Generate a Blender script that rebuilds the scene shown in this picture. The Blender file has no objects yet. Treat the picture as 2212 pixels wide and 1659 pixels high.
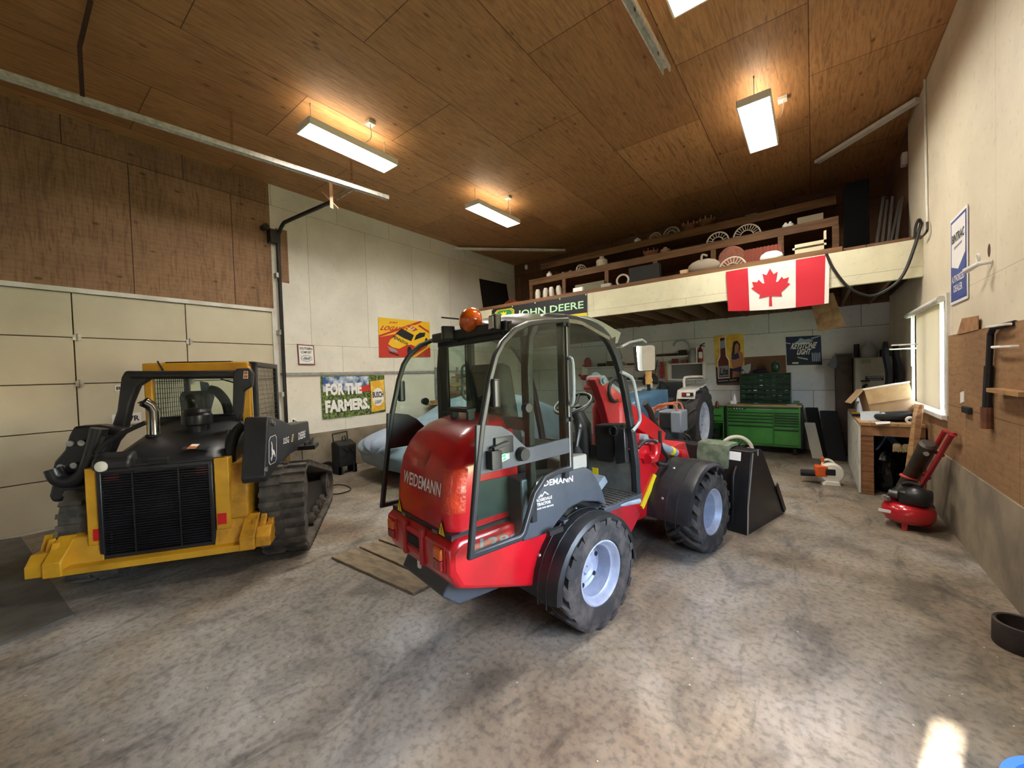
import bpy, math, random
from mathutils import Vector as V, Matrix
random.seed(7)
S = bpy.context.scene
COL = S.collection
PI = math.pi
# ---------------------------------------------------------------- camera model
FPX, CX, CY, HC = 850.0, 1106.0, 829.5, 1.76
_y, _p, _r = math.radians(37.449), math.radians(1.373), math.radians(1.82)
_f = V((-math.sin(_y)*math.cos(_p), math.cos(_y)*math.cos(_p), -math.sin(_p)))
_r0 = V((math.cos(_y), math.sin(_y), 0)); _d0 = _f.cross(_r0)
CR = math.cos(_r)*_r0 + math.sin(_r)*_d0
CD = -math.sin(_r)*_r0 + math.cos(_r)*_d0
CO = V((0, 0, HC))
def ray(x, y): return CR*((x-CX)/FPX) + CD*((y-CY)/FPX) + _f
def onp(x, y, n, d):
    r = ray(x, y); return CO + r*((d - CO.dot(n))/r.dot(n))
def wx(x, y, X): return onp(x, y, V((1, 0, 0)), X)
def wy(x, y, Y): return onp(x, y, V((0, 1, 0)), Y)
def wz(x, y, Z=0.0): return onp(x, y, V((0, 0, 1)), Z)
class Frame:            # a machine's own axes: forward, left, up
    def __init__(s, o, deg):
        t = math.radians(deg); s.o = V((o[0], o[1], 0)); s.rz = PI/2 - t
        s.a = (V((math.sin(t), math.cos(t), 0)), V((-math.cos(t), math.sin(t), 0)), V((0, 0, 1)))
    def loc(s, P): d = P - s.o; return V((d.dot(s.a[0]), d.dot(s.a[1]), d.z))
    def at(s, x, y, ax, val): return s.loc(onp(x, y, s.a[ax], val + s.o.dot(s.a[ax])))
    def fx(s, x, y, v): return s.at(x, y, 0, v)
    def fy(s, x, y, v): return s.at(x, y, 1, v)
    def fz(s, x, y, v): return s.at(x, y, 2, v)
# ---------------------------------------------------------------- materials
MATS = {}
def _nodes(name):
    m = bpy.data.materials.new(name); m.use_nodes = True
    nt = m.node_tree; return m, nt, nt.nodes['Principled BSDF']
def col4(c): return (c[0], c[1], c[2], 1.0)
def srgb(h):
    v = [int(h[i:i+2], 16)/255 for i in (0, 2, 4)]
    return tuple(x/12.92 if x <= .04045 else ((x+.055)/1.055)**2.4 for x in v)
def _in(nt, a, b): nt.links.new(a, b)
def noise(nt, scale, detail=4, stretch=(1, 1, 1), dist=0.0, rough=.55):
    tc = nt.nodes.new('ShaderNodeTexCoord'); mp = nt.nodes.new('ShaderNodeMapping')
    mp.inputs['Scale'].default_value = stretch
    _in(nt, tc.outputs['Object'], mp.inputs['Vector'])
    n = nt.nodes.new('ShaderNodeTexNoise'); n.inputs['Scale'].default_value = scale
    n.inputs['Detail'].default_value = detail; n.inputs['Distortion'].default_value = dist
    n.inputs['Roughness'].default_value = rough
    _in(nt, mp.outputs['Vector'], n.inputs['Vector']); return n
def ramp(nt, fac, stops):
    r = nt.nodes.new('ShaderNodeValToRGB'); e = r.color_ramp.elements
    while len(e) < len(stops): e.new(.5)
    for k, (p, c) in zip(e, stops): k.position = p; k.color = col4(c)
    _in(nt, fac, r.inputs['Fac']); return r.outputs['Color']
def mixc(nt, fac, a, b, mode='MIX'):
    m = nt.nodes.new('ShaderNodeMixRGB'); m.blend_type = mode
    for sock, val in ((0, fac), (1, a), (2, b)):
        if isinstance(val, (int, float)): m.inputs[sock].default_value = val
        elif isinstance(val, tuple): m.inputs[sock].default_value = col4(val)
        else: _in(nt, val, m.inputs[sock])
    return m.outputs[0]
def bump(nt, bs, h, k, dist=.01):
    b = nt.nodes.new('ShaderNodeBump'); b.inputs['Strength'].default_value = k; b.inputs['Distance'].default_value = dist
    _in(nt, h, b.inputs['Height']); _in(nt, b.outputs['Normal'], bs.inputs['Normal'])
def mat(name, c, c2=None, rough=.5, metal=0, scale=8, lo=.42, hi=.62, bmp=0, bscale=None, stretch=(1, 1, 1), coat=0, spec=None, rvar=0):
    if name in MATS: return MATS[name]
    if isinstance(c, str): c = srgb(c)
    if isinstance(c2, str): c2 = srgb(c2)
    m, nt, bs = _nodes(name)
    bs.inputs['Base Color'].default_value = col4(c); bs.inputs['Roughness'].default_value = rough
    bs.inputs['Metallic'].default_value = metal
    if coat: bs.inputs['Coat Weight'].default_value = coat; bs.inputs['Coat Roughness'].default_value = .08
    if spec is not None: bs.inputs['Specular IOR Level'].default_value = spec
    if c2:
        n = noise(nt, scale, 5, stretch)
        _in(nt, ramp(nt, n.outputs['Fac'], [(lo, c), (hi, c2)]), bs.inputs['Base Color'])
        if rvar:
            mr = nt.nodes.new('ShaderNodeMapRange'); mr.inputs[1].default_value = .35; mr.inputs[2].default_value = .65
            mr.inputs[3].default_value = rough; mr.inputs[4].default_value = min(1, rough+rvar)
            _in(nt, n.outputs['Fac'], mr.inputs[0]); _in(nt, mr.outputs[0], bs.inputs['Roughness'])
    if bmp:
        bump(nt, bs, noise(nt, bscale or scale*4, 5, stretch).outputs['Fac'], bmp)
    MATS[name] = m; return m
def emit(name, c, k):
    m, nt, bs = _nodes(name); bs.inputs['Base Color'].default_value = (.9, .9, .9, 1)
    bs.inputs['Emission Color'].default_value = col4(c); bs.inputs['Emission Strength'].default_value = k
    MATS[name] = m; return m
def glass(name, tint=(.9, .96, .94), rough=0.0, amt=.12):   # thin pane: lets light through, mirrors at a slant
    m = bpy.data.materials.new(name); m.use_nodes = True; nt = m.node_tree; nt.nodes.clear()
    o = nt.nodes.new('ShaderNodeOutputMaterial'); t = nt.nodes.new('ShaderNodeBsdfTransparent'); g = nt.nodes.new('ShaderNodeBsdfGlossy')
    t.inputs[0].default_value = col4(tint); g.inputs['Roughness'].default_value = rough
    f = nt.nodes.new('ShaderNodeLayerWeight'); f.inputs[0].default_value = .5
    pw = nt.nodes.new('ShaderNodeMath'); pw.operation = 'POWER'; pw.inputs[1].default_value = 4
    a = nt.nodes.new('ShaderNodeMath'); a.operation = 'MULTIPLY_ADD'; a.inputs[1].default_value = .8; a.inputs[2].default_value = amt; a.use_clamp = True
    mx = nt.nodes.new('ShaderNodeMixShader')
    _in(nt, f.outputs['Facing'], pw.inputs[0]); _in(nt, pw.outputs[0], a.inputs[0]); _in(nt, a.outputs[0], mx.inputs[0]); _in(nt, t.outputs[0], mx.inputs[1]); _in(nt, g.outputs[0], mx.inputs[2])
    _in(nt, mx.outputs[0], o.inputs[0]); MATS[name] = m; return m
# ---------------------------------------------------------------- mesh builder
def lerp(a, b, t): return a + (b-a)*t
def quadpt(q, u, v): return lerp(lerp(q[0], q[1], u), lerp(q[3], q[2], u), v)   # q: lower left, lower right, upper right, upper left
_TXT = {}
def text_geo(s, bold):
    k = (s, bold)
    if k not in _TXT:
        cu = bpy.data.curves.new('t', 'FONT'); cu.body = s; cu.size = 1; cu.offset = bold; cu.resolution_u = 2
        ob = bpy.data.objects.new('t', cu); me = bpy.data.meshes.new_from_object(ob)
        vs = [v.co.copy() for v in me.vertices]; fs = [tuple(p.vertices) for p in me.polygons]
        bpy.data.objects.remove(ob); bpy.data.meshes.remove(me); bpy.data.curves.remove(cu)
        x0 = min(v.x for v in vs); x1 = max(v.x for v in vs); y0 = min(v.y for v in vs); y1 = max(v.y for v in vs)
        _TXT[k] = ([((v.x-x0)/(x1-x0), (v.y-y0)/(y1-y0)) for v in vs], fs)
    return _TXT[k]
class B:
    def __init__(s): s.v = []; s.f = []; s.m = []
    def add(s, vs, fs, mi=0):
        o = len(s.v); s.v += [V(p) for p in vs]
        for f in fs: s.f.append([i+o for i in f]); s.m.append(mi)
        return s
    def bx(s, x0, x1, y0, y1, z0, z1, mi=0):
        return s.add([(x0, y0, z0), (x1, y0, z0), (x1, y1, z0), (x0, y1, z0), (x0, y0, z1), (x1, y0, z1), (x1, y1, z1), (x0, y1, z1)],
              [(3, 2, 1, 0), (4, 5, 6, 7), (0, 1, 5, 4), (1, 2, 6, 5), (2, 3, 7, 6), (3, 0, 4, 7)], mi)
    def obox(s, c, ax, ay, az, mi=0):       # centre and three half-axis vectors
        c, ax, ay, az = V(c), V(ax), V(ay), V(az)
        return s.add([c+ax*i+ay*j+az*k for k in (-1, 1) for i, j in ((-1, -1), (1, -1), (1, 1), (-1, 1))],
              [(3, 2, 1, 0), (4, 5, 6, 7), (0, 1, 5, 4), (1, 2, 6, 5), (2, 3, 7, 6), (3, 0, 4, 7)], mi)
    def bar(s, p, q, w, h, mi=0, up=(0, 0, 1)):   # square bar from p to q
        p, q = V(p), V(q); d = (q-p); L = d.length; d.normalize(); u = V(up)
        if abs(d.dot(u)) > .95: u = V((1, 0, 0))
        a = d.cross(u).normalized(); b = a.cross(d)
        return s.obox((p+q)/2, d*(L/2), a*(w/2), b*(h/2), mi)
    def prism(s, pts, d, mi=0):             # a flat outline given depth
        pts = [V(p) for p in pts]; d = V(d); n = len(pts)
        fs = [list(range(n-1, -1, -1)), list(range(n, 2*n))] + [(i, (i+1) % n, n+(i+1) % n, n+i) for i in range(n)]
        return s.add(pts+[p+d for p in pts], fs, mi)
    def ring(s, rings, closed=False, caps=True, mi=0):   # loft through rings of equal length
        n = len(rings[0]); vs = [p for r in rings for p in r]; fs = []
        m = len(rings)
        for i in range(m if closed else m-1):
            a, b = i*n, ((i+1) % m)*n
            for j in range(n): k = (j+1) % n; fs.append((a+j, a+k, b+k, b+j))
        if caps and not closed: fs += [list(range(n-1, -1, -1)), list(range((m-1)*n, m*n))]
        return s.add(vs, fs, mi)
    def tube(s, pts, r, n=8, mi=0, closed=False, caps=True):
        pts = [V(p) for p in pts]; m = len(pts); rs = r if isinstance(r, (list, tuple)) else [r]*m
        T = []
        for i in range(m):
            a = pts[i-1] if (i > 0 or closed) else pts[i]; b = pts[(i+1) % m] if (i < m-1 or closed) else pts[i]
            T.append((b-a).normalized())
        u = V((0, 0, 1)) if abs(T[0].z) < .9 else V((1, 0, 0)); u = (u - T[0]*u.dot(T[0])).normalized(); R = []
        for i in range(m):
            u = (u - T[i]*u.dot(T[i])).normalized(); w = T[i].cross(u)
            R.append([pts[i] + (u*math.cos(2*PI*k/n) + w*math.sin(2*PI*k/n))*rs[i] for k in range(n)])
        return s.ring(R, closed, caps, mi)
    def cyl(s, p, q, r, r2=None, n=16, mi=0): return s.tube([p, q], [r, r if r2 is None else r2], n, mi)
    def lathe(s, prof, o, ax, n=24, mi=0, caps=False):       # profile of (radius, height along ax)
        o, ax = V(o), V(ax).normalized(); u = V((0, 0, 1)) if abs(ax.z) < .9 else V((1, 0, 0)); u = (u-ax*u.dot(ax)).normalized(); w = ax.cross(u)
        R = [[o+ax*h+(u*math.cos(2*PI*k/n)+w*math.sin(2*PI*k/n))*r for k in range(n)] for r, h in prof]
        return s.ring(R, False, caps, mi)
    def ell(s, c, r, n=16, mi=0, rot=None):
        c = V(c); R = []
        for i in range(1, n//2):
            t = PI*i/(n//2); R.append([V((r[0]*math.sin(t)*math.cos(2*PI*k/n), r[1]*math.sin(t)*math.sin(2*PI*k/n), r[2]*math.cos(t))) for k in range(n)])
        if rot: R = [[rot @ p for p in q] for q in R]
        R = [[c+p for p in q] for q in R]
        return s.ring(R, False, True, mi)
    def grid(s, fn, nu, nv, mi=0, thick=None):
        vs = [V(fn(i/nu, j/nv)) for j in range(nv+1) for i in range(nu+1)]; w = nu+1
        fs = [(j*w+i, j*w+i+1, (j+1)*w+i+1, (j+1)*w+i) for j in range(nv) for i in range(nu)]
        return s.add(vs, fs, mi)
    def sheet(s, fn, nu, nv, d, mi=0):      # a grid with a back side: real thickness
        d = V(d); w = nu+1; k = w*(nv+1)
        vs = [V(fn(i/nu, j/nv)) for j in range(nv+1) for i in range(nu+1)]
        q = [(j*w+i, j*w+i+1, (j+1)*w+i+1, (j+1)*w+i) for j in range(nv) for i in range(nu)]
        fs = q+[tuple(k+t for t in reversed(f)) for f in q]
        e = [i for i in range(w)]+[j*w+nu for j in range(1, nv+1)]+[nv*w+i for i in range(nu-1, -1, -1)]+[j*w for j in range(nv-1, 0, -1)]
        fs += [(e[(i+1) % len(e)], e[i], e[i]+k, e[(i+1) % len(e)]+k) for i in range(len(e))]
        return s.add(vs+[p+d for p in vs], fs, mi)
    def rbox(s, c, d, r, mi=0, n=3, M=None):    # box with rounded vertical edges
        x, y, z = d[0]/2, d[1]/2, d[2]/2; o = []
        for sx, sy, a0 in ((1, 1, 0), (-1, 1, 90), (-1, -1, 180), (1, -1, 270)):
            for k in range(n+1):
                a = math.radians(a0+90*k/n); o.append((sx*(x-r)+r*math.cos(a), sy*(y-r)+r*math.sin(a)))
        T = (lambda p: V(c)+(M @ V(p) if M else V(p)))
        return s.ring([[T((p[0], p[1], h)) for p in o] for h in (-z, z)], mi=mi)
    # flat artwork on a quad (lower left, lower right, upper right, upper left); lift raises it off the surface
    def art(s, q, uv, lift=0.0, mi=0, nrm=None):
        n = nrm or (q[1]-q[0]).cross(q[3]-q[0]).normalized()
        return s.add([quadpt(q, u, v)+n*lift for u, v in uv], [list(range(len(uv)))], mi)
    def rect(s, q, u0, v0, u1, v1, lift=0.0, mi=0): return s.art(q, [(u0, v0), (u1, v0), (u1, v1), (u0, v1)], lift, mi)
    def oval(s, q, u, v, ru, rv, lift=0.0, mi=0, n=24, a0=0, a1=360):
        return s.art(q, [(u+ru*math.cos(math.radians(a0+(a1-a0)*k/n)), v+rv*math.sin(math.radians(a0+(a1-a0)*k/n))) for k in range(n)], lift, mi)
    def text(s, q, t, u0, v0, u1, v1, lift=.001, mi=0, bold=.02, slant=0.0):
        n = (q[1]-q[0]).cross(q[3]-q[0]).normalized(); pts, fs = text_geo(t, bold)
        return s.add([quadpt(q, u0+(u1-u0)*x+slant*(u1-u0)*y, v0+(v1-v0)*y)+n*lift for x, y in pts], fs, mi)
    def build(s, name, mats, parent=None, bev=0, seg=2, ang=35, flat=False, o=None):
        me = bpy.data.meshes.new(name); off = V(o) if o is not None else V((0, 0, 0))
        me.from_pydata([tuple(p-off) for p in s.v], [], s.f)
        mats = mats if isinstance(mats, (list, tuple)) else [mats]
        for m in mats: me.materials.append(m)
        me.polygons.foreach_set('material_index', s.m); 
        if not flat:
            me.polygons.foreach_set('use_smooth', [True]*len(me.polygons)); me.set_sharp_from_angle(angle=math.radians(ang))
        me.update()
        ob = bpy.data.objects.new(name, me); COL.objects.link(ob)
        if o is not None: ob.location = off
        if parent: ob.parent = parent
        if bev:
            b = ob.modifiers.new('bevel', 'BEVEL'); b.width = bev; b.segments = seg; b.limit_method = 'ANGLE'; b.angle_limit = math.radians(40)
            if not flat: b.harden_normals = False
        return ob
def tag(o, label=None, cat=None, group=None, kind=None):
    if label: o['label'] = label
    if cat: o['category'] = cat
    if group: o['group'] = group
    if kind: o['kind'] = kind
    return o
def thing(name, label, cat, loc=(0, 0, 0), rz=0, group=None, kind=None):
    o = bpy.data.objects.new(name, None); COL.objects.link(o); o.location = loc; o.rotation_euler = (0, 0, rz); o.empty_display_size = .1
    return tag(o, label, cat, group, kind)
def dup(root, loc=None, rz=None, label=None):
    r = root.copy(); COL.objects.link(r)
    if loc is not None: r.location = loc
    if rz is not None: r.rotation_euler = (0, 0, rz)
    if label: r['label'] = label
    for ch in list(root.children):
        c = ch.copy(); COL.objects.link(c); c.parent = r
        for g in list(ch.children):
            d = g.copy(); COL.objects.link(d); d.parent = c
    return r
def shift(pts, o): return [V(p)-V(o) for p in pts]
def arc(c, r, a0, a1, n, u, w):
    return [V(c)+V(u)*(r*math.cos(math.radians(a0+(a1-a0)*k/n)))+V(w)*(r*math.sin(math.radians(a0+(a1-a0)*k/n))) for k in range(n+1)]
def smooth(pts, n=4):      # catmull-rom through points
    P = [V(p) for p in pts]; P = [P[0]*2-P[1]]+P+[P[-1]*2-P[-2]]; o = []
    for i in range(1, len(P)-2):
        a, b, c, d = P[i-1:i+3]
        for k in range(n):
            t = k/n; o.append(.5*((2*b)+(c-a)*t+(2*a-5*b+4*c-d)*t*t+(3*b-a-3*c+d)*t**3))
    return o+[P[-2]]
def rectring(x, y0, y1, z0, z1, r, n=3, ax='x'):
    o = []
    for sy, sz, a0 in ((1, 1, 0), (-1, 1, 90), (-1, -1, 180), (1, -1, 270)):
        yc = y1-r if sy > 0 else y0+r; zc = z1-r if sz > 0 else z0+r
        for k in range(n+1):
            a = math.radians(a0+90*k/n); o.append(V((x, yc+r*math.cos(a), zc+r*math.sin(a))))
    return o
# ================================================================ camera
cam = bpy.data.cameras.new('camera'); cam.sensor_width = 36; cam.lens = FPX/2212*36; cam.clip_start = .02; cam.clip_end = 200
co = bpy.data.objects.new('camera', cam); COL.objects.link(co)
co.matrix_world = Matrix(((CR.x, -CD.x, -_f.x, CO.x), (CR.y, -CD.y, -_f.y, CO.y), (CR.z, -CD.z, -_f.z, CO.z), (0, 0, 0, 1)))
S.camera = co
XL, XR, YB, YF, ZC, YL = -7.57, 1.15, 10.2, -3.2, 5.25, 7.36
DOOR_Y, DOOR_Z, BASE_Z = 3.02, 3.01, .76
# ================================================================ wall, floor and ceiling materials
def panel_mat(name, base, base2, axes, pw, ph, line, lw=.004, grain=None, grime=.3, rough=.7, knots=False, mixv=.35):
    m, nt, bs = _nodes(name); MATS[name] = m
    tc = nt.nodes.new('ShaderNodeTexCoord'); sp = nt.nodes.new('ShaderNodeSeparateXYZ'); cb = nt.nodes.new('ShaderNodeCombineXYZ')
    _in(nt, tc.outputs['Object'], sp.inputs[0])
    _in(nt, sp.outputs[axes[0]], cb.inputs[0]); _in(nt, sp.outputs[axes[1]], cb.inputs[1])
    br = nt.nodes.new('ShaderNodeTexBrick'); _in(nt, cb.outputs[0], br.inputs['Vector'])
    br.inputs['Scale'].default_value = 1; br.inputs['Brick Width'].default_value = pw; br.inputs['Row Height'].default_value = ph
    br.inputs['Mortar Size'].default_value = lw; br.inputs['Mortar Smooth'].default_value = .1; br.inputs['Bias'].default_value = 0
    br.inputs['Color1'].default_value = col4(base); br.inputs['Color2'].default_value = col4(base2); br.inputs['Mortar'].default_value = col4(line)
    c = br.outputs['Color']
    if grain:
        mp = nt.nodes.new('ShaderNodeMapping'); mp.inputs['Scale'].default_value = grain; _in(nt, cb.outputs[0], mp.inputs['Vector'])
        n = nt.nodes.new('ShaderNodeTexNoise'); n.inputs['Scale'].default_value = 3; n.inputs['Detail'].default_value = 7; n.inputs['Distortion'].default_value = 1.6
        _in(nt, mp.outputs[0], n.inputs['Vector'])
        c = mixc(nt, mixv, c, ramp(nt, n.outputs['Fac'], [(.3, (.45, .4, .36)), (.52, (1, 1, 1)), (.66, (.62, .55, .5))]), 'MULTIPLY')
        w = nt.nodes.new('ShaderNodeTexWave'); w.inputs['Scale'].default_value = 2.2; w.inputs['Distortion'].default_value = 9; w.inputs['Detail'].default_value = 3; w.bands_direction = 'Y'
        mp2 = nt.nodes.new('ShaderNodeMapping'); mp2.inputs['Scale'].default_value = (.35, 2.2, 1); _in(nt, cb.outputs[0], mp2.inputs['Vector']); _in(nt, mp2.outputs[0], w.inputs['Vector'])
        c = mixc(nt, .3, c, ramp(nt, w.outputs['Fac'], [(.0, (.7, .62, .55)), (.5, (1, 1, 1))]), 'MULTIPLY')
    if knots:
        mp = nt.nodes.new('ShaderNodeMapping'); mp.inputs['Scale'].default_value = (2.2, 4.5, 1); _in(nt, cb.outputs[0], mp.inputs['Vector'])
        v = nt.nodes.new('ShaderNodeTexVoronoi'); v.inputs['Scale'].default_value = 1.1; _in(nt, mp.outputs[0], v.inputs['Vector'])
        c = mixc(nt, .75, c, ramp(nt, v.outputs['Distance'], [(.05, (.25, .16, .1)), (.12, (1, 1, 1))]), 'MULTIPLY')
    if grime:
        n = noise(nt, 1.1, 6, (1, 1, 1), .5); c = mixc(nt, grime, c, ramp(nt, n.outputs['Fac'], [(.32, (.5, .46, .42)), (.6, (1, 1, 1))]), 'MULTIPLY')
        n = noise(nt, 14, 4); c = mixc(nt, grime*.8, c, ramp(nt, n.outputs['Fac'], [(.3, (.55, .5, .45)), (.42, (1, 1, 1))]), 'MULTIPLY')
    _in(nt, c, bs.inputs['Base Color']); bs.inputs['Roughness'].default_value = rough
    bump(nt, bs, br.outputs['Fac'], .25, -.004)
    return m
M_white = panel_mat('painted_panels', srgb('e2ddd0'), srgb('dbd6c8'), (1, 2), 1.22, 2.44, srgb('a59c86'), .004, None, .3, .62)
M_whiteb = panel_mat('painted_panels_back', srgb('dcdcda'), srgb('d2d2d0'), (0, 2), 1.5, .62, srgb('75736e'), .005, None, .3, .65)
M_whiter = panel_mat('painted_panels_right', srgb('dfd4ba'), srgb('d8ceb4'), (1, 2), 2.4, 2.44, srgb('bcae92'), .003, None, .3, .6)
M_plyL = panel_mat('stained_plywood', srgb('a07c5c'), srgb('8e6b4e'), (1, 2), 1.22, 2.44, srgb('4a2f1e'), .006, (6, .5, 1), .6, .75, True, .75)
M_plyC = panel_mat('ceiling_plywood', srgb('c2935f'), srgb('aa7c4d'), (1, 0), 2.44, 1.22, srgb('5d3b20'), .005, (.6, 6, 1), .3, .6, True, .8)
M_osb = panel_mat('brown_board', srgb('a47f58'), srgb('937049'), (1, 2), 1.22, 1.3, srgb('6b4a2c'), .004, (1, 4, 1), .6, .75, False, .5)
M_dark_ply = panel_mat('old_plywood', srgb('7d5b42'), srgb('6b4c36'), (0, 2), 1.22, 1.22, srgb('2d1d12'), .006, (1, 3, 1), .5, .8)
M_conc = mat('old_concrete', '8f826c', '6f6454', rough=.85, scale=3, lo=.35, hi=.68, bmp=.35, bscale=20)
M_wood = mat('bare_timber', '8a5f3a', '6b4628', rough=.7, scale=5, stretch=(1, 1, 6), bmp=.1)
M_woodx = mat('shelf_timber', '75522f', '5d3e20', rough=.7, scale=4, stretch=(.5, 6, 6), bmp=.1)
M_lumber = mat('pale_lumber', 'b08b5e', '8f6b43', rough=.7, scale=5, stretch=(1, 5, 5))
M_black = mat('black_metal', '141414', '242321', rough=.42, scale=6)
M_blk = mat('black_rubber', '0c0c0c', '1a1918', rough=.75, scale=9)
M_steel = mat('galvanised_steel', 'b5b4b0', '8d8c88', rough=.35, metal=.85, scale=12)
M_grey = mat('grey_paint', '9a9a98', '858582', rough=.5)
M_wht = mat('white_paint', 'e4e1d8', 'd2cec2', rough=.5, scale=4)
M_paper = mat('white_paper', 'e8e6e0', rough=.6)
def floor_mat():
    m, nt, bs = _nodes('worn_concrete_floor'); MATS['floor'] = m
    n1 = noise(nt, .55, 7, (1, 1, 1), .6, .6); n2 = noise(nt, 2.6, 8, (1, .7, 1), 1.0, .65); n3 = noise(nt, 26, 5)
    c = ramp(nt, n1.outputs['Fac'], [(.36, srgb('6f5e4d')), (.5, srgb('857a6a')), (.64, srgb('96918a'))])
    c = mixc(nt, .7, c, ramp(nt, n2.outputs['Fac'], [(.36, (.34, .33, .33)), (.47, (.82, .81, .8)), (.62, (1.2, 1.17, 1.13))]), 'MULTIPLY')
    c = mixc(nt, .45, c, ramp(nt, n3.outputs['Fac'], [(.36, (.3, .29, .28)), (.5, (1, 1, 1)), (.66, (1.2, 1.18, 1.14))]), 'MULTIPLY')
    # lug marks left by the tyres
    tc = nt.nodes.new('ShaderNodeTexCoord'); mp = nt.nodes.new('ShaderNodeMapping'); mp.inputs['Rotation'].default_value = (0, 0, math.radians(14)); mp.inputs['Scale'].default_value = (1, 1, 1)
    _in(nt, tc.outputs['Object'], mp.inputs['Vector'])
    w = nt.nodes.new('ShaderNodeTexWave'); w.bands_direction = 'Y'; w.inputs['Scale'].default_value = 4.6; w.inputs['Distortion'].default_value = 7; w.inputs['Detail'].default_value = 4; w.inputs['Detail Scale'].default_value = 2.5
    _in(nt, mp.outputs[0], w.inputs['Vector'])
    k = noise(nt, .8, 3, (3, .5, 1)); kk = ramp(nt, k.outputs['Fac'], [(.5, (0, 0, 0)), (.66, (.3, .3, .3))])
    c = mixc(nt, kk, c, mixc(nt, 1, c, ramp(nt, w.outputs['Fac'], [(.25, (.62, .6, .57)), (.6, (1.06, 1.04, 1.0))]), 'MULTIPLY'))
    v = nt.nodes.new('ShaderNodeTexVoronoi'); v.inputs['Scale'].default_value = 9; _in(nt, tc.outputs['Object'], v.inputs['Vector'])
    c = mixc(nt, .8, c, ramp(nt, v.outputs['Distance'], [(.03, (.75, .72, .66)), (.045, (0, 0, 0))]), 'LIGHTEN')
    n5 = noise(nt, 1.3, 6, (2.2, .6, 1), 1.5, .6); c = mixc(nt, .75, c, ramp(nt, n5.outputs['Fac'], [(.32, (.36, .35, .35)), (.42, (1, 1, 1))]), 'MULTIPLY')
    _in(nt, c, bs.inputs['Base Color'])
    r = nt.nodes.new('ShaderNodeMapRange'); r.inputs[3].default_value = .55; r.inputs[4].default_value = .8; _in(nt, n2.outputs['Fac'], r.inputs[0]); _in(nt, r.outputs[0], bs.inputs['Roughness'])
    bump(nt, bs, n3.outputs['Fac'], .45, .01)
    return m
def struct(name, b, mats, label, bev=0):
    return tag(b.build(name, mats, bev=bev), label, None, None, 'structure')
# ================================================================ the room
struct('floor', B().bx(XL-.2, XR+.2, YF-.2, YB+.2, -.2, 0), floor_mat(), 'worn dusty grey and brown concrete workshop floor')
struct('ceiling', B().bx(XL-.2, XR+.2, YF-.2, YB+.2, ZC, ZC+.2), M_plyC, 'brown plywood sheet ceiling of the workshop')
b = B().bx(XL-.2, XL, DOOR_Y, YB+.2, BASE_Z, ZC, 0).bx(XL-.2, XL, YF-.2, DOOR_Y, DOOR_Z, ZC, 1)
struct('wall_left', b, [M_white, M_plyL], 'left wall of white painted boards with brown plywood above the big door')
struct('trim_6', B().bx(XL, XL+.003, 3.1, 3.3, 3.55, 4.5), M_plyL, 'bare brown strip on the white wall beside the door track')
struct('trim_1', B().bx(XL-.2, XL+.03, DOOR_Y, YB, 0, BASE_Z), M_conc, 'bare concrete footing along the left wall')
struct('wall_back', B().bx(XL, XR, YB, YB+.2, 0, 2.9, 0).bx(XL, XR, YB, YB+.2, 2.9, ZC, 1), [M_whiteb, M_dark_ply], 'back wall painted white below the loft and brown above it')
WY0, WY1, WZ0, WZ1 = 6.2, 7.92, 1.2, 2.42          # the window that shows
VY0, VY1, VZ0, VZ1 = .9, 2.8, 1.0, 2.25            # the window beside the photographer
b = B()
for y0, y1, z0, z1 in ((YF, VY0, BASE_Z, ZC), (VY0, VY1, BASE_Z, VZ0), (VY0, VY1, VZ1, ZC), (VY1, WY0, BASE_Z, ZC), (WY0, WY1, BASE_Z, WZ0), (WY0, WY1, WZ1, ZC), (WY1, 8.3, BASE_Z, ZC)):
    b.bx(XR, XR+.16, y0, y1, z0, z1, 0)
b.bx(XR, XR+.16, 8.3, YB, 0, 3.0, 0).bx(XR, XR+.16, 8.3, YB, 3.0, ZC, 1)
struct('wall_right', b, [M_whiter, M_dark_ply], 'cream painted right wall with the window and dealer sign')
struct('trim_2', B().bx(XR-.035, XR+.16, YF, 8.3, 0, .745), M_conc, 'bare concrete footing along the right wall')
struct('trim_3', B().bx(XR-.02, XR, 3.3, 6.08, .745, 2.02).bx(XR-.02, XR, 6.08, 8.1, .745, 1.16), M_osb, 'stained brown board panels on the lower right wall')
SX0, SX1 = -1.12, -.985
struct('wall_front', B().bx(XL-.2, SX0, YF-.2, YF, 0, ZC).bx(SX1, XR+.2, YF-.2, YF, 0, ZC).bx(SX0, SX1, YF-.2, YF, 2.2, ZC), M_whiteb, 'white wall behind the photographer')
# window 1 with frame, roller blind and glass
M_vinyl = mat('white_vinyl', 'f0f0ee', rough=.35)
w1 = thing('window_1', 'bright window in the right wall above the workbench', None, kind='structure')
fr = B()
for y0, y1, z0, z1 in ((WY0, WY0+.06, WZ0, WZ1), (WY1-.06, WY1, WZ0, WZ1), (WY0, WY1, WZ0, WZ0+.06), (WY0, WY1, WZ1-.06, WZ1), (7.02, 7.1, WZ0, WZ1)):
    fr.bx(XR+.05, XR+.12, y0, y1, z0, z1)
fr.build('window_frame', M_vinyl, w1, .006)
B().bx(XR+.08, XR+.088, WY0+.06, WY1-.06, WZ0+.06, WZ1-.06).build('pane', glass('window_glass', (.97, .98, 1), 0, .02), w1)
c = B()
for y0, y1, z0, z1 in ((WY0-.09, WY0, WZ0-.08, WZ1+.06), (WY1, WY1+.05, WZ0-.05, WZ1)): c.bx(XR-.03, XR+.05, y0, y1, z0, z1)
c.build('casing', M_wht, w1, .005)
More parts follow.
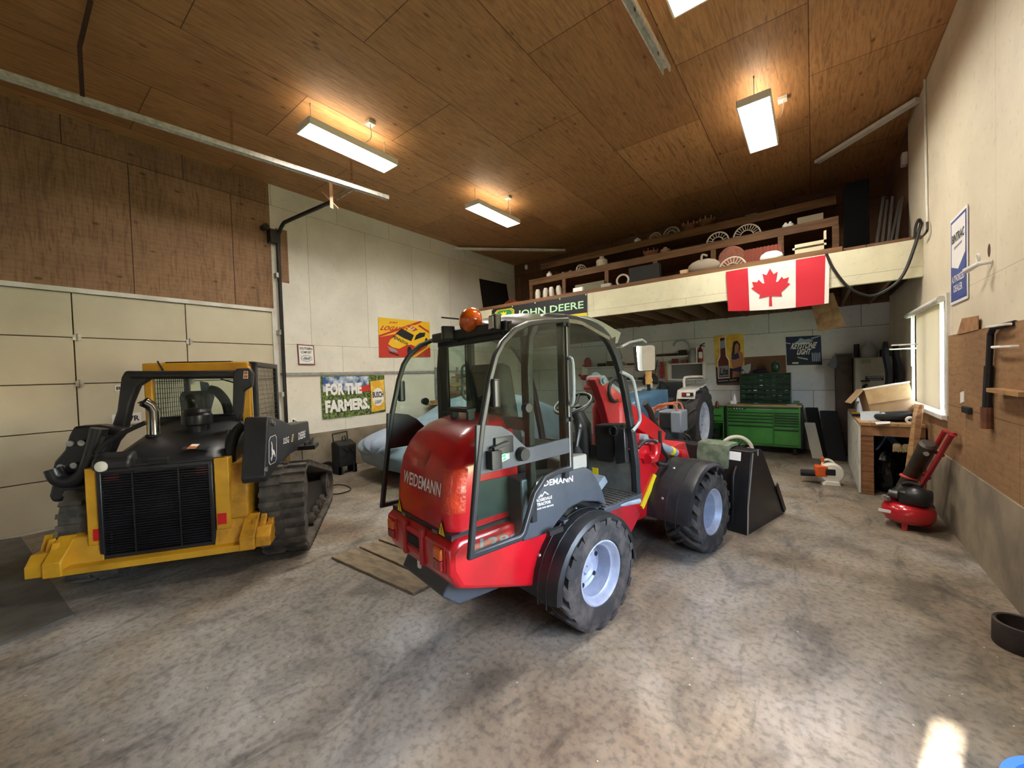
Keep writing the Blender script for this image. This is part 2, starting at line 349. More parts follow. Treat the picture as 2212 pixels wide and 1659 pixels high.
B().bx(XR-.07, XR+.08, WY0-.09, WY1+.05, WZ0-.07, WZ0-.02).build('window_sill', M_wht, w1, .006)
m, nt, bs = _nodes('blind_fabric'); MATS['blind'] = m; bs.inputs['Base Color'].default_value = (.62, .55, .44, 1); bs.inputs['Roughness'].default_value = .8
tr = nt.nodes.new('ShaderNodeBsdfTranslucent'); tr.inputs[0].default_value = (.6, .53, .42, 1); mx = nt.nodes.new('ShaderNodeMixShader'); mx.inputs[0].default_value = .28
_in(nt, bs.outputs[0], mx.inputs[1]); _in(nt, tr.outputs[0], mx.inputs[2]); _in(nt, mx.outputs[0], nt.nodes['Material Output'].inputs[0])
bl = thing('roller_blind', 'beige roller blind with white cords hanging in the bright window', 'blind')
B().cyl((XR-.06, WY0-.06, WZ1+.0), (XR-.06, WY1+.12, WZ1+.0), .035).build('roller', M_wht, bl)
B().sheet(lambda u, v: (XR-.045, WY0+.1+1.22*u, WZ0+.02+(WZ1-WZ0-.04)*v), 1, 1, (.004, 0, 0)).build('fabric', m, bl)
cd = B()
for dy, zb in ((1.33, 1.25), (1.38, 1.7), (1.46, 1.7)): cd.tube([(XR-.07, WY0+dy, WZ1), (XR-.07, WY0+dy+.02, zb)], .006, 6)
cd.build('cord', M_vinyl, bl)
# window 2 lights the room from beside the photographer
w2 = thing('window_2', 'wide window in the right wall beside the photographer', None, kind='structure')
fr = B()
for y0, y1, z0, z1 in ((VY0, VY0+.07, VZ0, VZ1), (VY1-.07, VY1, VZ0, VZ1), (VY0, VY1, VZ0, VZ0+.07), (VY0, VY1, VZ1-.07, VZ1), (1.8, 1.88, VZ0, VZ1)): fr.bx(XR+.05, XR+.12, y0, y1, z0, z1)
fr.build('window_frame', M_vinyl, w2, .006)
struct('added_sun_shade', B().bx(XR+.16, XR+.5, VY0-.3, YB, 2.6, 2.64), M_wht, 'unseen eave board added outside to shade the windows')  # unseen overhang, added to keep direct sun out of the windows
# garage door
d1 = thing('door_1', 'large cream sectional overhead door in the left wall', None, kind='structure')
M_door = mat('cream_door', 'd6cdb4', 'c4baa0', rough=.55, scale=1.3, lo=.3, hi=.75, bmp=.08, bscale=60)
M_seam = mat('dark_seam', '5b5038', rough=.8)
ys = [-3.1, -1.7, -.54, .62, 1.78, 3.0]; zs = [.02, .62, 1.22, 1.82, 2.42, 3.0]
for i in range(5):
    p = B()
    for j in range(5): p.bx(XL-.07, XL-.02, ys[j]+.006, ys[j+1]-.006, zs[i]+.006, zs[i+1]-.006)
    p.build('door_section', M_door, d1, .004)
B().bx(XL-.075, XL-.05, -3.1, 3.0, .02, 3.0).build('door_backing', M_seam, d1)
for y in ys[1:-1]:
    for z in zs[1:-1]:
        B().bx(XL-.02, XL-.008, y-.01, y+.07, z-.035, z+.035).cyl((XL-.01, y+.03, z-.05), (XL-.01, y+.03, z+.05), .01, n=8).build('hinge', M_steel, d1)
B().bx(XL-.08, XL-.02, -3.1, 3.0, -.0, .025).build('weather_seal', M_wht, d1)
struct('trim_5', B().bx(XL-.1, XL+.01, -3.2, 3.05, 3.0, 3.06).bx(XL-.1, XL+.005, 2.985, 3.06, 0, 3.0), M_wht, 'white painted stop around the overhead door')
# track of the overhead door
tk = thing('door_track', 'dark curved steel track running up beside the overhead door', 'door track', (XL+.1, 3.1, 0))
o = V((XL+.1, 3.1, 0))
hz_end = wz(716, 436, 4.55)
path = [(XL+.1, 3.1, .1), (XL+.1, 3.1, 3.0), (XL+.1, 3.1, 4.1), (XL+.13, 3.1, 4.36), (XL+.28, 3.12, 4.5), (XL+.5, 3.14, 4.52), (hz_end.x, hz_end.y, hz_end.z)]
B().tube(shift(path[:3]+smooth(path[3:], 3), o), .032, 8).build('rail', M_black, tk)
for z in (.6, 1.5, 2.6, 3.6): B().bx(-.1, .02, -.06, -.02, z, z+.08).build('bracket', M_steel, tk)
b = B().bar(hz_end-o+V((0, 0, -.1)), hz_end-o+V((.0, .0, .32)), .05, .01).bar(hz_end-o+V((.02, .1, -.08)), hz_end-o+V((-.12, -.08, .16)), .05, .012)
b.build('hanger_strap', mat('pale_strap', 'cda58a', rough=.5), tk)
B().tube(shift([hz_end+V((.03, .05, .1)), hz_end+V((.3, .16, .2)), hz_end+V((.3, .18, .14)), hz_end+V((.04, .07, .04))], o), .01, 6).build('hook', M_steel, tk)
B().bx(-.1, .05, -.14, .02, 4.2, 4.42).cyl((-.1, -.2, 4.44), (.05, -.2, 4.44), .05).build('bearing_plate', M_black, tk)
# ================================================================ loft
lf = thing('loft', 'storage loft over the back of the workshop with white front beam', None, (0, YL, 0), kind='structure')
ZLT, ZLB = 3.36, 2.87
B().bx(-6.62, XR-.001, 0, .09, ZLB, ZLT).build('front_beam', panel_mat('beam_paint', srgb('e2dcbc'), srgb('dad4b6'), (0, 2), 3.5, 3, srgb('a79f86'), .003, None, .35, .6), lf)
B().bx(-6.62, XR-.001, .09, YB-YL, ZLT+.02, ZLT+.06).bx(XL, -6.62, .6, YB-YL, ZLT+.02, ZLT+.06).build('deck', M_dark_ply, lf)
x = -6.45
while x < 1.1:
    B().bx(x, x+.045, .09, YB-YL, ZLB+.02, ZLT+.02).build('joist', M_dark_ply, lf); x += .405
B().bx(-6.62, .35, .02, .09, ZLT, ZLT+.08).build('edge_board', M_woodx, lf)
# ================================================================ lights
M_tube = emit('lit_lens', (1.0, .95, .87), 44)
M_glow = emit('tube_glow', (1.0, .86, .66), 12)
M_fix = mat('white_enamel', 'e8e4d8', rough=.4)
def fixture(cx, cy, L, label, first=[None]):
    if first[0]: return dup(first[0], (cx, cy, ZC), None, label)
    t = thing('ceiling_light', label, 'ceiling light', (cx, cy, ZC), 0, 'fluorescent ceiling lights')
    w, z0, z1 = .17, -.36, -.275
    h = B().bx(-w, w, -L/2, L/2, z1-.004, z1)
    for sx in (-1, 1): h.bx(sx*w-.008, sx*w+.008, -L/2, L/2, z0, z1)
    for sy in (-1, 1): h.bx(-w, w, sy*L/2-.008, sy*L/2+.008, z0, z1)
    h.build('housing', M_fix, t, .003)
    B().bx(-w+.012, w-.012, -L/2+.03, L/2-.03, z0+.05, z0+.056).build('lens', M_tube, t)
    B().bx(-.05, .05, -L/2+.08, L/2-.08, z1+.001, z1+.004).build('lit_slot', M_glow, t)
    for sy in (-1, 1):
        B().tube([(0, sy*L*.42, z1), (0, sy*L*.42, -.03), (0, sy*L*.42, 0)], [.004, .004, .012], 6).build('hanger', M_grey, t)
    B().tube(smooth([(.16, .1, z1), (.24, .16, -.2), (.26, .14, -.06), (.25, .14, 0)], 4), .006, 6).build('cable', M_wht, t)
    B().bx(.2, .3, .1, .2, -.04, 0).build('socket', M_wht, t)
    first[0] = t; return t
fixture(-4.99, 3.06, 1.28, 'lit fluorescent ceiling light nearest the overhead door rail')
fixture(-4.97, 6.08, 1.28, 'lit fluorescent ceiling light above the racing car poster side, far left')
fixture(-.53, 6.2, 1.28, 'lit fluorescent ceiling light hanging above the maple leaf flag')
fixture(-.78, 3.15, 1.28, 'lit fluorescent ceiling light cut off by the top of the photo')
# rails and braces under the ceiling
def rail(p, q, label, strap=False):
    o = V(((p[0]+q[0])/2, (p[1]+q[1])/2, p[2])); t = thing('ceiling_rail', label, 'rail', o, 0)
    d = V(q)-V(p); n = V((d.y, -d.x, 0)).normalized()
    b = B()
    for k in (-1, 1): b.bar(V(p)-o+n*.034*k, V(q)-o+n*.034*k, .012, .06)
    b.bar(V(p)-o+V((0, 0, .03)), V(q)-o+V((0, 0, .03)), .07, .008)
    b.build('channel', mat('bright_zinc', 'd6d5d0', 'b9b8b3', rough=.4, metal=.25, scale=20), t)
    if strap:
        a = [wz(178, 208, 4.77), wz(172, 100, 5.05), wz(196, 0, 5.24)]; B().bar(a[0]-o, a[1]-o, .035, .008).bar(a[1]-o, a[2]-o, .035, .008).build('brace_strap', mat('rusty_strap', '3d2216', '2c1810', rough=.8), t)
    for f in ((.5, .86) if strap else (.2, .6, .88)):
        a = V(p)+d*f-o; B().bar(a, a+V((0, 0, ZC-p[2])), .03, .006).build('hanger', M_wood, t)
    return t
a = wz(0, 160, 4.75); c = wz(838, 428, 4.75); rail((a.x-.08*(c.x-a.x), a.y-.08*(c.y-a.y), 4.75), tuple(c), 'long silver ceiling rail running above the overhead door', True)
a = wz(1352, 0, 4.95); c = wz(1440, 152, 4.95); rail((a.x, a.y-1.2, 4.95), tuple(c), 'short silver ceiling rail at the top centre of the photo')
def brace(p, q, label):
    tag(B().bar(p, q, .1, .05).build('ceiling_brace', M_wht), label, 'brace')
brace(wz(945, 537, 5.18), wz(1220, 541, 5.18), 'pale board braced across the back left corner of the ceiling')
brace(wz(1765, 350, 5.18), wz(1985, 214, 5.18), 'pale board braced across the right corner of the ceiling')
# daylight
W = bpy.data.worlds.new('sky'); S.world = W; W.use_nodes = True; nt = W.node_tree; bg = nt.nodes['Background']
sk = nt.nodes.new('ShaderNodeTexSky'); sk.sky_type = 'NISHITA'; sk.sun_disc = False; sk.sun_elevation = math.radians(50); sk.sun_rotation = math.radians(80); sk.air_density = 1.2
_in(nt, sk.outputs[0], bg.inputs[0]); bg.inputs[1].default_value = 2.6
sun = bpy.data.lights.new('sun', 'SUN'); sun.energy = 90; sun.angle = .01; sun.color = (1, .95, .86); so = bpy.data.objects.new('sun', sun); COL.objects.link(so)
so.rotation_euler = V((.25, .97, -.35)).to_track_quat('-Z', 'Y').to_euler()
for nm, y0, y1, z0, z1 in (('a', WY0, WY1, WZ0, WZ1), ('b', VY0, VY1, VZ0, VZ1)):   # sky portals
    l = bpy.data.lights.new('sky_portal', 'AREA'); l.shape = 'RECTANGLE'; l.size = y1-y0; l.size_y = z1-z0; l.cycles.is_portal = True
    lo = bpy.data.objects.new('sky_portal', l); COL.objects.link(lo); lo.location = (XR+.2, (y0+y1)/2, (z0+z1)/2); lo.rotation_euler = V((-1, 0, 0)).to_track_quat('-Z', 'Z').to_euler()
tag(B().bx(XR+.3, 30, -30, 40, -.3, -.05).build('ground_outside', mat('lawn', '6f8a4c', '8b9a66', rough=.9, scale=1)), 'ground outside the windows', None, None, 'structure')
vs = S.view_settings; vs.view_transform = 'Standard'; vs.look = 'None'; vs.gamma = 1; vs.use_curve_mapping = False; vs.exposure = .95
# ================================================================ compact red wheel loader
F = Frame((-1.184, 2.387), 12); YC = .63
M_red = mat('red_paint', 'c0121f', 'a80f1b', rough=.28, scale=3, coat=.5)
M_red2 = mat('dusty_red_paint', 'b8202a', '8d2a26', rough=.45, scale=7, lo=.45, hi=.75)
M_gp = mat('slate_paint', '43474e', '3b3f46', rough=.42, scale=5)
M_frm = mat('charcoal_frame', '2c2e32', '25272b', rough=.35, scale=6)
M_plast = mat('black_plastic', '1a1b1d', '252628', rough=.38, scale=10)
M_tyre = mat('dusty_tyre', '2c2a29', '57504a', rough=.85, scale=9, lo=.42, hi=.72, bmp=.2)
M_rim = mat('silver_blue_rim', 'aeb4c4', '9aa0b0', rough=.4, scale=8, metal=.15)
M_ltgrey = mat('hydraulic_grey', '8b939b', '7b838b', rough=.35, scale=8)
M_glassM = glass('cab_glass', (.86, .93, .9), 0, .045)
M_yel = mat('warning_yellow', 'e8c81c', rough=.5)
M_white = MATS.get('lettering_white') or mat('lettering_white', 'ececec', rough=.5)
M_amber = mat('amber_lens', 'd9620c', 'c04e08', rough=.15, scale=6, coat=.8)
M_redlens = mat('red_lens', '9c1116', rough=.15, coat=.8)
M_chrome = mat('mirror_glass', 'dfe6ee', rough=.03, metal=1)
M_hose = mat('black_hose', '151515', rough=.5)
M_greenst = mat('exit_green', '1d9a6a', rough=.5)
def tyre(b, R, w, rim, nl, lug=.03, sw=.35, mi=0, sgn=1):
    o = (0, 0, 0); ax = (0, 1, 0)
    b.lathe([(rim, -w*.4), (rim+.012, -w*.47), (R*.8, -w*.5), (R*.92, -w*.47), (R-lug*1.1, -w*.36), (R-lug, 0), (R-lug*1.1, w*.36), (R*.92, w*.47), (R*.8, w*.5), (rim+.012, w*.47), (rim, w*.4)], o, ax, 48, mi)
    da = .026/R
    for k in range(nl):
        for s in (-1, 1):
            a0 = 2*PI*k/nl+(PI/nl if s > 0 else 0); rr = []
            for t in (0, .35, .7, 1):
                h = s*w*(-.03+.5*t); a = a0+sgn*sw*(t**.8); top = R-(.02*R if t == 1 else 0); bot = R-lug*1.6
                d = da*(1.25 if t == 1 else 1)
                rr.append([V((r*math.cos(q), h, r*math.sin(q))) for r, q in ((bot, a-d*1.2), (bot, a+d*1.2), (top, a+d*.8), (top, a-d*.8))])
            h = s*w*.505; a = a0+sgn*sw*1.1
            rr.append([V((r*math.cos(q), h, r*math.sin(q))) for r, q in ((R*.84, a-da*1.2), (R*.84, a+da*1.2), (R*.93, a+da), (R*.93, a-da))])
            b.ring(rr, mi=mi)
    return b
def rimgeo(b, rr, w, dish, side=-1, hub=.09, nb=6, mi=0, dark=1):
    o = (0, 0, 0); ax = (0, side, 0); h = w*.44
    b.lathe([(rr, h-.02), (rr+.012, h), (rr+.002, h+.004), (rr-.012, h-.012), (rr-.018, h-.035), (rr-.035, h-.05), (rr-.04, dish+.02), (rr-.06, dish), (rr-.075, dish+.025), (hub+.02, dish+.03), (hub, dish+.01), (hub*.55, dish+.012), (hub*.5, dish+.05), (.005, dish+.05)], o, ax, 40, mi)
    b.lathe([(rr, h-.02), (rr-.03, h-.05), (rr-.03, -h)], o, ax, 32, mi)
    for k in range(nb):
        a = 2*PI*k/nb; p = V((math.cos(a)*hub*.8, side*(dish+.008), math.sin(a)*hub*.8)); b.cyl(p, p+V((0, side*.02, 0)), .011, n=6, mi=mi)
        a += PI/nb; p = V((math.cos(a)*(rr+hub)*.46, side*(dish+.026), math.sin(a)*(rr+hub)*.46)); b.cyl(p, p+V((0, side*.006, 0)), .017, n=10, mi=dark)
L = thing('compact_wheel_loader', 'red compact wheel loader with open glass cab doors in the middle of the shop', 'loader', F.o, F.rz)
def wheel(x, y, z, side, ry=0):
    b = tyre(B(), .385, .35, .215, 17, .032, .42, 0, 1); t = b.build('wheel', M_tyre, L, ang=50); t.location = (x, y, z); t.rotation_euler = (0, ry, 0)
    b = B(); rimgeo(b, .208, .35, -.02, side); b.build('rim', [M_rim, M_blk], t)
    v = B().cyl((-.05, side*.05, .155), (-.05, side*.1, .15), .006, n=6); v.build('valve_stem', M_blk, t)
for x, y, s, ry in ((.075, .15, -1, .2), (1.775, .115, -1, .5), (.075, 1.11, 1, 0), (1.775, 1.12, 1, 0)): wheel(x, y, .385, s, ry)
# fenders
def fender(cx, cz, R, a0, a1, y0, y1, lip=.0):
    n = 18; oy = []
    b = B()
    def f(u, v):
        a = math.radians(lerp(a0, a1, u)); return (cx+R*math.cos(a), lerp(y0, y1, v), cz+R*math.sin(a))
    rings = []
    for i in range(n+1):
        a = math.radians(lerp(a0, a1, i/n)); c, s_ = math.cos(a), math.sin(a); q = lambda r, y: V((cx+r*c, y, cz+r*s_)); sg = 1 if y1 > y0 else -1
        rings.append([q(R, y1), q(R, y0+sg*.05), q(R-.008, y0+sg*.012), q(R-.035, y0), q(R-.05, y0+sg*.004), q(R-.02, y0+sg*.03), q(R-.014, y0+sg*.06), q(R-.014, y1)])
    b.ring(rings)
    for y in (lerp(y0, y1, .28), lerp(y0, y1, .5)):
        b.tube([V((cx+(R+.002)*math.cos(math.radians(lerp(a0+6, a1-6, k/14))), y, cz+(R+.002)*math.sin(math.radians(lerp(a0+6, a1-6, k/14))))) for k in range(15)], .004, 5)
    fo = b.build('fender', M_plast, L)
    for a in (lerp(a0, a1, .18), lerp(a0, a1, .5)):
        a = math.radians(a); p = V((cx+R*math.cos(a), lerp(y0, y1, .6), cz+R*math.sin(a))); d = V((math.cos(a), 0, math.sin(a)))
        B().cyl(p, p+d*.008, .014, .009, 10).build('bolt', M_steel, fo)
fender(.06, .345, .445, 182, 0, -.02, .33); fender(1.765, .36, .5, 178, 55, -.05, .4)
fender(.06, .345, .445, 182, 0, 1.28, .93); fender(1.765, .36, .5, 178, 55, 1.31, .86)
# engine hood
Hx = [(.83, -.945, .375), (.95, -.945, .375), (1.1, -.93, .37), (1.22, -.905, .362), (1.31, -.86, .35), (1.38, -.8, .335), (1.43, -.72, .315), (1.462, -.62, .295), (1.485, -.5, .275), (1.49, -.47, .25)]
rg = []
for z, xr, hw in Hx:
    r = .1; o = []
    for cx_, cy_, a0 in ((xr+r, YC-hw+r, 180), (-.42-.01, YC-hw+.01, 270), (-.42-.01, YC+hw-.01, 0), (xr+r, YC+hw-r, 90)):
        rr = r if cx_ < -.44 or cx_ == xr+r else .01
        for k in range(6): a = math.radians(a0+90*k/5); o.append(V((cx_+rr*math.cos(a), cy_+rr*math.sin(a), z)))
    rg.append(o)
hood = B().ring(rg).build('engine_hood', M_red, L, ang=50)
def hoodx(z):
    for (z0, x0, _), (z1, x1, _) in zip(Hx, Hx[1:]):
        if z0 <= z <= z1: return lerp(x0, x1, (z-z0)/(z1-z0))
    return Hx[-1][1]
def rearq(y0, y1, z0, z1, lift=.003): return [V((hoodx(z0)-lift, y0, z0)), V((hoodx(z0)-lift, y1, z0)), V((hoodx(z1)-lift, y1, z1)), V((hoodx(z1)-lift, y0, z1))]
B().text(rearq(.86, .37, 1.055, 1.135), 'WEIDEMANN', 0, 0, 1, 1, .001, 0, .014).build('lettering', M_white, hood)
b = B().oval(rearq(.645, .575, 1.2, 1.3), .5, .5, .5, .5, .003, 0).oval(rearq(.645, .575, 1.2, 1.3), .5, .5, .38, .38, .005, 1)
b.art(rearq(.645, .575, 1.2, 1.3), [(.3, .5), (.42, .72), (.5, .6), (.6, .74), (.68, .45), (.5, .3)], .007, 0); b.build('badge', [mat('badge_bronze', '8a4b3c', rough=.4), M_red2], hood)
for y, zz in ((.905, .89), (.345, .885)):
    q = rearq(y+.045, y-.045, zz-.05, zz+.05); b = B().art(q, [(0, 0), (1, 0), (.5, 1)], .002, 0).art(q, [(.1, .07), (.9, .07), (.5, .87)], .003, 1).rect(q, .46, .33, .54, .62, .004, 0).rect(q, .46, .2, .54, .27, .004, 0)
    b.build('warning_sticker', [M_blk, M_yel], hood)
# clear orange film around the right corner
def corner(z, t):       # t runs around the rear right corner
    xr = hoodx(z); hw = [h for zz, _, h in Hx if zz <= z][-1]; a = math.radians(lerp(180, 270, t)); r = .1
    return V((xr+r+(r+.002)*math.cos(a), YC-hw+r+(r+.002)*math.sin(a), z))
rf = random.Random(3)
B().grid(lambda u, v: corner(lerp(.97, 1.22, v), lerp(-.0, 1, u))+V((rf.uniform(-.003, 0), rf.uniform(-.003, 0), 0)), 10, 12).build('reflector_film', mat('orange_film', 'd0381c', 'b52817', rough=.35, scale=14, coat=.3, bmp=.5), hood, ang=20)
hp = B().bx(-.62, -.56, .52, .55, 1.455, 1.53).bx(-.62, -.56, .72, .75, 1.455, 1.53).bx(-.63, -.55, .52, .75, 1.515, 1.545); hp.build('hood_handle', M_plast, L, .008)
# side grille panels and body
for sg in (-1, 1):
    y = YC+sg*.376; b = B()
    b.prism([(-.76, y, .9), (-.52, y, .9), (-.49, y, .93), (-.49, y, 1.12), (-.76, y, 1.13)], (0, sg*.004, 0)); b.build('side_grille', mat('dark_grille', '2d3733', '252c2a', rough=.5), hood)
prof = [(-.93, .845), (-.985, .8), (-.985, .66), (-.94, .575), (-.86, .54), (-.37, .37), (-.25, .4), (-.2, .84)]
rg = []
for y, k in ((.2, .93), (.225, 1), (1.035, 1), (1.06, .93)):
    rg.append([V((lerp(-.5, x, k), y, lerp(.65, z, k))) for x, z in prof])
bump_ = B().ring(rg).build('rear_body', M_red, L, .012)
b = B().bx(-.99, -.975, .53, .74, .78, .81).bx(-.99, -.975, .53, .74, .66, .69); b.bx(-1.0, -.97, .5, .54, .62, .84).bx(-1.0, -.97, .73, .77, .62, .84); b.build('tow_bracket', M_red2, bump_, .006)
B().bx(-.988, -.98, .55, .72, .7, .77).build('recess', M_blk, bump_)
for y in (.315, .945):
    h = B().bx(-.99, -.975, y-.06, y+.06, .655, .805).build('lamp_recess', M_red2, bump_, .004)
    B().rbox((-.985, y, .7), (.05, .085, .06), .012).build('tail_light', M_redlens, bump_, .006); B().rbox((-.985, y, .76), (.05, .085, .06), .012).build('turn_light', M_amber, bump_, .006)
B().bx(-.992, -.98, .555, .585, .585, .63).build('sticker', M_paper, bump_)
B().bx(-.95, -.4, .24, 1.02, .835, .865).build('hood_seal', M_plast, L)
for y in (.42, .84): B().bx(-.955, -.93, y-.03, y+.03, .835, .855).build('latch_plate', M_steel, L)
B().prism([(-.9, .36, .56), (-.95, .36, .47), (-.84, .36, .38), (-.5, .36, .36), (-.4, .36, .5)], (0, .54, 0)).build('counterweight', M_gp, L, .01)
b = B(); b.text([F.fy(1037, 1187, .2), F.fy(1121, 1168, .2), F.fy(1121, 1150, .2), F.fy(1037, 1163, .2)], '1280', 0, 0, 1, 1, .002, 0, .02); b.build('model_number', M_ltgrey, bump_)
# chassis between the axles
B().prism([(-.3, .35, .32), (1.0, .35, .3), (1.15, .35, .42), (.95, .35, .72), (-.3, .35, .75)], (0, .56, 0)).build('chassis', M_red2, L, .01)
for x in (.075, 1.775): B().cyl((x, .2, .385), (x, 1.06, .385), .07).build('axle', M_plast, L)
# slate side panels
pp = [(-.52, .74), (-.28, .73), (-.21, .78), (-.1, .84), (.05, .855), (.23, .81), (.33, .75), (.28, .88), (.22, .98), (.16, 1.05), (.1, 1.085), (-.06, 1.09), (-.3, 1.12), (-.52, 1.12)]
for sg in (-1, 1):
    y = YC+sg*.51; sp = B().prism([(x, y, z) for x, z in pp], (0, -sg*.14, 0)).build('side_panel', M_gp, L, .012, 3)
    if sg < 0:
        q = lambda a, b_, c, d: [F.fy(*a, y-.002), F.fy(*b_, y-.002), F.fy(*c, y-.002), F.fy(*d, y-.002)]
        B().text(q((1143, 1056), (1237, 1040), (1237, 1027), (1143, 1043)), 'WEIDEMANN', 0, 0, 1, 1, .002, 0, .014).build('lettering', M_white, sp)
        b = B(); k = q((1158, 1102), (1192, 1093), (1192, 1056), (1158, 1065))
        b.text(k, 'ROSEDALE', 0, .45, 1, .62, .002, 0, .02).text(k, 'TRACTOR', .04, .2, .92, .38, .002, 0, .04).text(k, 'SALES AND SERVICE', 0, .0, 1.1, .09, .002, 0, .02)
        for pts in ([(.1, .68), (.3, .86), (.36, .8), (.17, .66)], [(.3, .7), (.52, .98), (.62, .9), (.55, .86), (.52, .9), (.36, .68)], [(.52, .98), (.8, .74), (.74, .72), (.5, .92)]): b.art(k, pts, .002, 0)
        b.build('dealer_decal', M_white, sp)
# cab frame
y0, y1, xb = YC-.52, YC+.52, -.45
post = smooth([(-.12, 2.12), (.14, 2.105), (.28, 2.06), (.39, 1.98), (.46, 1.89), (.52, 1.77), (.58, 1.6), (.63, 1.4), (.675, 1.2), (.705, 1.0), (.715, .74)], 2) if 0 else [(-.12, 2.12), (.0, 2.12), (.14, 2.105), (.22, 2.085), (.28, 2.06), (.34, 2.02), (.39, 1.98), (.46, 1.89), (.52, 1.77), (.58, 1.6), (.63, 1.4), (.675, 1.2), (.705, 1.0), (.715, .74)]
def profile_tube(b, pts, w, d, mi=0):      # rectangular tube along pts
    P = [V(p) for p in pts]; rg = []
    for i in range(len(P)):
        t = (P[min(i+1, len(P)-1)]-P[max(i-1, 0)]).normalized(); n = V((0, 1, 0)); a = t.cross(n).normalized()
        rg.append([P[i]+n*(w*j)+a*(d*k) for j, k in ((-.5, -.5), (.5, -.5), (.5, .5), (-.5, .5))])
    b.ring(rg, mi=mi)
for y in (y0, y1):
    b = B(); profile_tube(b, [(x, y, z) for x, z in post], .05, .055); b.build('front_post', M_frm, L, .008)
    b = B(); profile_tube(b, [(-.14, y, 1.06), (-.14, y, 2.12)], .05, .04); b.build('hinge_post', M_frm, L, .006)
    b = B(); profile_tube(b, [(xb, y, .85), (xb, y, 1.8), (xb+.02, y, 1.98), (xb+.07, y, 2.07), (xb+.16, y, 2.12), (-.12, y, 2.125)], .05, .045); b.build('rear_post', M_plast, L, .006)
b = B()
for z in (1.46, 2.04): b.bx(xb-.02, xb+.02, y0, y1, z-.05, z+.03)
b.bx(xb-.015, xb+.015, y1-.12, y1, 1.4, 2.05).bx(xb-.015, xb+.015, y0, y0+.05, 1.4, 2.05); b.build('rear_frame', M_plast, L, .01)
B().sheet(lambda u, v: (xb+.0, lerp(y0+.04, y1-.1, u), lerp(1.48, 2.0, v)), 1, 1, (.005, 0, 0)).build('rear_window', M_glassM, L)
wsp = [p for p in post if p[0] > .1]
b = B(); rg = []
for x, z in wsp: rg.append([V((x+.01, y0+.02, z)), V((x+.01, y1-.02, z)), V((x+.005, y1-.02, z)), V((x+.005, y0+.02, z))])
b.ring(rg).build('windshield', M_glassM, L)
def roofp(u, v, dz=0):
    x = lerp(xb-.06, .36, u); s = math.sin(PI*v); e = math.sin(PI*min(max(u, .0), 1))**.4 if 0 < u < 1 else 0
    return (x, lerp(y0-.03, y1+.03, v), 2.115-(.1*max(0, u-.62)/.38)-.05*max(0, (.12-u)/.12)+.075*(s**.5)*e+dz)
B().sheet(roofp, 14, 14, (0, 0, -.025)).build('roof', mat('roof_shell', '6f6d63', '5b5a54', rough=.35, scale=6), L, ang=60)
lb = B().bx(xb-.08, xb-.02, y0+.1, y1-.02, 2.03, 2.1); lb.build('light_bar', M_plast, L, .01)
# beacon
bc = F.fx(1014, 696, xb-.06); bb = B().lathe([(.0, -.062), (.06, -.06), (.068, -.03), (.068, -.01)], bc, V((-.35, -.85, .22)), 24).build('beacon_base', M_plast, L)
ax = V((-.35, -.85, .22)).normalized(); B().lathe([(.07, -.012), (.079, .02), (.078, .06), (.068, .095), (.045, .12), (.02, .13), (.002, .132)], bc, ax, 28).build('beacon', M_amber, L)
B().cyl(bc-ax*.05, bc-ax*.05+V((0, 0, -.07)), .02).build('beacon_stem', M_blk, L)
B().tube([bc+V((.02, .08, .03)), bc+V((.03, .42, .09))], .006, 6).build('antenna', M_blk, L)
for px_, py_, yaw in ((1069, 697, 0), (968, 719, 1)):
    c = F.fx(px_, py_, xb-.1); r = .048
    wl = B().rbox(c, (.05, r*2, r*2), .012, M=Matrix.Rotation(-.25 if not yaw else 1.2, 3, 'Z')).build('work_light', M_plast, L, .005)
    if not yaw:
        f = B(); R3 = Matrix.Rotation(-.25, 3, 'Z'); f.obox(c+R3 @ V((-.026, 0, 0)), R3 @ V((.003, 0, 0)), R3 @ V((0, .036, 0)), V((0, 0, .036)))
        for i in (-1, 1):
            for j in (-1, 0, 1): p = c+R3 @ V((-.029, i*.017, j*.022)); f.cyl(p, p+R3 @ V((-.003, 0, 0)), .009, n=8)
        f.build('lamp_face', mat('led_face', 'c4c1b4', rough=.2), wl)
    B().bar(c+V((.02, 0, -.03)), c+V((.07, 0, -.06)), .03, .03).build('lamp_bracket', M_blk, L)
# doors, swung fully back along the sides
Dout = [(-.97, .8), (-.9, 1.3), (-.865, 1.5), (-.83, 1.63), (-.8, 1.75), (-.755, 1.87), (-.7, 1.95), (-.6, 2.03), (-.49, 2.075), (-.33, 2.1), (-.13, 2.12), (-.13, 1.12), (-.26, 1.12), (-.38, 1.1), (-.46, 1.03), (-.56, .82), (-.6, .795)]
def inset(pts, d):
    n = len(pts); o = []; A = sum(pts[i][0]*pts[(i+1) % n][1]-pts[(i+1) % n][0]*pts[i][1] for i in range(n)); sg = 1 if A > 0 else -1
    for i in range(n):
        a, p, c = V((*pts[i-1], 0)), V((*pts[i], 0)), V((*pts[(i+1) % n], 0)); t1 = (p-a).normalized(); t2 = (c-p).normalized()
        n1 = V((-t1.y, t1.x, 0))*sg; n2 = V((-t2.y, t2.x, 0))*sg; m = (n1+n2).normalized(); k = d/max(.35, m.dot(n1)); q = p+m*k; o.append((q.x, q.y))
    return o
Din = inset(Dout, .034)
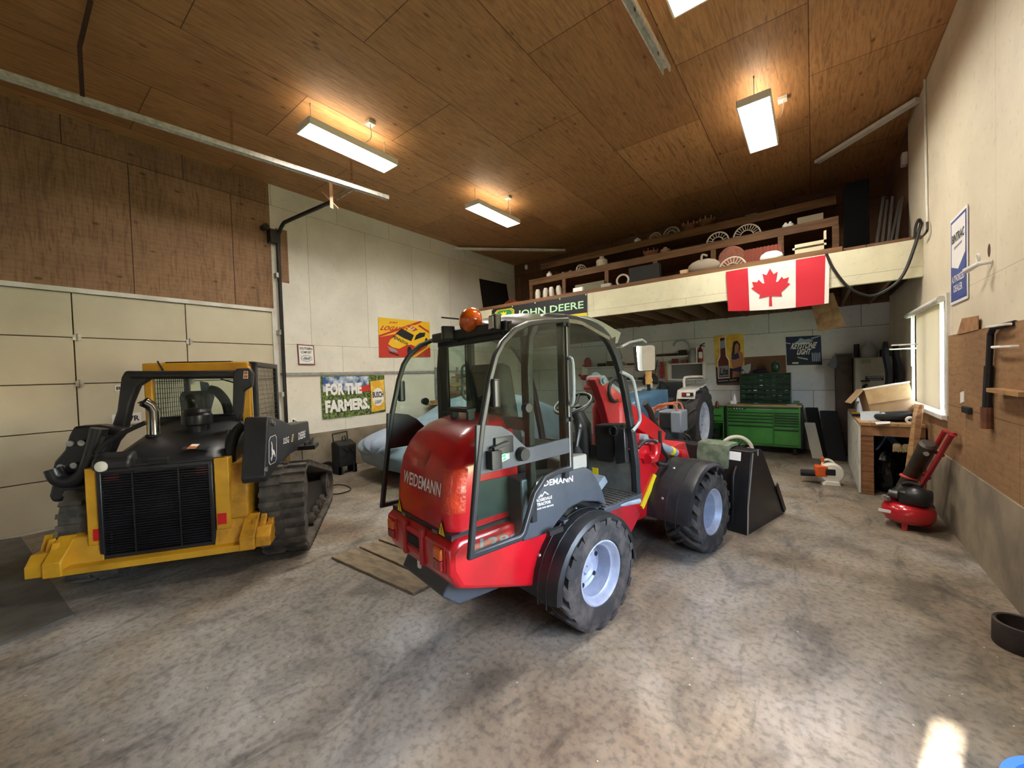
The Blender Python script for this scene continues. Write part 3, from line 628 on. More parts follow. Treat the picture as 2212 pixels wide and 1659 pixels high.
def door(y, sg):
    P = lambda pts, yy: [V((x, yy, z)) for x, z in pts]
    n = len(Dout); b = B()
    b.add(P(Dout, y-.016)+P(Din, y-.016)+P(Dout, y+.016)+P(Din, y+.016),
          [(i, (i+1) % n, n+(i+1) % n, n+i) for i in range(n)]+[(2*n+i, 3*n+i, 3*n+(i+1) % n, 2*n+(i+1) % n) for i in range(n)] +
          [(i, 2*n+i, 2*n+(i+1) % n, (i+1) % n) for i in range(n)]+[(n+i, n+(i+1) % n, 3*n+(i+1) % n, 3*n+i) for i in range(n)])
    d = b.build('door', M_frm if sg < 0 else M_plast, L, .008)
    B().prism(P(inset(Dout, .02), y+.002), (0, -.004*sg*-1, 0)).build('door_glass', M_glassM, d)
    B().prism(P([(-.905, 1.23), (-.89, 1.5), (-.83, 1.495), (-.72, 1.475), (-.65, 1.435), (-.59, 1.375), (-.535, 1.33), (-.5, 1.325), (-.14, 1.34), (-.14, 1.24)], y-.01), (0, .02, 0)).build('door_panel', M_gp if sg < 0 else M_plast, d, .004)
    s_ = -.02 if sg < 0 else .02; yo = y+s_
    B().rbox((-.715, yo, 1.37), (.13, .012, .095), .004).build('lock_plate', M_plast, d, .003)
    B().rbox((-.8, yo*1.0+s_, 1.305), (.07, .045, .1), .004).bar((-.81, yo+s_, 1.365), (-.7, yo+s_, 1.385), .025, .02).build('latch', M_plast, d, .008)
    B().cyl((-.585, yo, 1.3), (-.585, yo+s_*1.6, 1.3), .042, .036, 16).build('knob', M_plast, d)
    B().cyl((-.55, yo, 1.565), (-.55, yo+s_*1.8, 1.565), .03, .026, 14).build('bumper_stop', M_plast, d)
    for x, z in ((-.2, 2.07), (-.155, 2.07), (-.2, 1.46), (-.155, 1.46)): B().cyl((x, yo, z), (x, yo+s_*.7, z), .016, .013, 12).build('hinge_cap', M_plast, d)
    B().tube(smooth([(-.15, yo, 1.86), (-.165, yo+s_*2, 1.82), (-.165, yo+s_*2, 1.6), (-.15, yo, 1.55)], 4), .012, 8).build('grab_handle', M_ltgrey, d)
    B().rbox((-.765, y+.03*-sg*-1+(.02 if sg < 0 else -.02), 1.66), (.05, .06, .16), .015).build('mirror_housing', M_plast, d, .01)
    if sg < 0:
        q = [V((x, y-.019, z)) for x, z in ((-.75, 1.275), (-.68, 1.29), (-.68, 1.33), (-.75, 1.315))]; B().rect(q, 0, 0, 1, 1, .001, 0).rect(q, .06, .1, .94, .9, .002, 1).art(q, [(.12, .5), (.3, .8), (.3, .58), (.5, .58), (.5, .42), (.3, .42), (.3, .2)], .003, 0).rect(q, .6, .22, .84, .78, .003, 0).build('exit_sticker', [M_white, M_greenst], d)
door(.055, -1); door(1.205, 1)
# cab interior
B().bx(-.14, .74, y0+.02, y1-.02, .72, .765).build('platform', M_gp, L, .006)
b = B()
for k in range(9): x = .27+.05*k; b.bx(x, x+.022, y0-.02, y1-.02, .765, .775)
b.build('floor_mat', mat('dusty_mat', '5d574e', '453f38', rough=.8, scale=20), L)
B().bx(.23, .73, y0-.04, y0+.0, .73, .77).build('step_edge', M_gp, L, .004)
seat = B().rbox((-.13, YC, 1.19), (.44, .46, .12), .06).build('seat', M_blk, L, .03)
B().prism([(-.33, YC-.2, 1.2), (-.42, YC-.2, 1.75), (-.38, YC-.2, 1.85), (-.3, YC-.2, 1.82), (-.2, YC-.2, 1.25)], (0, .4, 0)).build('backrest', M_blk, L, .03, 3)
B().rbox((-.1, YC, .97), (.4, .5, .34), .04).build('seat_base', M_plast, L, .01)
B().rbox((.02, y0+.12, 1.12), (.28, .16, .1), .03).build('console', mat('console_grey', '8c8c88', rough=.5), L, .012)
c = F.fy(1246, 1010, y0+.14)
B().lathe([(.05, -.06), (.055, -.04), (.045, -.03), (.05, -.01), (.04, 0), (.045, .02), (.03, .04), (.02, .06)], c+V((0, 0, .1)), (0, 0, 1), 14).build('joystick_boot', M_blk, L)
B().tube([c+V((0, 0, .15)), c+V((.02, 0, .22)), c+V((.05, .01, .28))], [.015, .02, .024], 10).ell(c+V((.055, .01, .3)), (.035, .028, .045), 12).build('joystick', M_plast, L)
sc = F.fy(1238, 872, YC-.02); tl = V((-.5, 0, 1)).normalized(); u = V((1, 0, .5)).normalized(); w = V((0, 1, 0))
sw = B().tube([sc+(u*math.cos(2*PI*k/28)+w*math.sin(2*PI*k/28))*.17 for k in range(28)], .015, 8, 0, True)
for a in (.3, 2.4, 4.5): sw.tube([sc-tl*.04, sc+(u*math.cos(a)+w*math.sin(a))*.165], .012, 6)
sw.build('steering_wheel', M_plast, L)
B().tube([sc-tl*.03, sc-tl*.2+V((.03, 0, -.02)), (sc.x+.2, YC, .8)], [.05, .075, .07], 12).build('steering_column', M_plast, L)
bx_ = [F.fx(1283, 918, .62), F.fx(1338, 918, .62), F.fx(1320, 1000, .62), F.fx(1288, 995, .62)]
ab = B().prism(bx_, (.16, .02, 0)).build('heater_box', M_blk, L, .012)
o = F.fx(1328, 930, .615); B().lathe([(.04, .005), (.043, .03), (.033, .032), (.03, 0)], o, (-1, 0, 0), 20).build('air_outlet', M_plast, ab)
B().prism([F.fx(1325, 925, .6), F.fx(1348, 925, .6), F.fx(1352, 1000, .6), F.fx(1330, 1004, .6)], (.05, 0, 0)).build('side_duct', M_plast, L, .008)
B().bx(.69, .72, y0+.03, y1-.03, .77, 1.12).build('cab_front_panel', mat('cab_liner', '66645f', '55534f', rough=.6), L)
B().obox((.55, .38, .84), (.05, 0, .03), (0, .06, 0), (-.02, 0, .03)).build('pedal', M_ltgrey, L, .006)
q = F.fx(1286, 1018, .6); B().bx(.597, .6, q.y-.03, q.y+.03, q.z-.03, q.z+.03).build('sticker', M_yel, L)
# visor bracket, front lamp, mirror, rail
c3 = lambda x, y: (1180+x/6.38, 680+y/6.38)
for yy in (y0+.03, y1-.03):
    pts = [(460, 15), (560, 10), (760, 90), (900, 170), (1030, 245), (1020, 280), (985, 390), (955, 395), (960, 300), (905, 325), (870, 260), (790, 170), (680, 110), (560, 60)]
    P = [F.fy(*c3(*p), y0+.03) for p in pts]
    B().prism([V((p.x, yy, p.z)) for p in P], (0, .02, 0)).build('visor_bracket', mat('visor_grey', '7a7b78', rough=.5) if yy < 1 else M_gp, L, .003)
B().prism([F.fy(*c3(x, y), y0-.01) for x, y in ((965, 450), (1015, 440), (1075, 590), (1050, 615), (1005, 600))], (0, .07, 0)).build('front_lamp', M_plast, L, .01)
mn = V((.745, -.667, 0)).normalized(); mc = F.fx(*c3(1370, 600), .95); mw = F.o+F.a[0]*mc.x+F.a[1]*mc.y+V((0, 0, mc.z))
mq = [F.loc(onp(*c3(x, y), mn, mw.dot(mn))) for x, y in ((1262, 785), (1500, 772), (1500, 415), (1228, 420))]; ml = V((mn.dot(F.a[0]), mn.dot(F.a[1]), 0))
ctr = sum(mq, V((0, 0, 0)))/4
def rr_quad(q, r=.12, n=5):
    o = []
    for cx_, cy_, a0 in ((1-r, 1-r*.7, 0), (r, 1-r*.7, 90), (r, r*.7, 180), (1-r, r*.7, 270)):
        for k in range(n+1): a = math.radians(a0+90*k/n); o.append(quadpt(q, cx_+r*math.cos(a), cy_+r*.7*math.sin(a)))
    return o
mo = rr_quad(mq); mi_ = [lerp(ctr, p, .95) for p in mo]
mr = B().prism(mo, -ml*.05).build('mirror_head', M_plast, L, .006)
B().prism([p+ml*.004 for p in mi_], -ml*.003).build('mirror_face', M_chrome, mr)
arm = [F.fy(*c3(1035, 440), y0-.02)]+[F.fx(*c3(x, y), xx) for x, y, xx in ((1150, 380, .75), (1320, 345, .93), (1375, 385, .97))]
B().tube(arm, .011, 8).build('mirror_arm', M_ltgrey, L)
B().tube(smooth([F.fy(*c3(x, y), y0-.05) for x, y in ((1030, 790), (1120, 830), (1195, 900), (1240, 1120), (1290, 1400), (1270, 1500), (1190, 1600))], 3), .014, 8).build('hand_rail', M_ltgrey, L)
B().tube([F.fy(1330, 1092, y0-.02), F.fy(1381, 1082, y0-.04)], [.018, .02], 10).build('step_hinge', M_ltgrey, L)
B().bar((-.36, y0-.05, .765), (-.26, y0-.07, .775), .03, .03).build('lower_catch', M_plast, L)
# front frame, boom and cylinders
c4 = lambda x, y: (1230+x/5.53, 860+y/5.53)
B().prism([(x, .36, z) for x, z in ((1.0, .42), (1.0, .8), (1.12, .98), (1.3, .97), (1.52, .8), (1.95, .72), (2.0, .4), (1.15, .36))], (0, .54, 0)).build('front_frame', M_red, L, .02)
q = [F.fy(*c4(x, y), .34) for x, y in ((1020, 905), (1055, 935), (890, 1330), (865, 1290))]; B().prism(q, (0, .02, 0)).build('steering_lock_bar', M_yel, L, .003)
q = [F.fy(*c4(x, y), .35) for x, y in ((815, 830), (835, 840), (848, 945), (815, 955))]; B().prism(q, (0, .004, 0)).build('sticker', M_yel, L)
tw = [F.fy(*c3(x, y), YC-.17) for x, y in ((670, 900), (700, 855), (760, 850), (800, 900), (850, 1090), (960, 1200), (1010, 1300), (1010, 1600), (880, 1600), (860, 1450), (800, 1230), (720, 1000))]
B().prism(tw, (0, .09, 0)).build('boom_tower', M_red2, L, .01)
pn = F.fy(*c3(790, 905), YC-.19); B().cyl(pn, pn+V((0, .16, 0)), .045, n=18).cyl(pn+V((0, -.02, 0)), pn, .03, n=12).build('pivot_pin', M_ltgrey, L)
for px_, py_, xx, rr_ in ((1296, 864, 1.05, .078), (1334, 866, 1.1, .085)):
    tp = F.fx(px_, py_, xx); B().lathe([(.0, 0), (rr_, .0), (rr_, tp.z-.95-.08), (rr_*.7, tp.z-.95-.02), (0, tp.z-.95)], (tp.x, tp.y, .95), (0, 0, 1), 20).build('red_tank', M_red2, L)
b0 = pn+V((.0, .12, -.02)); b1 = F.fy(*c4(1045, 450), YC); dv = (b1-b0).normalized(); b1 = b0+dv*((b1-b0).length+.02); nv = V((dv.z, 0, -dv.x))*-1
bo = B().prism([b0+nv*.05+V((0, -.09, 0)), b1+nv*.05+V((0, -.09, 0)), b1-nv*.1+V((0, -.09, 0)), b0+dv*.5-nv*.14+V((0, -.09, 0)), b0-nv*.06+V((0, -.09, 0))], (0, .18, 0)).build('boom', M_red, L, .01)
lq = [F.fy(x, y, YC-.092) for x, y in ((1383, 911), (1419, 951), (1420, 940), (1386, 900))]
B().text(lq, 'WEIDEMANN', -.12, 0, 1, 1, .002, 0, .014).build('lettering', M_white, bo)
B().tube([b0+V((.03, 0, .06)), b0+dv*.45+nv*.1], .04, 12).tube([b0+dv*.45+nv*.1, b0+dv*.85+nv*.07], .022, 10).build('tilt_cylinder', M_ltgrey, L)
a = F.fy(*c4(860, 480), YC-.25); e = F.fy(*c4(1310, 670), YC-.25)
B().tube([a, lerp(a, e, .35)], .03, 12).tube([lerp(a, e, .3), lerp(a, e, .88)], .045, 14).build('lift_cylinder', M_ltgrey, L)
B().cyl(e+V((0, -.06, 0)), e+V((0, .1, 0)), .055, n=16).build('cylinder_pin', M_red, L); B().cyl(a+V((0, -.05, 0)), a+V((0, .08, 0)), .045, n=16).build('cylinder_pin', M_ltgrey, L)
q = lerp(a, e, .75); B().tube([lerp(a, e, .72), lerp(a, e, .79)], .0465, 14).build('warning_band', M_yel, L)
B().prism([F.fy(*c4(x, y), YC-.3) for x, y in ((770, 425), (840, 420), (835, 530), (800, 545), (775, 540))], (0, .1, 0)).build('cylinder_bracket', M_red, L, .008)
P = [F.fy(*c4(x, y), YC-.3) for x, y in ((880, 560), (960, 570), (975, 740), (840, 730), (820, 640))]; B().prism(P, (0, .12, 0)).build('valve_block', M_red, L, .012)
B().tube([F.fy(*c4(x, y), YC-.33) for x, y in ((1020, 540), (1025, 640), (1000, 720), (930, 730))], [.055, .05, .05, .045], 12).build('red_elbow', M_red, L)
for pts, r in (([(1080, 390), (1085, 520), (1110, 620), (1180, 720), (1150, 790), (1050, 780)], .018), ([(820, 600), (900, 520), (1000, 510), (1070, 560)], .014), ([(900, 60), (960, 150), (1010, 280), (1080, 400)], .03)):
    B().tube(smooth([F.fy(*c4(*p), YC-.34 if r < .03 else YC-.02) for p in pts], 4), r, 8).build('hydraulic_hose', M_hose, L)
for cx_, cy_, rr in ((660, 1030, 90), (950, 1040, 85)):
    B().tube(smooth([F.fy(*c3(cx_+rr*math.cos(t), cy_+rr*1.8*math.sin(t)), YC+(.2 if cx_ < 700 else -.2)) for t in [math.radians(70+i*22) for i in range(12)]], 3), .017, 8).build('hydraulic_hose', M_hose, L)
# bucket
c5 = lambda x, y: (1380+x/4.878, 880+y/4.878)
hb = V((.9973, -.073, 0)); lb_ = V((.073, .9973, 0)); bo_ = V((2.38, -.125, 0)); BW = 1.52
Q = lambda x, z, y=0: bo_+hb*x+lb_*y+V((0, 0, z))
bk = B()
side = [(0, .0), (.97, .0), (.98, .05), (.42, .82), (.36, .86), (.14, .86), (.02, .3)]
for y in (0, BW-.02): bk.prism([Q(x, z, y) for x, z in side], lb_*.02)
back = [(.0, 0), (.02, .3), (.14, .86), (.3, .87), (.3, .85), (.16, .84), (.05, .3), (.05, .02), (.95, .015), (.97, 0)]
bk.prism([Q(x, z, .01) for x, z in back], lb_*(BW-.02))
bk.bar(Q(.75, .4, -.01), Q(.98, .04, -.01), .014, .06)
for yy in (.12, .3): bk.prism([Q(-.04, .1, yy), Q(.0, .6, yy), Q(.08, .7, yy), Q(.1, .6, yy), Q(.04, .1, yy)], lb_*.02)
bku = bk.build('bucket', mat('bucket_black', '101011', '1d1d1e', rough=.38, scale=5), L, .004)
B().prism([Q(.0, .0, -.004), Q(.02, .3, -.004), Q(.16, .84, -.004), Q(.185, .84, -.004), Q(.05, .3, -.004), Q(.03, 0, -.004)], lb_*.003).build('worn_edge', mat('bare_worn_steel', 'a19c93', rough=.5, metal=.3), bku)
B().bar(Q(.29, .8, -.004), Q(.29, .87, -.004), .006, .012).bar(Q(.02, .12, .14), Q(.08, .62, .14), .01, .02).build('weld_mark', M_grey, bku)
q = [Q(.12, .75, .22), Q(.12, .75, .1), Q(.137, .84, .1), Q(.137, .84, .22)]; B().rect(q, 0, 0, 1, 1, .004, 0).build('sticker', M_paper, bku)
B().prism([(1.95, .42, .3), (2.36, .42, .12), (2.4, .42, .55), (2.2, .42, .95), (1.9, .42, .95)], (0, .5, 0)).build('quick_coupler', M_red2, L, .01)
# ================================================================ yellow and black compact track loader
K = Frame((-4.60, .84), -55)
k_ = lambda u, v: (80+u/3.19, 740+v/3.19)
M_dy = mat('machine_yellow', 'd29c22', 'b28018', rough=.42, scale=4, lo=.4, hi=.75)
M_dyd = mat('worn_yellow', 'c98f1c', '96690f', rough=.55, scale=9, lo=.4, hi=.7)
M_db = mat('dark_grey_paint', '26262a', '1b1b1d', rough=.42, scale=5)
M_dbl = mat('gloss_black_paint', '151518', '202024', rough=.3, scale=5)
M_trk = mat('dusty_track_rubber', '5f584e', '3a3632', rough=.88, scale=7, lo=.38, hi=.62, bmp=.2)
T = thing('compact_track_loader', 'yellow and black compact track loader parked by the overhead door', 'loader', K.o, K.rz)
KX = lambda x, *pts: [K.fx(*k_(*p), x) for p in pts]
KY = lambda y, *pts: [K.fy(*k_(*p), y) for p in pts]
def capsule_path(cs, n=10):      # belt around circles (x, z, r) given anticlockwise seen from the right
    P = []
    m = len(cs)
    for i in range(m):
        x, z, r = cs[i]; xp, zp, rp = cs[i-1]; xn, zn, rn = cs[(i+1) % m]
        def nrm(x0, z0, r0, x1, z1, r1):
            d = math.hypot(x1-x0, z1-z0); a = math.atan2(z1-z0, x1-x0); return a-PI/2+math.asin((r0-r1)/d)
        a0 = nrm(xp, zp, rp, x, z, r); a1 = nrm(x, z, r, xn, zn, rn)
        while a1 < a0: a1 += 2*PI
        P += [(x+r*math.cos(lerp(a0, a1, k/n)), z+r*math.sin(lerp(a0, a1, k/n))) for k in range(n+1)]
    return P
def resample(P, n):
    L_ = [0]
    for a, b in zip(P, P[1:]+P[:1]): L_.append(L_[-1]+math.hypot(b[0]-a[0], b[1]-a[1]))
    o = []; Q = P+P[:1]; j = 0
    for i in range(n):
        d = L_[-1]*i/n
        while L_[j+1] < d: j += 1
        t = (d-L_[j])/(L_[j+1]-L_[j]+1e-9); o.append((lerp(Q[j][0], Q[j+1][0], t), lerp(Q[j][1], Q[j+1][1], t)))
    return o
belt = capsule_path([(.33, .28, .26), (1.95, .24, .22), (.36, .6, .28)], 12)
def track(y0, y1):
    b = B(); R_ = resample(belt, 120); n = len(R_); rg = []
    for i in range(n):
        x, z = R_[i]; xa, za = R_[i-1]; xb_, zb = R_[(i+1) % n]; t = V((xb_-xa, 0, zb-za)).normalized(); nn = V((t.z, 0, -t.x))
        p = V((x, 0, z)); rg.append([p+V((0, y0, 0)), p+V((0, y1, 0)), p-nn*.035+V((0, y1, 0)), p-nn*.035+V((0, y0, 0))])
    b.ring(rg, closed=True)
    R_ = resample(belt, 54)
    for i in range(54):
        x, z = R_[i]; xa, za = R_[i-1]; xb_, zb = R_[(i+1) % 54]; t = V((xb_-xa, 0, zb-za)).normalized(); nn = V((t.z, 0, -t.x)); c = V((x, 0, z))
        ym = (y0+y1)/2
        for ya, yb, of in ((y0, ym-.02, 0), (ym+.02, y1, .012)):
            b.obox(c+nn*.014+t*of+V((0, (ya+yb)/2, 0)), t*.021, V((0, abs(yb-ya)/2, 0)), nn*.016)
        b.obox(c+nn*.006+V((0, ym, 0)), t*.012, V((0, .05, 0)), nn*.008)
    tr = b.build('track', M_trk, T, ang=40); tr.location = (0, 0, .02)
    u = B(); yo, yi = (y0, y1) if abs(y0) > abs(y1) else (y1, y0); ym = lerp(yo, yi, .25)
    u.prism([(.3, ym, .2), (1.95, ym, .16), (1.95, ym, .34), (1.2, ym, .5), (.5, ym, .64), (.3, ym, .5)], (0, lerp(yo, yi, .75)-ym, 0)); u.build('undercarriage', M_db, T, .01)
    for x, z, r in ((.36, .62, .21), (.33, .3, .2), (1.95, .27, .16), (.85, .14, .075), (1.1, .14, .075), (1.35, .14, .075), (1.6, .14, .075)):
        s_ = B(); o = V((x, lerp(yo, yi, .08), z)); d = V((0, 1 if yi > yo else -1, 0)); s_.lathe([(.0, 0), (r*.3, 0), (r*.35, .02), (r*.8, .03), (r, .02), (r, .09), (r*.5, .12)], o, d, 22); s_.build('track_roller', M_trk, T)
track(-1.12, -.73); track(.4, .76)
# main body
B().prism([(.14, -.6, .22), (1.9, -.6, .3), (1.9, -.62, .9), (1.0, -.62, 1.0), (.6, -.62, .95), (.16, -.6, .9), (.14, -.6, .5)], (0, 1.0, 0)).build('chassis', M_dyd, T, .01)
# rear bumper and end weights
br = B().prism([(-.12, -.68, .235), (.1, -.68, .235), (.1, -.68, .31), (-.12, -.68, .29)], (0, 1.36, 0)); br.build('rear_bumper', M_dy, T, .006)
for s in (1, -1):
    b = B(); b.prism([(-.14, s*.62, .24), (.2, s*.62, .24), (.2, s*.62, .5), (.05, s*.62, .52), (-.14, s*.62, .36)], (0, s*.12, 0))
    b.prism([(-.12, s*.74, .25), (.16, s*.74, .25), (.16, s*.74, .42), (-.05, s*.74, .42), (-.12, s*.74, .34)], (0, s*.12, 0))
    for j in range(3): b.bar((-.1+.05*j, s*(.7+.06*j), .3+.02*j), (.0+.06*j, s*(.72+.06*j), .48+.02*j), .05, .04)
    b.prism([(-.06, s*.4, .25), (.1, s*.4, .25), (.16, s*.4, .55), (.02, s*.4, .5)], (0, s*.24, 0))
    b.build('bumper_weight', M_dyd if s < 0 else M_dy, T, .008)
for y, w in ((.474, .042), (-.465, .058)):
    B().prism([(-.01, y-w, .42), (.1, y-w, .42), (.1, y-w, 1.08), (-.01, y-w, 1.08)], (0, 2*w, 0)).build('rear_post', M_dy, T, .008)
for s in (-1,): B().prism([(.0, s*.5, .5), (.6, s*.5, .5), (.9, s*.5, .9), (.6, s*.5, 1.02), (.05, s*.5, 1.0)], (0, s*.16, 0)).build('side_plate', M_dyd, T, .02)
for y, z0, z1 in ((.44, .46, .56), (-.455, .47, .57)): B().bx(-.016, -.01, y-.035, y+.035, z0, z1).build('reflector', mat('red_reflector', 'c31318', rough=.3), T)
# grille door
g = B(); g.bx(-.03, .06, -.405, .43, .29, .33).bx(-.03, .06, -.405, .43, 1.03, 1.07).bx(-.03, .06, -.405, -.37, .29, 1.07).bx(-.03, .06, .395, .43, .29, 1.07)
gd = g.build('grille_door', M_dbl, T, .008)
g = B()
for i in range(31):
    z = .345+i*.0222; g.prism([(-.018, -.37, z), (-.002, -.37, z+.009), (-.002, -.37, z+.013), (-.018, -.37, z+.004)], (0, .765, 0))
g.build('louvres', M_dbl, gd)
for y in (.185, -.145): B().bx(-.024, -.016, y-.005, y+.005, .33, 1.03).build('grille_rib', M_dbl, gd)
fan = B().lathe([(.28, 0), (.29, .02), (.29, .05)], (.05, .02, .68), (1, 0, 0), 36); 
for i in range(7):
    a = 2*PI*i/7; p = V((.06, .02, .68)); e = V((0, math.cos(a), math.sin(a))); f2 = V((.35, -math.sin(a)*.9, math.cos(a)*.9)).normalized()
    fan.obox(p+e*.17, e*.1, f2*.045, e.cross(f2)*.003)
fan.cyl((.04, .02, .68), (.08, .02, .68), .09); fan.build('cooling_fan', M_blk, T)
B().bx(.09, .1, -.38, .41, .3, 1.05).build('radiator', M_blk, T)
for y, z in ((.34, 1.0), (-.32, .98)): B().bx(.0, .004, y-.05, y+.05, z-.04, z+.04).build('tail_light', mat('dim_red_lens', '6b1016', rough=.3), T)
# engine hood
def hoodpt(u, v):
    x = lerp(.0, .92, v); zc = 1.1+.3*(v**.8); w = .49-.06*v; y = lerp(w, -w, u); e = abs(2*u-1); drop = .13*(e**6)+(.05*(1-v*6) if v < 1/6 else 0)
    return (x, y, zc-drop)
b = B().sheet(hoodpt, 16, 10, (0, 0, -.03)); b.prism([(-.01, .48, 1.02), (.05, .48, 1.02), (.05, .48, 1.08), (-.0, .48, 1.08)], (0, -.97, 0))
b.prism([(.0, -.49, .98), (.92, -.45, 1.05), (.92, -.45, 1.3), (.02, -.49, 1.02)], (0, .03, 0)).prism([(.0, .49, .98), (.92, .45, 1.05), (.92, .45, 1.3), (.02, .49, 1.02)], (0, -.03, 0))
eh = b.build('engine_hood', M_db, T, ang=60)
B().bx(-.02, .03, .13-.2, .13-.05, 1.07, 1.12).build('hood_latch', M_blk, eh, .005)
B().prism([(-.05, .18, 1.05), (.12, .2, 1.05), (.12, .2, 1.2), (-.05, .18, 1.15)], (0, .27, 0)).build('lamp_hood', M_db, eh, .03)
B().lathe([(.0, .012), (.03, .011), (.044, .004), (.045, -.02)], (-.055, .375, 1.095), (-1, 0, .1), 20).build('work_light', mat('lamp_white', 'd9d8cf', rough=.2), eh)
q = KX(.13, (1060, 752), (1122, 752), (1138, 676), (1076, 682)); n0 = V((0, 0, 1)); zz = lambda p: V((p.x, p.y, 1.155+.33*(p.x-.1)))
q = [V((.07, -.175, 1.172)), V((.07, -.245, 1.168)), V((.18, -.245, 1.195)), V((.18, -.175, 1.2))]
B().rect(q, 0, 0, 1, 1, .004, 0).rect(q, .08, .05, .92, .95, .005, 1).rect(q, .1, .06, .9, .5, .006, 0).build('warning_sticker', [mat('sticker_orange', 'b96a3a', rough=.5), M_paper], eh)
B().prism([V((.09, -.13, 1.172)), V((.09, -.33, 1.155)), V((.14, -.33, 1.165)), V((.14, -.13, 1.185))], (0, 0, .004)).build('hood_vent', M_blk, eh)
# exhaust, precleaner
e0, e1, e2 = KX(.5, (808, 590), (806, 470), (760, 405))
e1 = V((.5, e1.y, e1.z)); e2 = V((.44, e2.y, e2.z))
B().tube([V((.5, e0.y, 1.2)), e0, e1, lerp(e1, e2, .5)+V((0, -.008, .01)), e2], [.052, .046, .046, .046, .05], 18).build('exhaust_pipe', mat('chrome_steel', 'c9c6c0', '97938c', rough=.18, metal=1, scale=3), T)
B().cyl(e2+V((-.001, .001, 0)), e2+(e2-e1).normalized()*.004, .044, n=18).cyl(V((.5, e0.y, 1.27)), V((.5, e0.y, 1.285)), .068, n=20).build('exhaust_mouth', M_blk, T)
c = V((.55, -.085, 1.3)); B().lathe([(.0, -.05), (.07, -.05), (.08, .04), (.125, .06), (.13, .09), (.13, .15), (.115, .17), (.12, .18), (.11, .21), (.04, .225), (0, .225)], c, (0, 0, 1), 26).build('air_precleaner', M_dbl, T)
# cab
B().prism([(.92, -.47, .95), (1.95, -.47, .95), (2.05, -.47, 1.25), (1.85, -.47, 1.98), (.9, -.47, 1.98)], (0, .02, 0)) if 0 else None
cb = B(); cb.bx(.86, .94, -.46, .5, 1.9, 2.0).bx(.88, .95, .43, .5, 1.15, 1.95).bx(.88, .95, -.47, -.38, 1.15, 1.95); cb.build('cab_rear_frame', M_dy, T, .012)
cf = B()
for y in (-.5, .5):
    cf.bx(.93, .99, y-.025, y+.025, 1.0, 2.0).bx(1.8, 1.86, y-.025, y+.025, 1.0, 2.0).bx(.93, 1.86, y-.025, y+.025, 1.94, 2.0).bx(.93, 1.86, y-.025, y+.025, 1.2, 1.25)
cf.bx(.93, 1.86, -.5, .5, 1.975, 2.005).bx(.9, 1.0, -.45, .47, 1.3, 1.42); cf.build('cab_frame', M_db, T, .01)
for y in (-.505, .505):
    ms = B()
    for i in range(17): x = 1.0+i*.05; ms.bar((x, y, 1.25), (x, y, 1.94), .006, .006)
    for i in range(12): z = 1.28+i*.056; ms.bar((.99, y, z), (1.8, y, z), .006, .006)
    ms.build('side_screen', M_black, T, flat=True)
B().sheet(lambda u, v: (.9, lerp(-.4, .44, u), lerp(1.4, 1.9, v)), 1, 1, (.005, 0, 0)).build('rear_window', M_glassM, T)
sb = B(); sb.prism([(1.2, .05, 1.15), (1.12, .05, 1.62), (1.2, .05, 1.7), (1.28, .05, 1.62), (1.32, .05, 1.2)], (0, .26, 0)).prism([(1.15, -.02, 1.05), (1.6, -.02, 1.05), (1.6, -.02, 1.2), (1.15, -.02, 1.2)], (0, .4, 0)); sb.build('seat', M_blk, T, .03)
B().tube(smooth([(1.3, -.12, 1.2), (1.3, -.1, 1.5), (1.28, -.02, 1.66), (1.3, .06, 1.7)], 4), .05, 10).build('armrest_post', M_blk, T)
B().tube([(1.25, -.2, 1.42), (1.35, -.3, 1.72), (1.6, .05, 1.82)], .01, 6).build('wiper', M_blk, T)
B().prism([(1.5, .22, 1.5), (1.5, .14, 1.45), (1.5, .1, 1.6), (1.5, .16, 1.78), (1.5, .24, 1.8)], (.02, 0, 0)).build('blue_rag', mat('pale_blue_cloth', '9fb6cf', '8098b3', rough=.9), T)
B().prism([(.87, -.3, 2.0), (.93, -.3, 2.0), (.93, -.3, 2.012), (.87, -.3, 2.012)], (0, .6, 0)).build('roof_seal', M_blk, T)
B().tube(smooth([(.86, .36, 2.02), (.84, .33, 1.97), (.85, .31, 1.9), (.87, .36, 1.86)], 4), .008, 6).build('cable_loop', M_blk, T)
# lift linkage
t0, t1 = KX(.55, (660, 225), (1360, 220)); B().tube([t0, t1], .042, 14).build('cross_tube', M_db, T)
B().prism(KX(.53, (1372, 178), (1465, 175), (1490, 215), (1480, 300), (1425, 335), (1412, 480), (1388, 552), (1345, 470), (1350, 215)), (.07, 0, 0)).build('rear_link', M_db, T, .012)
q = KX(.528, (1420, 248), (1455, 248), (1455, 196), (1425, 196)); B().rect([q[0], q[1], q[2], q[3]], 0, 0, 1, 1, .002, 0).rect(q, .1, .55, .9, .95, .003, 1).rect(q, .1, .1, .9, .45, .003, 1).build('sticker', [M_paper, MATS['sticker_orange']], T)
B().prism(KX(.53, (575, 240), (600, 195), (760, 195), (765, 255), (690, 300), (640, 420), (600, 600), (500, 600), (545, 470)), (.1, 0, 0)).build('rear_link', M_db, T, .02)
def arm(s):
    y = s*.86
    pts = [p for p in KY(-.86, (1598, 505), (1680, 530), (1750, 563), (1870, 540), (1885, 690), (1745, 770), (1640, 880), (1590, 955), (1560, 955), (1500, 940), (1490, 700))]
    pts[8] = V((pts[7].x-.02, 0, pts[7].z)); pts[9] = V((pts[8].x-.03, 0, pts[8].z+.05)); pts[10] = V((pts[0].x-.03, 0, pts[0].z-.05)); 
    return B().prism([V((p.x, y, p.z)) for p in pts], (0, -s*.2, 0)).build('lift_arm', M_db, T, .015)
ar = arm(-1)
lg = B(); q = KY(-.862, (1595, 850), (1650, 820), (1650, 630), (1595, 655))
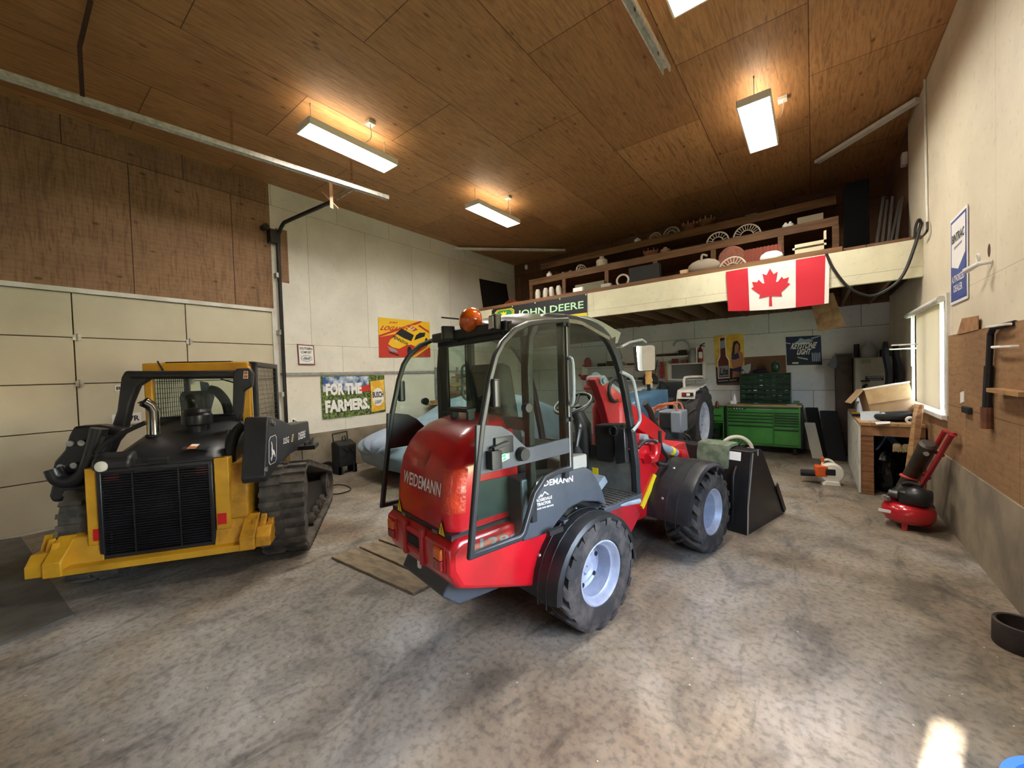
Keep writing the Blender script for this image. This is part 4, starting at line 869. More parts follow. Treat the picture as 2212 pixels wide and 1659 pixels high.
oc = [(.18, 0), (.82, 0), (1, .12), (1, .88), (.82, 1), (.18, 1), (0, .88), (0, .12)]
lg.art(q, oc, .002, 0).art(q, [(lerp(.5, u, .9), lerp(.5, v, .955)) for u, v in oc], .003, 1)
lg.art(q, [(.18, .2), (.3, .3), (.34, .42), (.3, .52), (.32, .68), (.25, .8), (.3, .83), (.42, .7), (.47, .52), (.66, .45), (.74, .36), (.8, .22), (.72, .2), (.66, .3), (.58, .33), (.5, .3), (.44, .24), (.3, .12), (.26, .15), (.4, .3), (.36, .34), (.26, .2)], .004, 0)
lg.build('deer_emblem', [M_white, M_db], ar)
b = B(); q = KY(-.862, (1695, 700), (1735, 690), (1735, 645), (1695, 660)); b.text(q, '325G', 0, 0, 1, 1, .002, 0, .03)
q = KY(-.862, (1800, 672), (1848, 652), (1848, 605), (1800, 622)); b.text(q, 'DEERE', 0, 0, 1, 1, .002, 0, .03); b.build('lettering', M_white, ar)
q = KY(-.862, (1750, 685), (1768, 680), (1768, 625), (1750, 635)); b = B()
for i in range(4): b.rect(q, .12*i, .25*i, .7+.1*i, .25*i+.18, .002, 0)
b.build('gold_mark', mat('gold_mark', 'd8c58a', rough=.4), ar)
for u, v in ((1610, 545), (1625, 560), (1570, 875)):
    p = KY(-.86, (u, v))[0]; B().cyl(p+V((0, 0, 0)), p+V((0, -.02, 0)), .022, n=12).build('pin', M_steel, ar)
p = KX(.2, (1430, 560), (1370, 620), (1335, 740), (1345, 850), (1385, 900)); B().tube(smooth(p, 4), .045, 10).build('hose_loop', M_blk, T)
p = KX(.22, (1320, 600), (1310, 760), (1340, 860)); B().tube(smooth(p, 4), .02, 8).build('hose', M_hose, T)
p = KX(.15, (1380, 870), (1390, 940)); B().cyl(p[0], p[1], .06, n=14).build('cylinder_end', M_db, T)
pl = B().prism(KX(.22, (250, 578), (420, 568), (600, 600), (520, 690), (430, 900), (330, 985), (200, 990), (130, 960), (95, 890), (115, 820), (185, 740), (215, 640)), (.14, 0, 0)).build('arm_pivot_plate', M_dbl, T, .02)
for u, v in ((235, 695), (315, 690), (262, 845), (170, 855)):
    p = KX(.215, (u, v))[0]; B().cyl(p, p+V((-.02, 0, 0)), .026, n=12).build('bolt', M_steel, pl)
B().tube(smooth(KX(.16, (430, 590), (390, 740), (340, 880), (250, 950), (150, 940), (110, 870)), 4), .06, 12).build('hydraulic_line', M_dbl, T)
B().tube(smooth(KX(.16, (480, 640), (440, 760), (400, 860)), 4), .05, 12).build('hydraulic_line', M_dbl, T)
B().prism(KX(.2, (100, 955), (210, 985), (380, 960), (370, 1055), (280, 1092), (235, 1060), (160, 1100), (95, 1108), (72, 1060)), (.16, 0, 0)).build('cylinder_guard', M_db, T, .04, 3)
B().tube(smooth(KX(.06, (410, 760), (480, 690), (620, 610), (750, 550)), 4), .02, 8).build('hose', M_hose, T)
# lever bits on the left track deck
b = B().bx(1.2, 1.5, -1.05, -.85, .9, .95).tube(smooth([(1.3, -.95, .95), (1.32, -.98, 1.0), (1.4, -1.0, 1.02)], 3), .015, 6).bar((1.15, -.95, .98), (1.5, -.98, .98), .02, .04); b.build('step_bracket', M_black, T)
# ================================================================ helpers for things built in room coordinates
def one(b, name, mats, label, cat, group=None, bev=0, ang=35):
    xs = [p.x for p in b.v]; ys_ = [p.y for p in b.v]; z0 = min(p.z for p in b.v)
    return tag(b.build(name, mats, None, bev, ang=ang, o=V(((min(xs)+max(xs))/2, (min(ys_)+max(ys_))/2, z0))), label, cat, group)
def prt(b, name, mats, T_, bev=0, ang=35):
    o = T_.location.copy(); q = T_
    while q.parent: q = q.parent; o = o+q.location
    b.v = [p-o for p in b.v]; return b.build(name, mats, T_, bev, ang=ang)
def qx(X, ll, lr, ur, ul): return [wx(*p, X) for p in (ll, lr, ur, ul)]
def qy(Y, ll, lr, ur, ul): return [wy(*p, Y) for p in (ll, lr, ur, ul)]
def slab(b, q, d, mi=0):
    n = (q[1]-q[0]).cross(q[3]-q[0]).normalized(); return b.prism([p-n*d for p in q], n*d, mi)
m_ = lambda n, h, r=.6, **k: mat(n, h, rough=r, **k)
P_yel, P_red, P_blk, P_wht, P_navy = m_('print_yellow', 'e6b91e'), m_('print_red', 'b8301f'), m_('print_black', '17171b'), m_('print_white', 'e9e7e2'), m_('print_navy', '1c2a52')
P_org, P_green, P_gold, P_sky, P_skin, P_brown, P_grey = m_('print_orange', 'd4622a'), m_('print_green', '25391b', c2='7f9148', scale=22), m_('print_gold', 'd8a32a', c2='e8c95a', scale=5), m_('print_sky', '2f5288', c2='c8d2dc', scale=6), m_('print_skin', 'a8704f'), m_('print_brown', '5a2417'), m_('print_grey', '8d9299')
# ---------------------------------------------------------------- racing poster
q = qx(XL+.014, (819, 772), (930, 771), (928, 696), (817, 685)); b = B(); slab(b, q, .006, 0)
A = lambda pts, k, mi: b.art(q, pts, .001*k, mi)
A([(0, 0), (1, 0), (1, .25), (.35, .62), (0, .5)], 1, 1); A([(0, .5), (.75, .92), (.85, 1), (.78, 1), (0, .55)], 2, 1); A([(.2, .6), (.5, .78), (.5, .75), (.2, .57)], 2, 0)
A([(.75, .86), (.98, .68), (.98, .74), (.78, .9)], 1, 1); A([(.6, 0), (1, .35), (1, .3), (.68, 0)], 2, 0)
A([(.15, .3), (.2, .45), (.32, .58), (.43, .75), (.55, .86), (.68, .88), (.82, .78), (.93, .66), (.97, .52), (.92, .38), (.75, .22), (.55, .16), (.4, .1), (.18, .2)], 3, 0)
A([(.14, .3), (.2, .18), (.36, .08), (.5, .03), (.58, .1), (.75, .2), (.93, .36), (.88, .36), (.7, .28), (.6, .34), (.5, .32), (.36, .22), (.24, .26), (.16, .34)], 4, 1)
A([(.3, .62), (.42, .76), (.66, .6), (.6, .43), (.46, .5)], 5, 2); A([(.66, .46), (.7, .6), (.78, .68), (.9, .69), (.88, .58)], 5, 2)
A([(.5, .85), (.58, .87), (.75, .76), (.64, .7)], 5, 1); A([(.15, .28), (.3, .2), (.34, .12), (.2, .16)], 5, 4); A([(.16, .16), (.36, .06), (.34, .03), (.18, .11)], 5, 2)
b.oval(q, .56, .17, .045, .12, .006, 2).oval(q, .915, .42, .035, .12, .006, 2).oval(q, .31, .42, .05, .05, .006, 5)
b.text(q, 'LOGANO', .02, .68, .5, .8, .004, 1, .04, .12).text(q, 'JOEY', .18, .86, .34, .92, .004, 1, .04, .1)
pq = [quadpt(q, *p) for p in ((.23, .5), (.53, .31), (.56, .37), (.27, .57))]; b.text(pq, 'PENNZOIL', 0, 0, 1, 1, .007, 2, .03)
pq = [quadpt(q, *p) for p in ((.52, .79), (.64, .71), (.71, .77), (.59, .86))]; b.text(pq, '22', .1, .1, .9, .9, .008, 3, .03); pq = [quadpt(q, *p) for p in ((.68, .2), (.78, .29), (.78, .42), (.68, .32))]; b.text(pq, '22', .1, .1, .9, .9, .008, 1, .03)
one(b, 'hanging_flag', [P_yel, P_red, P_blk, P_wht, P_grey, P_gold], 'yellow and red flag showing a racing car, upper flag on the left wall', 'flag', 'flags on the left wall')
# ---------------------------------------------------------------- farmers flag
q = qx(XL+.014, (697, 906), (833, 889), (830, 810), (692, 812)); b = B()
wav = lambda u, v: quadpt(q, u, v)+V((.006*math.sin(u*19+v*4)+.004*math.sin(v*13+u*7), 0, .012*math.sin(PI*u)*(v-1)))
b.sheet(wav, 24, 10, (-.004, 0, 0), 0)
b.art(q, [(0.02, .62), (.2, .66), (.5, .6), (.72, .62), (.72, .98), (.02, .98)], .012, 1).art(q, [(.5, .55), (.74, .6), (.74, .76), (.5, .7)], .013, 3)
b.art(q, [(.75, .03), (.985, .06), (.985, .88), (.75, .84)], .013, 2).oval(q, .87, .42, .1, .24, .014, 4)
b.text(q, 'FOR THE', .06, .53, .6, .82, .016, 5, .055).text(q, 'FARMERS.', .04, .13, .72, .43, .016, 5, .055).text(q, 'BUSCH', .775, .4, .965, .56, .016, 6, .04).text(q, 'LIGHT', .81, .24, .93, .33, .016, 6, .03)
for u, v in ((.015, .97), (.985, .97), (.015, .03), (.985, .03)): b.oval(q, u, v, .008, .012, .015, 6)
one(b, 'hanging_flag', [P_green, P_sky, P_gold, P_red, P_wht, P_wht, P_blk], 'green and blue flag with large white lettering, lower flag on the left wall', 'flag', 'flags on the left wall')
# ---------------------------------------------------------------- small framed sign
q = qx(XL+.02, (645, 788), (681, 788), (678, 746), (642, 743)); b = B(); slab(b, q, .015, 0); b.rect(q, .06, .05, .94, .95, .001, 1)
b.text(q, 'SOUTHERN', .12, .74, .88, .87, .002, 2, .03).text(q, 'COMFORT', .18, .56, .82, .68, .002, 2, .03).oval(q, .5, .32, .34, .16, .002, 3).oval(q, .5, .32, .3, .13, .003, 1).art(q, [(.25, .28), (.4, .4), (.55, .36), (.75, .4), (.7, .26), (.45, .24)], .004, 3)
one(b, 'framed_sign', [m_('frame_maroon', '6b2a30'), P_wht, P_blk, P_grey], 'small white framed sign with maroon border on the left wall', 'sign')
# plates on the garage door
for ps, t, lab in ((((248, 845), (300, 842), (300, 829), (248, 832)), 'B', 'white sticker on the overhead door behind the track loader, upper one'), (((243, 918), (306, 912), (304, 890), (241, 896)), 'XVR', 'white number plate on the overhead door behind the track loader')):
    q = qx(XL-.012, *ps); b = B(); slab(b, q, .004, 0); b.text(q, t, *((.06, .2, .24, .72) if len(t) < 2 else (.3, .2, .94, .72)), .001, 1, .03); one(b, 'door_plate', [P_wht, P_blk], lab, 'plate')
# rail, dark panel, outlet on the left wall
b = B().bx(XL, XL+.035, 3.08, 7.9, 1.875, 1.92); one(b, 'wall_rail', M_grey, 'thin grey horizontal rail along the white left wall', 'rail')
q = qx(XL+.026, (1045, 668), (1102, 664), (1094, 614), (1036, 602)); b = B(); slab(b, q, .02, 0); one(b, 'hanging_board', mat('black_board', '100c0a', rough=.8), 'black board high on the left wall near the loft', 'board')
q = qx(XL+.012, (629, 921), (638, 921), (638, 903), (629, 903)); b = B(); slab(b, q, .01, 0); b.rect(q, .3, .55, .7, .8, .001, 1).rect(q, .3, .2, .7, .45, .001, 1); t = one(b, 'wall_outlet', [P_wht, P_blk], 'white wall outlet with a plugged cord on the left wall', 'outlet')
b = B().tube(smooth([wx(634, 908, XL+.03), wx(645, 915, XL+.06), wx(648, 935, XL+.05), wx(650, 945, XL+.04), wx(655, 1010, XL+.15)], 4), .007, 6); one(b, 'wall_cable', M_blk, 'black cord running down the left wall from the outlet', 'cord')
# ---------------------------------------------------------------- beam banner and maple leaf flag
q = qy(YL-.012, (1062, 690), (1268, 681), (1268, 634), (1062, 668)); q[0].z = q[3].z-.46; q[1].z = q[2].z-.48; b = B(); slab(b, q, .006, 0)
b.art(q, [(0, 0), (1, 0), (1, .2), (0, .2)], .001, 1)
oc = [(.04, .3), (.06, .2), (.12, .12), (.19, .12), (.25, .2), (.27, .3), (.27, .78), (.24, .9), (.07, .9), (.04, .78)]; c_ = (.155, .52)
b.art(q, oc, .002, 1).art(q, [(lerp(c_[0], u, .93), lerp(c_[1], v, .95)) for u, v in oc], .003, 2).art(q, [(lerp(c_[0], u, .84), lerp(c_[1], v, .89)) for u, v in oc], .004, 1).art(q, [(lerp(c_[0], u, .78), lerp(c_[1], v, .84)) for u, v in oc], .005, 2)
b.art(q, [(.09, .3), (.12, .42), (.11, .5), (.13, .6), (.12, .7), (.1, .76), (.14, .72), (.14, .8), (.16, .7), (.18, .78), (.18, .66), (.165, .6), (.18, .54), (.21, .5), (.22, .36), (.2, .42), (.17, .42), (.14, .38), (.12, .28)], .006, 1)
b.text(q, 'JOHN DEERE', .31, .3, .97, .72, .003, 2, .03).text(q, 'JOHN DEERE', .31, .3, .97, .72, .004, 3, .012)
for u in (.01, .25, .5, .75, .99): b.oval(q, u, .96, .005, .03, .003, 3)
one(b, 'hanging_banner', [P_blk, m_('banner_yellow', 'ecd012'), m_('banner_green', '2f7d3b'), m_('banner_mint', 'bfe3bd')], 'long black banner with green and yellow leaping deer emblem on the loft beam', 'banner')
fq = qy(YL-.03, (1573, 672), (1790, 655), (1793, 549), (1568, 587)); b = B()
fw = lambda u, v: quadpt(fq, u, v)+V((0, .008*math.sin(u*10+3*v)*(1-v*.6)+.006*math.sin(v*9+u*14)*math.sin(PI*u), -.03*math.sin(PI*u)*(1-v)))
for u0, u1, mi in ((0, .235, 0), (.235, .7, 1), (.7, .962, 0), (.962, 1, 1)): b.sheet(lambda u, v: fw(lerp(u0, u1, u), v), 14, 10, (0, .003, 0), mi)
hl = [(0, 1.0), (.17, .68), (.36, .78), (.27, .26), (.36, .27), (.55, .5), (.62, .37), (.88, .42), (.8, .15), (.93, .08), (.5, -.3), (.56, -.5), (.06, -.42), (.08, -.95)]
lf_ = hl+[(-x, y) for x, y in hl[:0:-1]]; c_ = (.455, .5)
b.add([fw(c_[0]+x*.208, c_[1]-.02+y*.43)+V((0, -.008, 0)) for x, y in lf_], [list(range(len(lf_)))], 0)
one(b, 'hanging_flag', [m_('flag_red', 'c4122a', .55), m_('flag_white', 'ece7de', .6)], 'red and white maple leaf flag hanging on the white loft beam', 'flag', ang=80)
# ---------------------------------------------------------------- posters on the back wall
q = qy(YB-.008, (1548, 829), (1609, 824), (1606, 720), (1542, 726)); b = B(); slab(b, q, .004, 0); A = lambda pts, k, mi: b.art(q, pts, .001*k, mi)
A([(0, 0), (1, 0), (1, .1), (0, .1)], 1, 1); A([(0, .1), (1, .1), (1, .25), (0, .35)], 1, 4)
A([(.07, .1), (.07, .48), (.17, .58), (.19, .96), (.4, .96), (.41, .58), (.5, .48), (.48, .1)], 2, 2); A([(.1, .12), (.1, .46), (.19, .56), (.21, .95), (.37, .95), (.38, .56), (.47, .46), (.46, .12)], 3, 3)
A([(.21, .72), (.37, .74), (.37, .9), (.21, .88)], 4, 5); A([(.12, .14), (.45, .14), (.45, .36), (.12, .36)], 4, 5); b.text(q, 'Lite', .14, .17, .43, .33, .005, 1, .03, .1)
A([(.58, .1), (.6, .3), (.55, .44), (.58, .62), (.66, .68), (.7, .72), (.8, .72), (.84, .66), (.94, .6), (1, .45), (.92, .3), (.9, .1)], 3, 6); A([(.58, .56), (.62, .72), (.66, .84), (.78, .86), (.88, .78), (.88, .68), (.82, .62), (.84, .74), (.78, .8), (.7, .74), (.68, .6)], 5, 1)
b.oval(q, .775, .73, .07, .075, .006, 6); A([(.58, .48), (.6, .6), (.72, .58), (.8, .62), (.84, .5), (.7, .47)], 5, 7); A([(.57, .28), (.9, .32), (.88, .2), (.74, .22), (.6, .24)], 5, 7)
b.rect(q, .06, .04, .42, .06, .003, 5).rect(q, .46, .04, .72, .06, .003, 5)
one(b, 'bottle_poster', [P_gold, P_blk, P_wht, P_brown, m_('print_dark_brown', '3a2214'), P_grey, P_skin, P_navy], 'golden poster with a brown bottle and a woman on the back wall', 'poster', 'posters on the back wall')
q = qy(YB-.008, (1700, 789), (1776, 788), (1773, 724), (1697, 728)); b = B(); slab(b, q, .004, 0); A = lambda pts, k, mi: b.art(q, pts, .001*k, mi)
A([(0, 0), (1, 0), (1, .1), (0, .25)], 1, 2); A([(0, .3), (.4, .42), (.7, .34), (.72, .05), (.3, .12), (0, .1)], 2, 2); A([(.25, .78), (.35, .84), (.42, .94), (.55, .88), (.68, .9), (.8, .82), (.5, .7)], 1, 3); A([(0, .78), (.14, .74), (.14, .77), (0, .8)], 1, 1); A([(.3, .3), (.62, .22), (.6, .17), (.34, .24)], 3, 3); A([(.72, .92), (1, 1), (.98, .96), (.74, .87)], 1, 3)
b.text(q, 'KEYSTONE', .12, .56, .82, .78, .004, 1, .04, .12).text(q, 'LIGHT', .3, .36, .68, .56, .004, 1, .04, .12)
for k in range(5): b.rect(q, .73+.05*k, .12, .76+.05*k, .42-.02*(k % 2), .003, 3)
b.rect(q, .16, .05, .34, .1, .003, 1)
one(b, 'blue_poster', [P_navy, P_wht, m_('print_dark_navy', '20202c'), m_('print_pale_blue', '9fb0c6')], 'dark blue landscape poster with slanted white lettering on the back wall', 'poster', 'posters on the back wall')
b = B(); slab(b, qy(YB-.004, (1605, 842), (1700, 838), (1697, 767), (1605, 772)), .003); one(b, 'hanging_board', M_dark_ply, 'brown panel on the back wall above the parts rack', 'panel')
b = B(); slab(b, qy(YB-.0025, (1549, 832), (1606, 832), (1606, 800), (1549, 806)), .002); one(b, 'hanging_board', M_dark_ply, 'brown panel sticking out under the golden bottle poster', 'panel')
# ---------------------------------------------------------------- right wall: sign, panel, hooks, pipe, cables
q = qx(XR-.012, (2058, 657), (2095, 645), (2093, 443), (2056, 478)); q[0].y = q[3].y = 6.02; q[1].y = q[2].y = 5.46
for p, z in zip(q, (2.33, 2.33, 3.19, 3.19)): p.z = z
b = B(); slab(b, q, .006, 0); b.rect(q, .035, .03, .965, .97, .001, 1).rect(q, .09, .06, .91, .94, .002, 0); b.art(q, [(.09, .06), (.91, .06), (.91, .52), (.5, .38), (.09, .44)], .003, 1)
b.text(q, 'BINTRAC', .14, .7, .86, .8, .004, 2, .02).art(q, [(.25, .62), (.72, .64), (.75, .665), (.28, .65)], .004, 3).text(q, 'AUTHORIZED', .12, .24, .88, .32, .005, 0, .02).text(q, 'DEALER', .24, .13, .76, .21, .005, 0, .02)
one(b, 'dealer_sign', [P_wht, m_('sign_blue', '3c4f8c'), P_blk, P_grey], 'tall white and blue dealer sign on the right wall', 'sign')
b = B(); slab(b, qx(XR-.026, (2067, 723), (2112, 712), (2112, 682), (2078, 688)), .006); one(b, 'brown_offcut', mat('brown_offcut', 'a57b52', '8a6342', rough=.7), 'small brown board scrap tacked above the brown wall panels', 'board')
h = B()
for i, (px_, py_) in enumerate(((2148, 706), (2160, 749))):
    p = wx(px_, py_, XR-.02); b = B().tube([p+V((0, -.0, 0)), p+V((-.04, -.005, 0)), p+V((-.06, -.1, -.005)), p+V((-.05, -.42, -.01)), p+V((-.02, -.42, -.01))], .009, 6)
    one(b, 'wall_hook', M_wht, ['upper white metal rod hook on the brown wall panel', 'lower white metal rod hook on the brown wall panel'][i], 'hook')
p = wx(2140, 715, XR-.05); q2 = wx(2132, 880, XR-.05); b = B().tube([p+V((.03, -.35, .03)), p+V((0, -.06, .02)), p+V((0, 0, -.02)), lerp(p, q2, .5)], .02, 8).tube([lerp(p, q2, .45), q2], .027, 8, 1).tube([q2, q2+V((0, 0, -.17))], .036, 10, 2)
one(b, 'tow_bar', [M_blk, M_blk, mat('rust', '7a4a2c', '5c3520', rough=.8)], 'black bar with rusty end hanging on the brown wall panel', 'bar')
q = qx(XR-.026, (2074, 871), (2081, 868), (2081, 845), (2074, 848)); b = B(); slab(b, q, .008, 0); one(b, 'wall_switch', P_wht, 'white switch plate on the brown panel beside the window', 'switch')
p = wx(2090, 886, XR-.03); b = B().bx(XR-.05, XR-.02, p.y-.1, p.y+.1, p.z-.03, p.z+.03); one(b, 'wall_mount', M_blk, 'short black bracket below the white switch plate', 'bracket', bev=.006)
p = wx(2165, 838, XR-.02); b = B().bx(XR-.1, XR-.02, 4.0, p.y, p.z-.03, p.z+.0); one(b, 'wall_shelf', mat('wall_shelf', 'a07a4e', '84603a', rough=.7), 'narrow brown shelf strip on the brown wall panel', 'shelf')
p = wx(2136, 541, XR-.002); b = B().lathe([(.0, .0), (.03, 0), (.034, -.003)], p, (-1, 0, 0), 14); b.v = [V((v.x, p.y+(v.y-p.y), p.z+(v.z-p.z)*1.7)) for v in b.v]; one(b, 'cable_hole', mat('raw_hole', '4d3420', rough=.9), 'oval hole in the cream wall right of the dealer sign', 'hole')
p = wx(2136, 566, XR-.02); t = thing('insulator', 'white insulator hook fixed in the cream wall below the hole', 'hook', p)
prt(B().tube([p+V((.02, 0, 0)), p+V((-.05, .02, .0)), p+V((-.1, .12, -.03))], [.015, .018, .024], 10), 'body', M_wht, t); prt(B().tube([p+V((-.05, .03, .05))+V((0, .03*math.cos(a), .03*math.sin(a))) for a in [i*PI/6 for i in range(12)]], .008, 6, 0, True), 'ring', M_wht, t)
b = B().tube([wx(1997, 152, XR-.015), wx(2003, 480, XR-.015)], .012, 8); one(b, 'conduit', M_wht, 'white conduit running down the right wall to the loft', 'conduit')
p = wx(1953, 345, XR-.03); b = B().bx(XR-.06, XR, p.y-.07, p.y+.07, p.z-.09, p.z+.09); one(b, 'junction_box', M_wht, 'small white junction box high on the right wall above the loft', 'box', bev=.006)  # plain junction box fixed high on the wall
pts = [wy(1785, 548, YL-.05), wy(1800, 580, YL-.06), wy(1835, 622, YL-.06), wy(1880, 639, YL-.06), wy(1922, 622, YL-.06), wy(1952, 592, YL-.05), wy(1975, 535, YL-.04), wy(1990, 482, YL-.03)]
b = B().tube(smooth(pts, 5), .018, 8).tube(smooth([pts[-1], wy(1985, 474, YL-.06), wy(1978, 490, YL-.05), wy(1976, 515, YL-.03)], 4), .016, 8).tube(smooth([wx(2003, 480, XR-.03), wx(2002, 500, XR-.04), wx(1988, 515, XR-.06)], 4), .012, 8); one(b, 'black_cable', M_hose, 'thick black cable drooping from the flag to the right wall', 'cable')
# hanging hatch under the loft
q = qy(8.2, (1772, 715), (1826, 704), (1800, 632), (1752, 642)); b = B().prism([q[0], q[1], q[2], q[3]], (0, .03, 0)).bar(q[0], q[3], .03, .05); one(b, 'hanging_hatch', mat('hatch_board', '8d684a', '6f4f37', rough=.7), 'brown board hanging down open below the loft', 'hatch')
# ================================================================ green tool chest, cart and parts rack
M_grn = mat('tool_green', '45913a', '3c8231', rough=.32, scale=3, coat=.3)
M_dgrn = mat('rack_green', '1d3f2c', '16331f', rough=.35, scale=8)
yc = 9.4; x0, x1 = -1.47, -.2
T = thing('tool_chest', 'large bright green tool chest with many drawers and wooden top', 'tool chest', ((x0+x1)/2, yc+.28, 0))
prt(B().bx(x0, x1, yc+.012, yc+.56, .15, .95), 'body', M_grn, T, .006)
prt(B().bx(x0-.02, x1+.02, yc-.01, yc+.58, .95, .985), 'worktop', M_lumber, T, .004)
for xx in (x0-.035, x1): prt(B().bx(xx, xx+.035, yc-.005, yc+.56, .14, .95), 'side_frame', M_blk, T, .006)
for xx in (x0+.1, x1-.1):
    for yy in (yc+.08, yc+.48): prt(B().cyl((xx-.025, yy, .065), (xx+.025, yy, .065), .065, n=16).bx(xx-.03, xx+.03, yy-.03, yy+.03, .1, .16), 'castor', M_blk, T)
def drawer(xa, xb, za, zb):
    d = prt(B().bx(xa, xb, yc-.012, yc+.02, za, zb), 'drawer', M_grn, T, .004); prt(B().bx(xa, xb, yc-.026, yc-.012, zb-.022, zb-.004), 'handle', M_blk, d, .003); return d
d = drawer(x0+.03, x1-.03, .865, .935); xm = x0+.83
b = B().bx(x0+.1, x0+.36, yc-.0145, yc-.013, .885, .92, 0)
for k in range(4): b.bx(x0+.13+.05*k, x0+.155+.05*k, yc-.0155, yc-.0145, .895, .91, 1)
prt(b, 'badge', [P_blk, P_wht], d); prt(B().bx(x0+.55, x0+.8, yc-.0145, yc-.013, .895, .91), 'maker_plate', P_grey, d)
zs_ = [.84, .775, .71, .64, .555, .19]
for a, c in zip(zs_[1:], zs_[:-1]): drawer(x0+.03, xm-.01, a+.008, c-.004)
zs_ = [.84, .79, .74, .69, .64, .585, .5, .19]
for a, c in zip(zs_[1:], zs_[:-1]): drawer(xm+.01, x1-.03, a+.006, c-.004)
# small green cart
T = thing('tool_cart', 'small green open tool cart beside the tractor wheel and tool chest', 'tool cart', (-1.72, 9.6, 0))
cx0, cx1 = -1.92, -1.53
b = B()
for xx in (cx0, cx1-.02): b.bx(xx, xx+.02, 9.42, 9.8, .12, .92)
prt(b.bx(cx0, cx1, 9.78, 9.8, .12, .92), 'body', M_grn, T, .004)
for z in (.2, .58, .86): prt(B().bx(cx0, cx1, 9.42, 9.8, z, z+.02), 'shelf', M_grn, T, .003)
d = prt(B().bx(cx0+.02, cx1-.02, 9.41, 9.44, .62, .86), 'drawer', M_grn, T, .004); prt(B().bx(cx0+.05, cx1-.05, 9.4, 9.41, .72, .745), 'handle', M_blk, d)
for xx in (cx0+.05, cx1-.05):
    for yy in (9.47, 9.75): prt(B().cyl((xx-.02, yy, .05), (xx+.02, yy, .05), .05, n=14).bx(xx-.02, xx+.02, yy-.02, yy+.02, .08, .13), 'castor', M_blk, T)
one(B().bx(-1.86, -1.62, 9.5, 9.7, .225, .4), 'battery_case', M_blk, 'black case on the lower shelf of the small green cart', 'case', bev=.02)
for i, x in enumerate((-1.8, -1.68)): one(B().lathe([(0, 0), (.035, 0), (.04, .05), (.03, .12), (.012, .16), (0, .16)], (x, 9.55, .88), (0, 0, 1), 14), 'red_bottle', mat('dark_red_plastic', '7a2a22', rough=.4), ['dark red bottle on the small green cart, left of the pair', 'dark red bottle on the small green cart, right of the pair'][i], 'bottle', 'bottles on the green cart')
# parts rack
rx0, rx1, ry, rz0, rz1 = -1.26, -.36, 9.72, .987, 1.62
T = thing('parts_rack', 'dark green parts bin rack with rows of small bins on the tool chest', 'rack', ((rx0+rx1)/2, ry+.12, rz0))
b = B().bx(rx0, rx1, ry+.22, ry+.24, rz0, rz1)
for xx in (rx0, rx1-.015): b.bx(xx, xx+.015, ry, ry+.24, rz0, rz1)
for k in range(7): z = rz0+(rz1-rz0-.012)*k/6; b.bx(rx0, rx1, ry+.0, ry+.24, z, z+.012)
prt(b, 'frame', M_dgrn, T)
rr = random.Random(5)
for k in range(6):
    z = rz0+(rz1-rz0)*k/6+.012
    for j in range(8):
        xa = rx0+.018+j*.1085; bn = prt(B().bx(xa, xa+.1, ry-.03, ry+.2, z, z+.035).prism([(xa, ry-.03, z), (xa+.1, ry-.03, z), (xa+.1, ry-.045, z+.05), (xa, ry-.045, z+.05)], (0, .006, 0)), 'bin', M_dgrn, T)
        if rr.random() < .3: prt(B().ell((xa+.05, ry+.0, z+.045), (.035, .03, .022), 8), 'parts', [M_grey, M_steel, P_wht][rr.randrange(3)], bn)
one(B().ell((-.62, 9.85, 1.74), (.08, .07, .12), 12).cyl((-.62, 9.85, 1.82), (-.6, 9.85, 1.87), .03), 'green_jug', M_dgrn, 'dark green jug standing on top of the parts rack', 'jug')
one(B().ell((-.9, 9.83, 1.66), (.14, .1, .055), 14).ell((-.83, 9.78, 1.64), (.12, .08, .02), 12), 'ball_cap', m_('cap_navy', '191726', .9), 'dark cap lying on top of the parts rack', 'cap')
one(B().prism([(-1.24, 9.8, 1.78), (-1.06, 9.8, 1.84), (-1.07, 9.8, 1.7), (-1.1, 9.8, 1.622), (-1.16, 9.8, 1.622)], (0, .05, 0)), 'plastic_bag', m_('pale_plastic', '8f8f93', .3), 'pale plastic bag on the left end of the parts rack', 'bag', bev=.015)
one(B().cyl((-1.2, 9.78, 1.622), (-1.2, 9.78, 1.68), .035), 'small_jar', P_grey, 'small grey jar on the top left of the parts rack', 'jar')
one(B().bx(-1.41, -1.3, 9.5, 9.62, .987, 1.05).lathe([(.04, 0), (.03, .03), (.035, .06), (.02, .1), (.01, .14)], (-1.34, 9.56, 1.05), (0, 0, 1), 10, 0, True), 'white_tub', P_wht, 'white tub with a dark tool on the left end of the tool chest', 'tub')
one(B().bx(-.32, -.22, 9.62, 9.74, .987, 1.05), 'green_box', mat('dull_green', '55683f', rough=.7), 'dull green box at the right end of the tool chest top', 'box', bev=.006)
one(B().bx(-.42, -.26, 9.43, 9.55, .987, .993), 'paper_sheet', P_wht, 'white paper lying on the front right of the tool chest', 'paper')
one(B().ell((-.95, 9.6, .998), (.05, .04, .012), 10), 'shop_rag', P_grey, 'small pale rag on the middle of the tool chest top', 'rag')
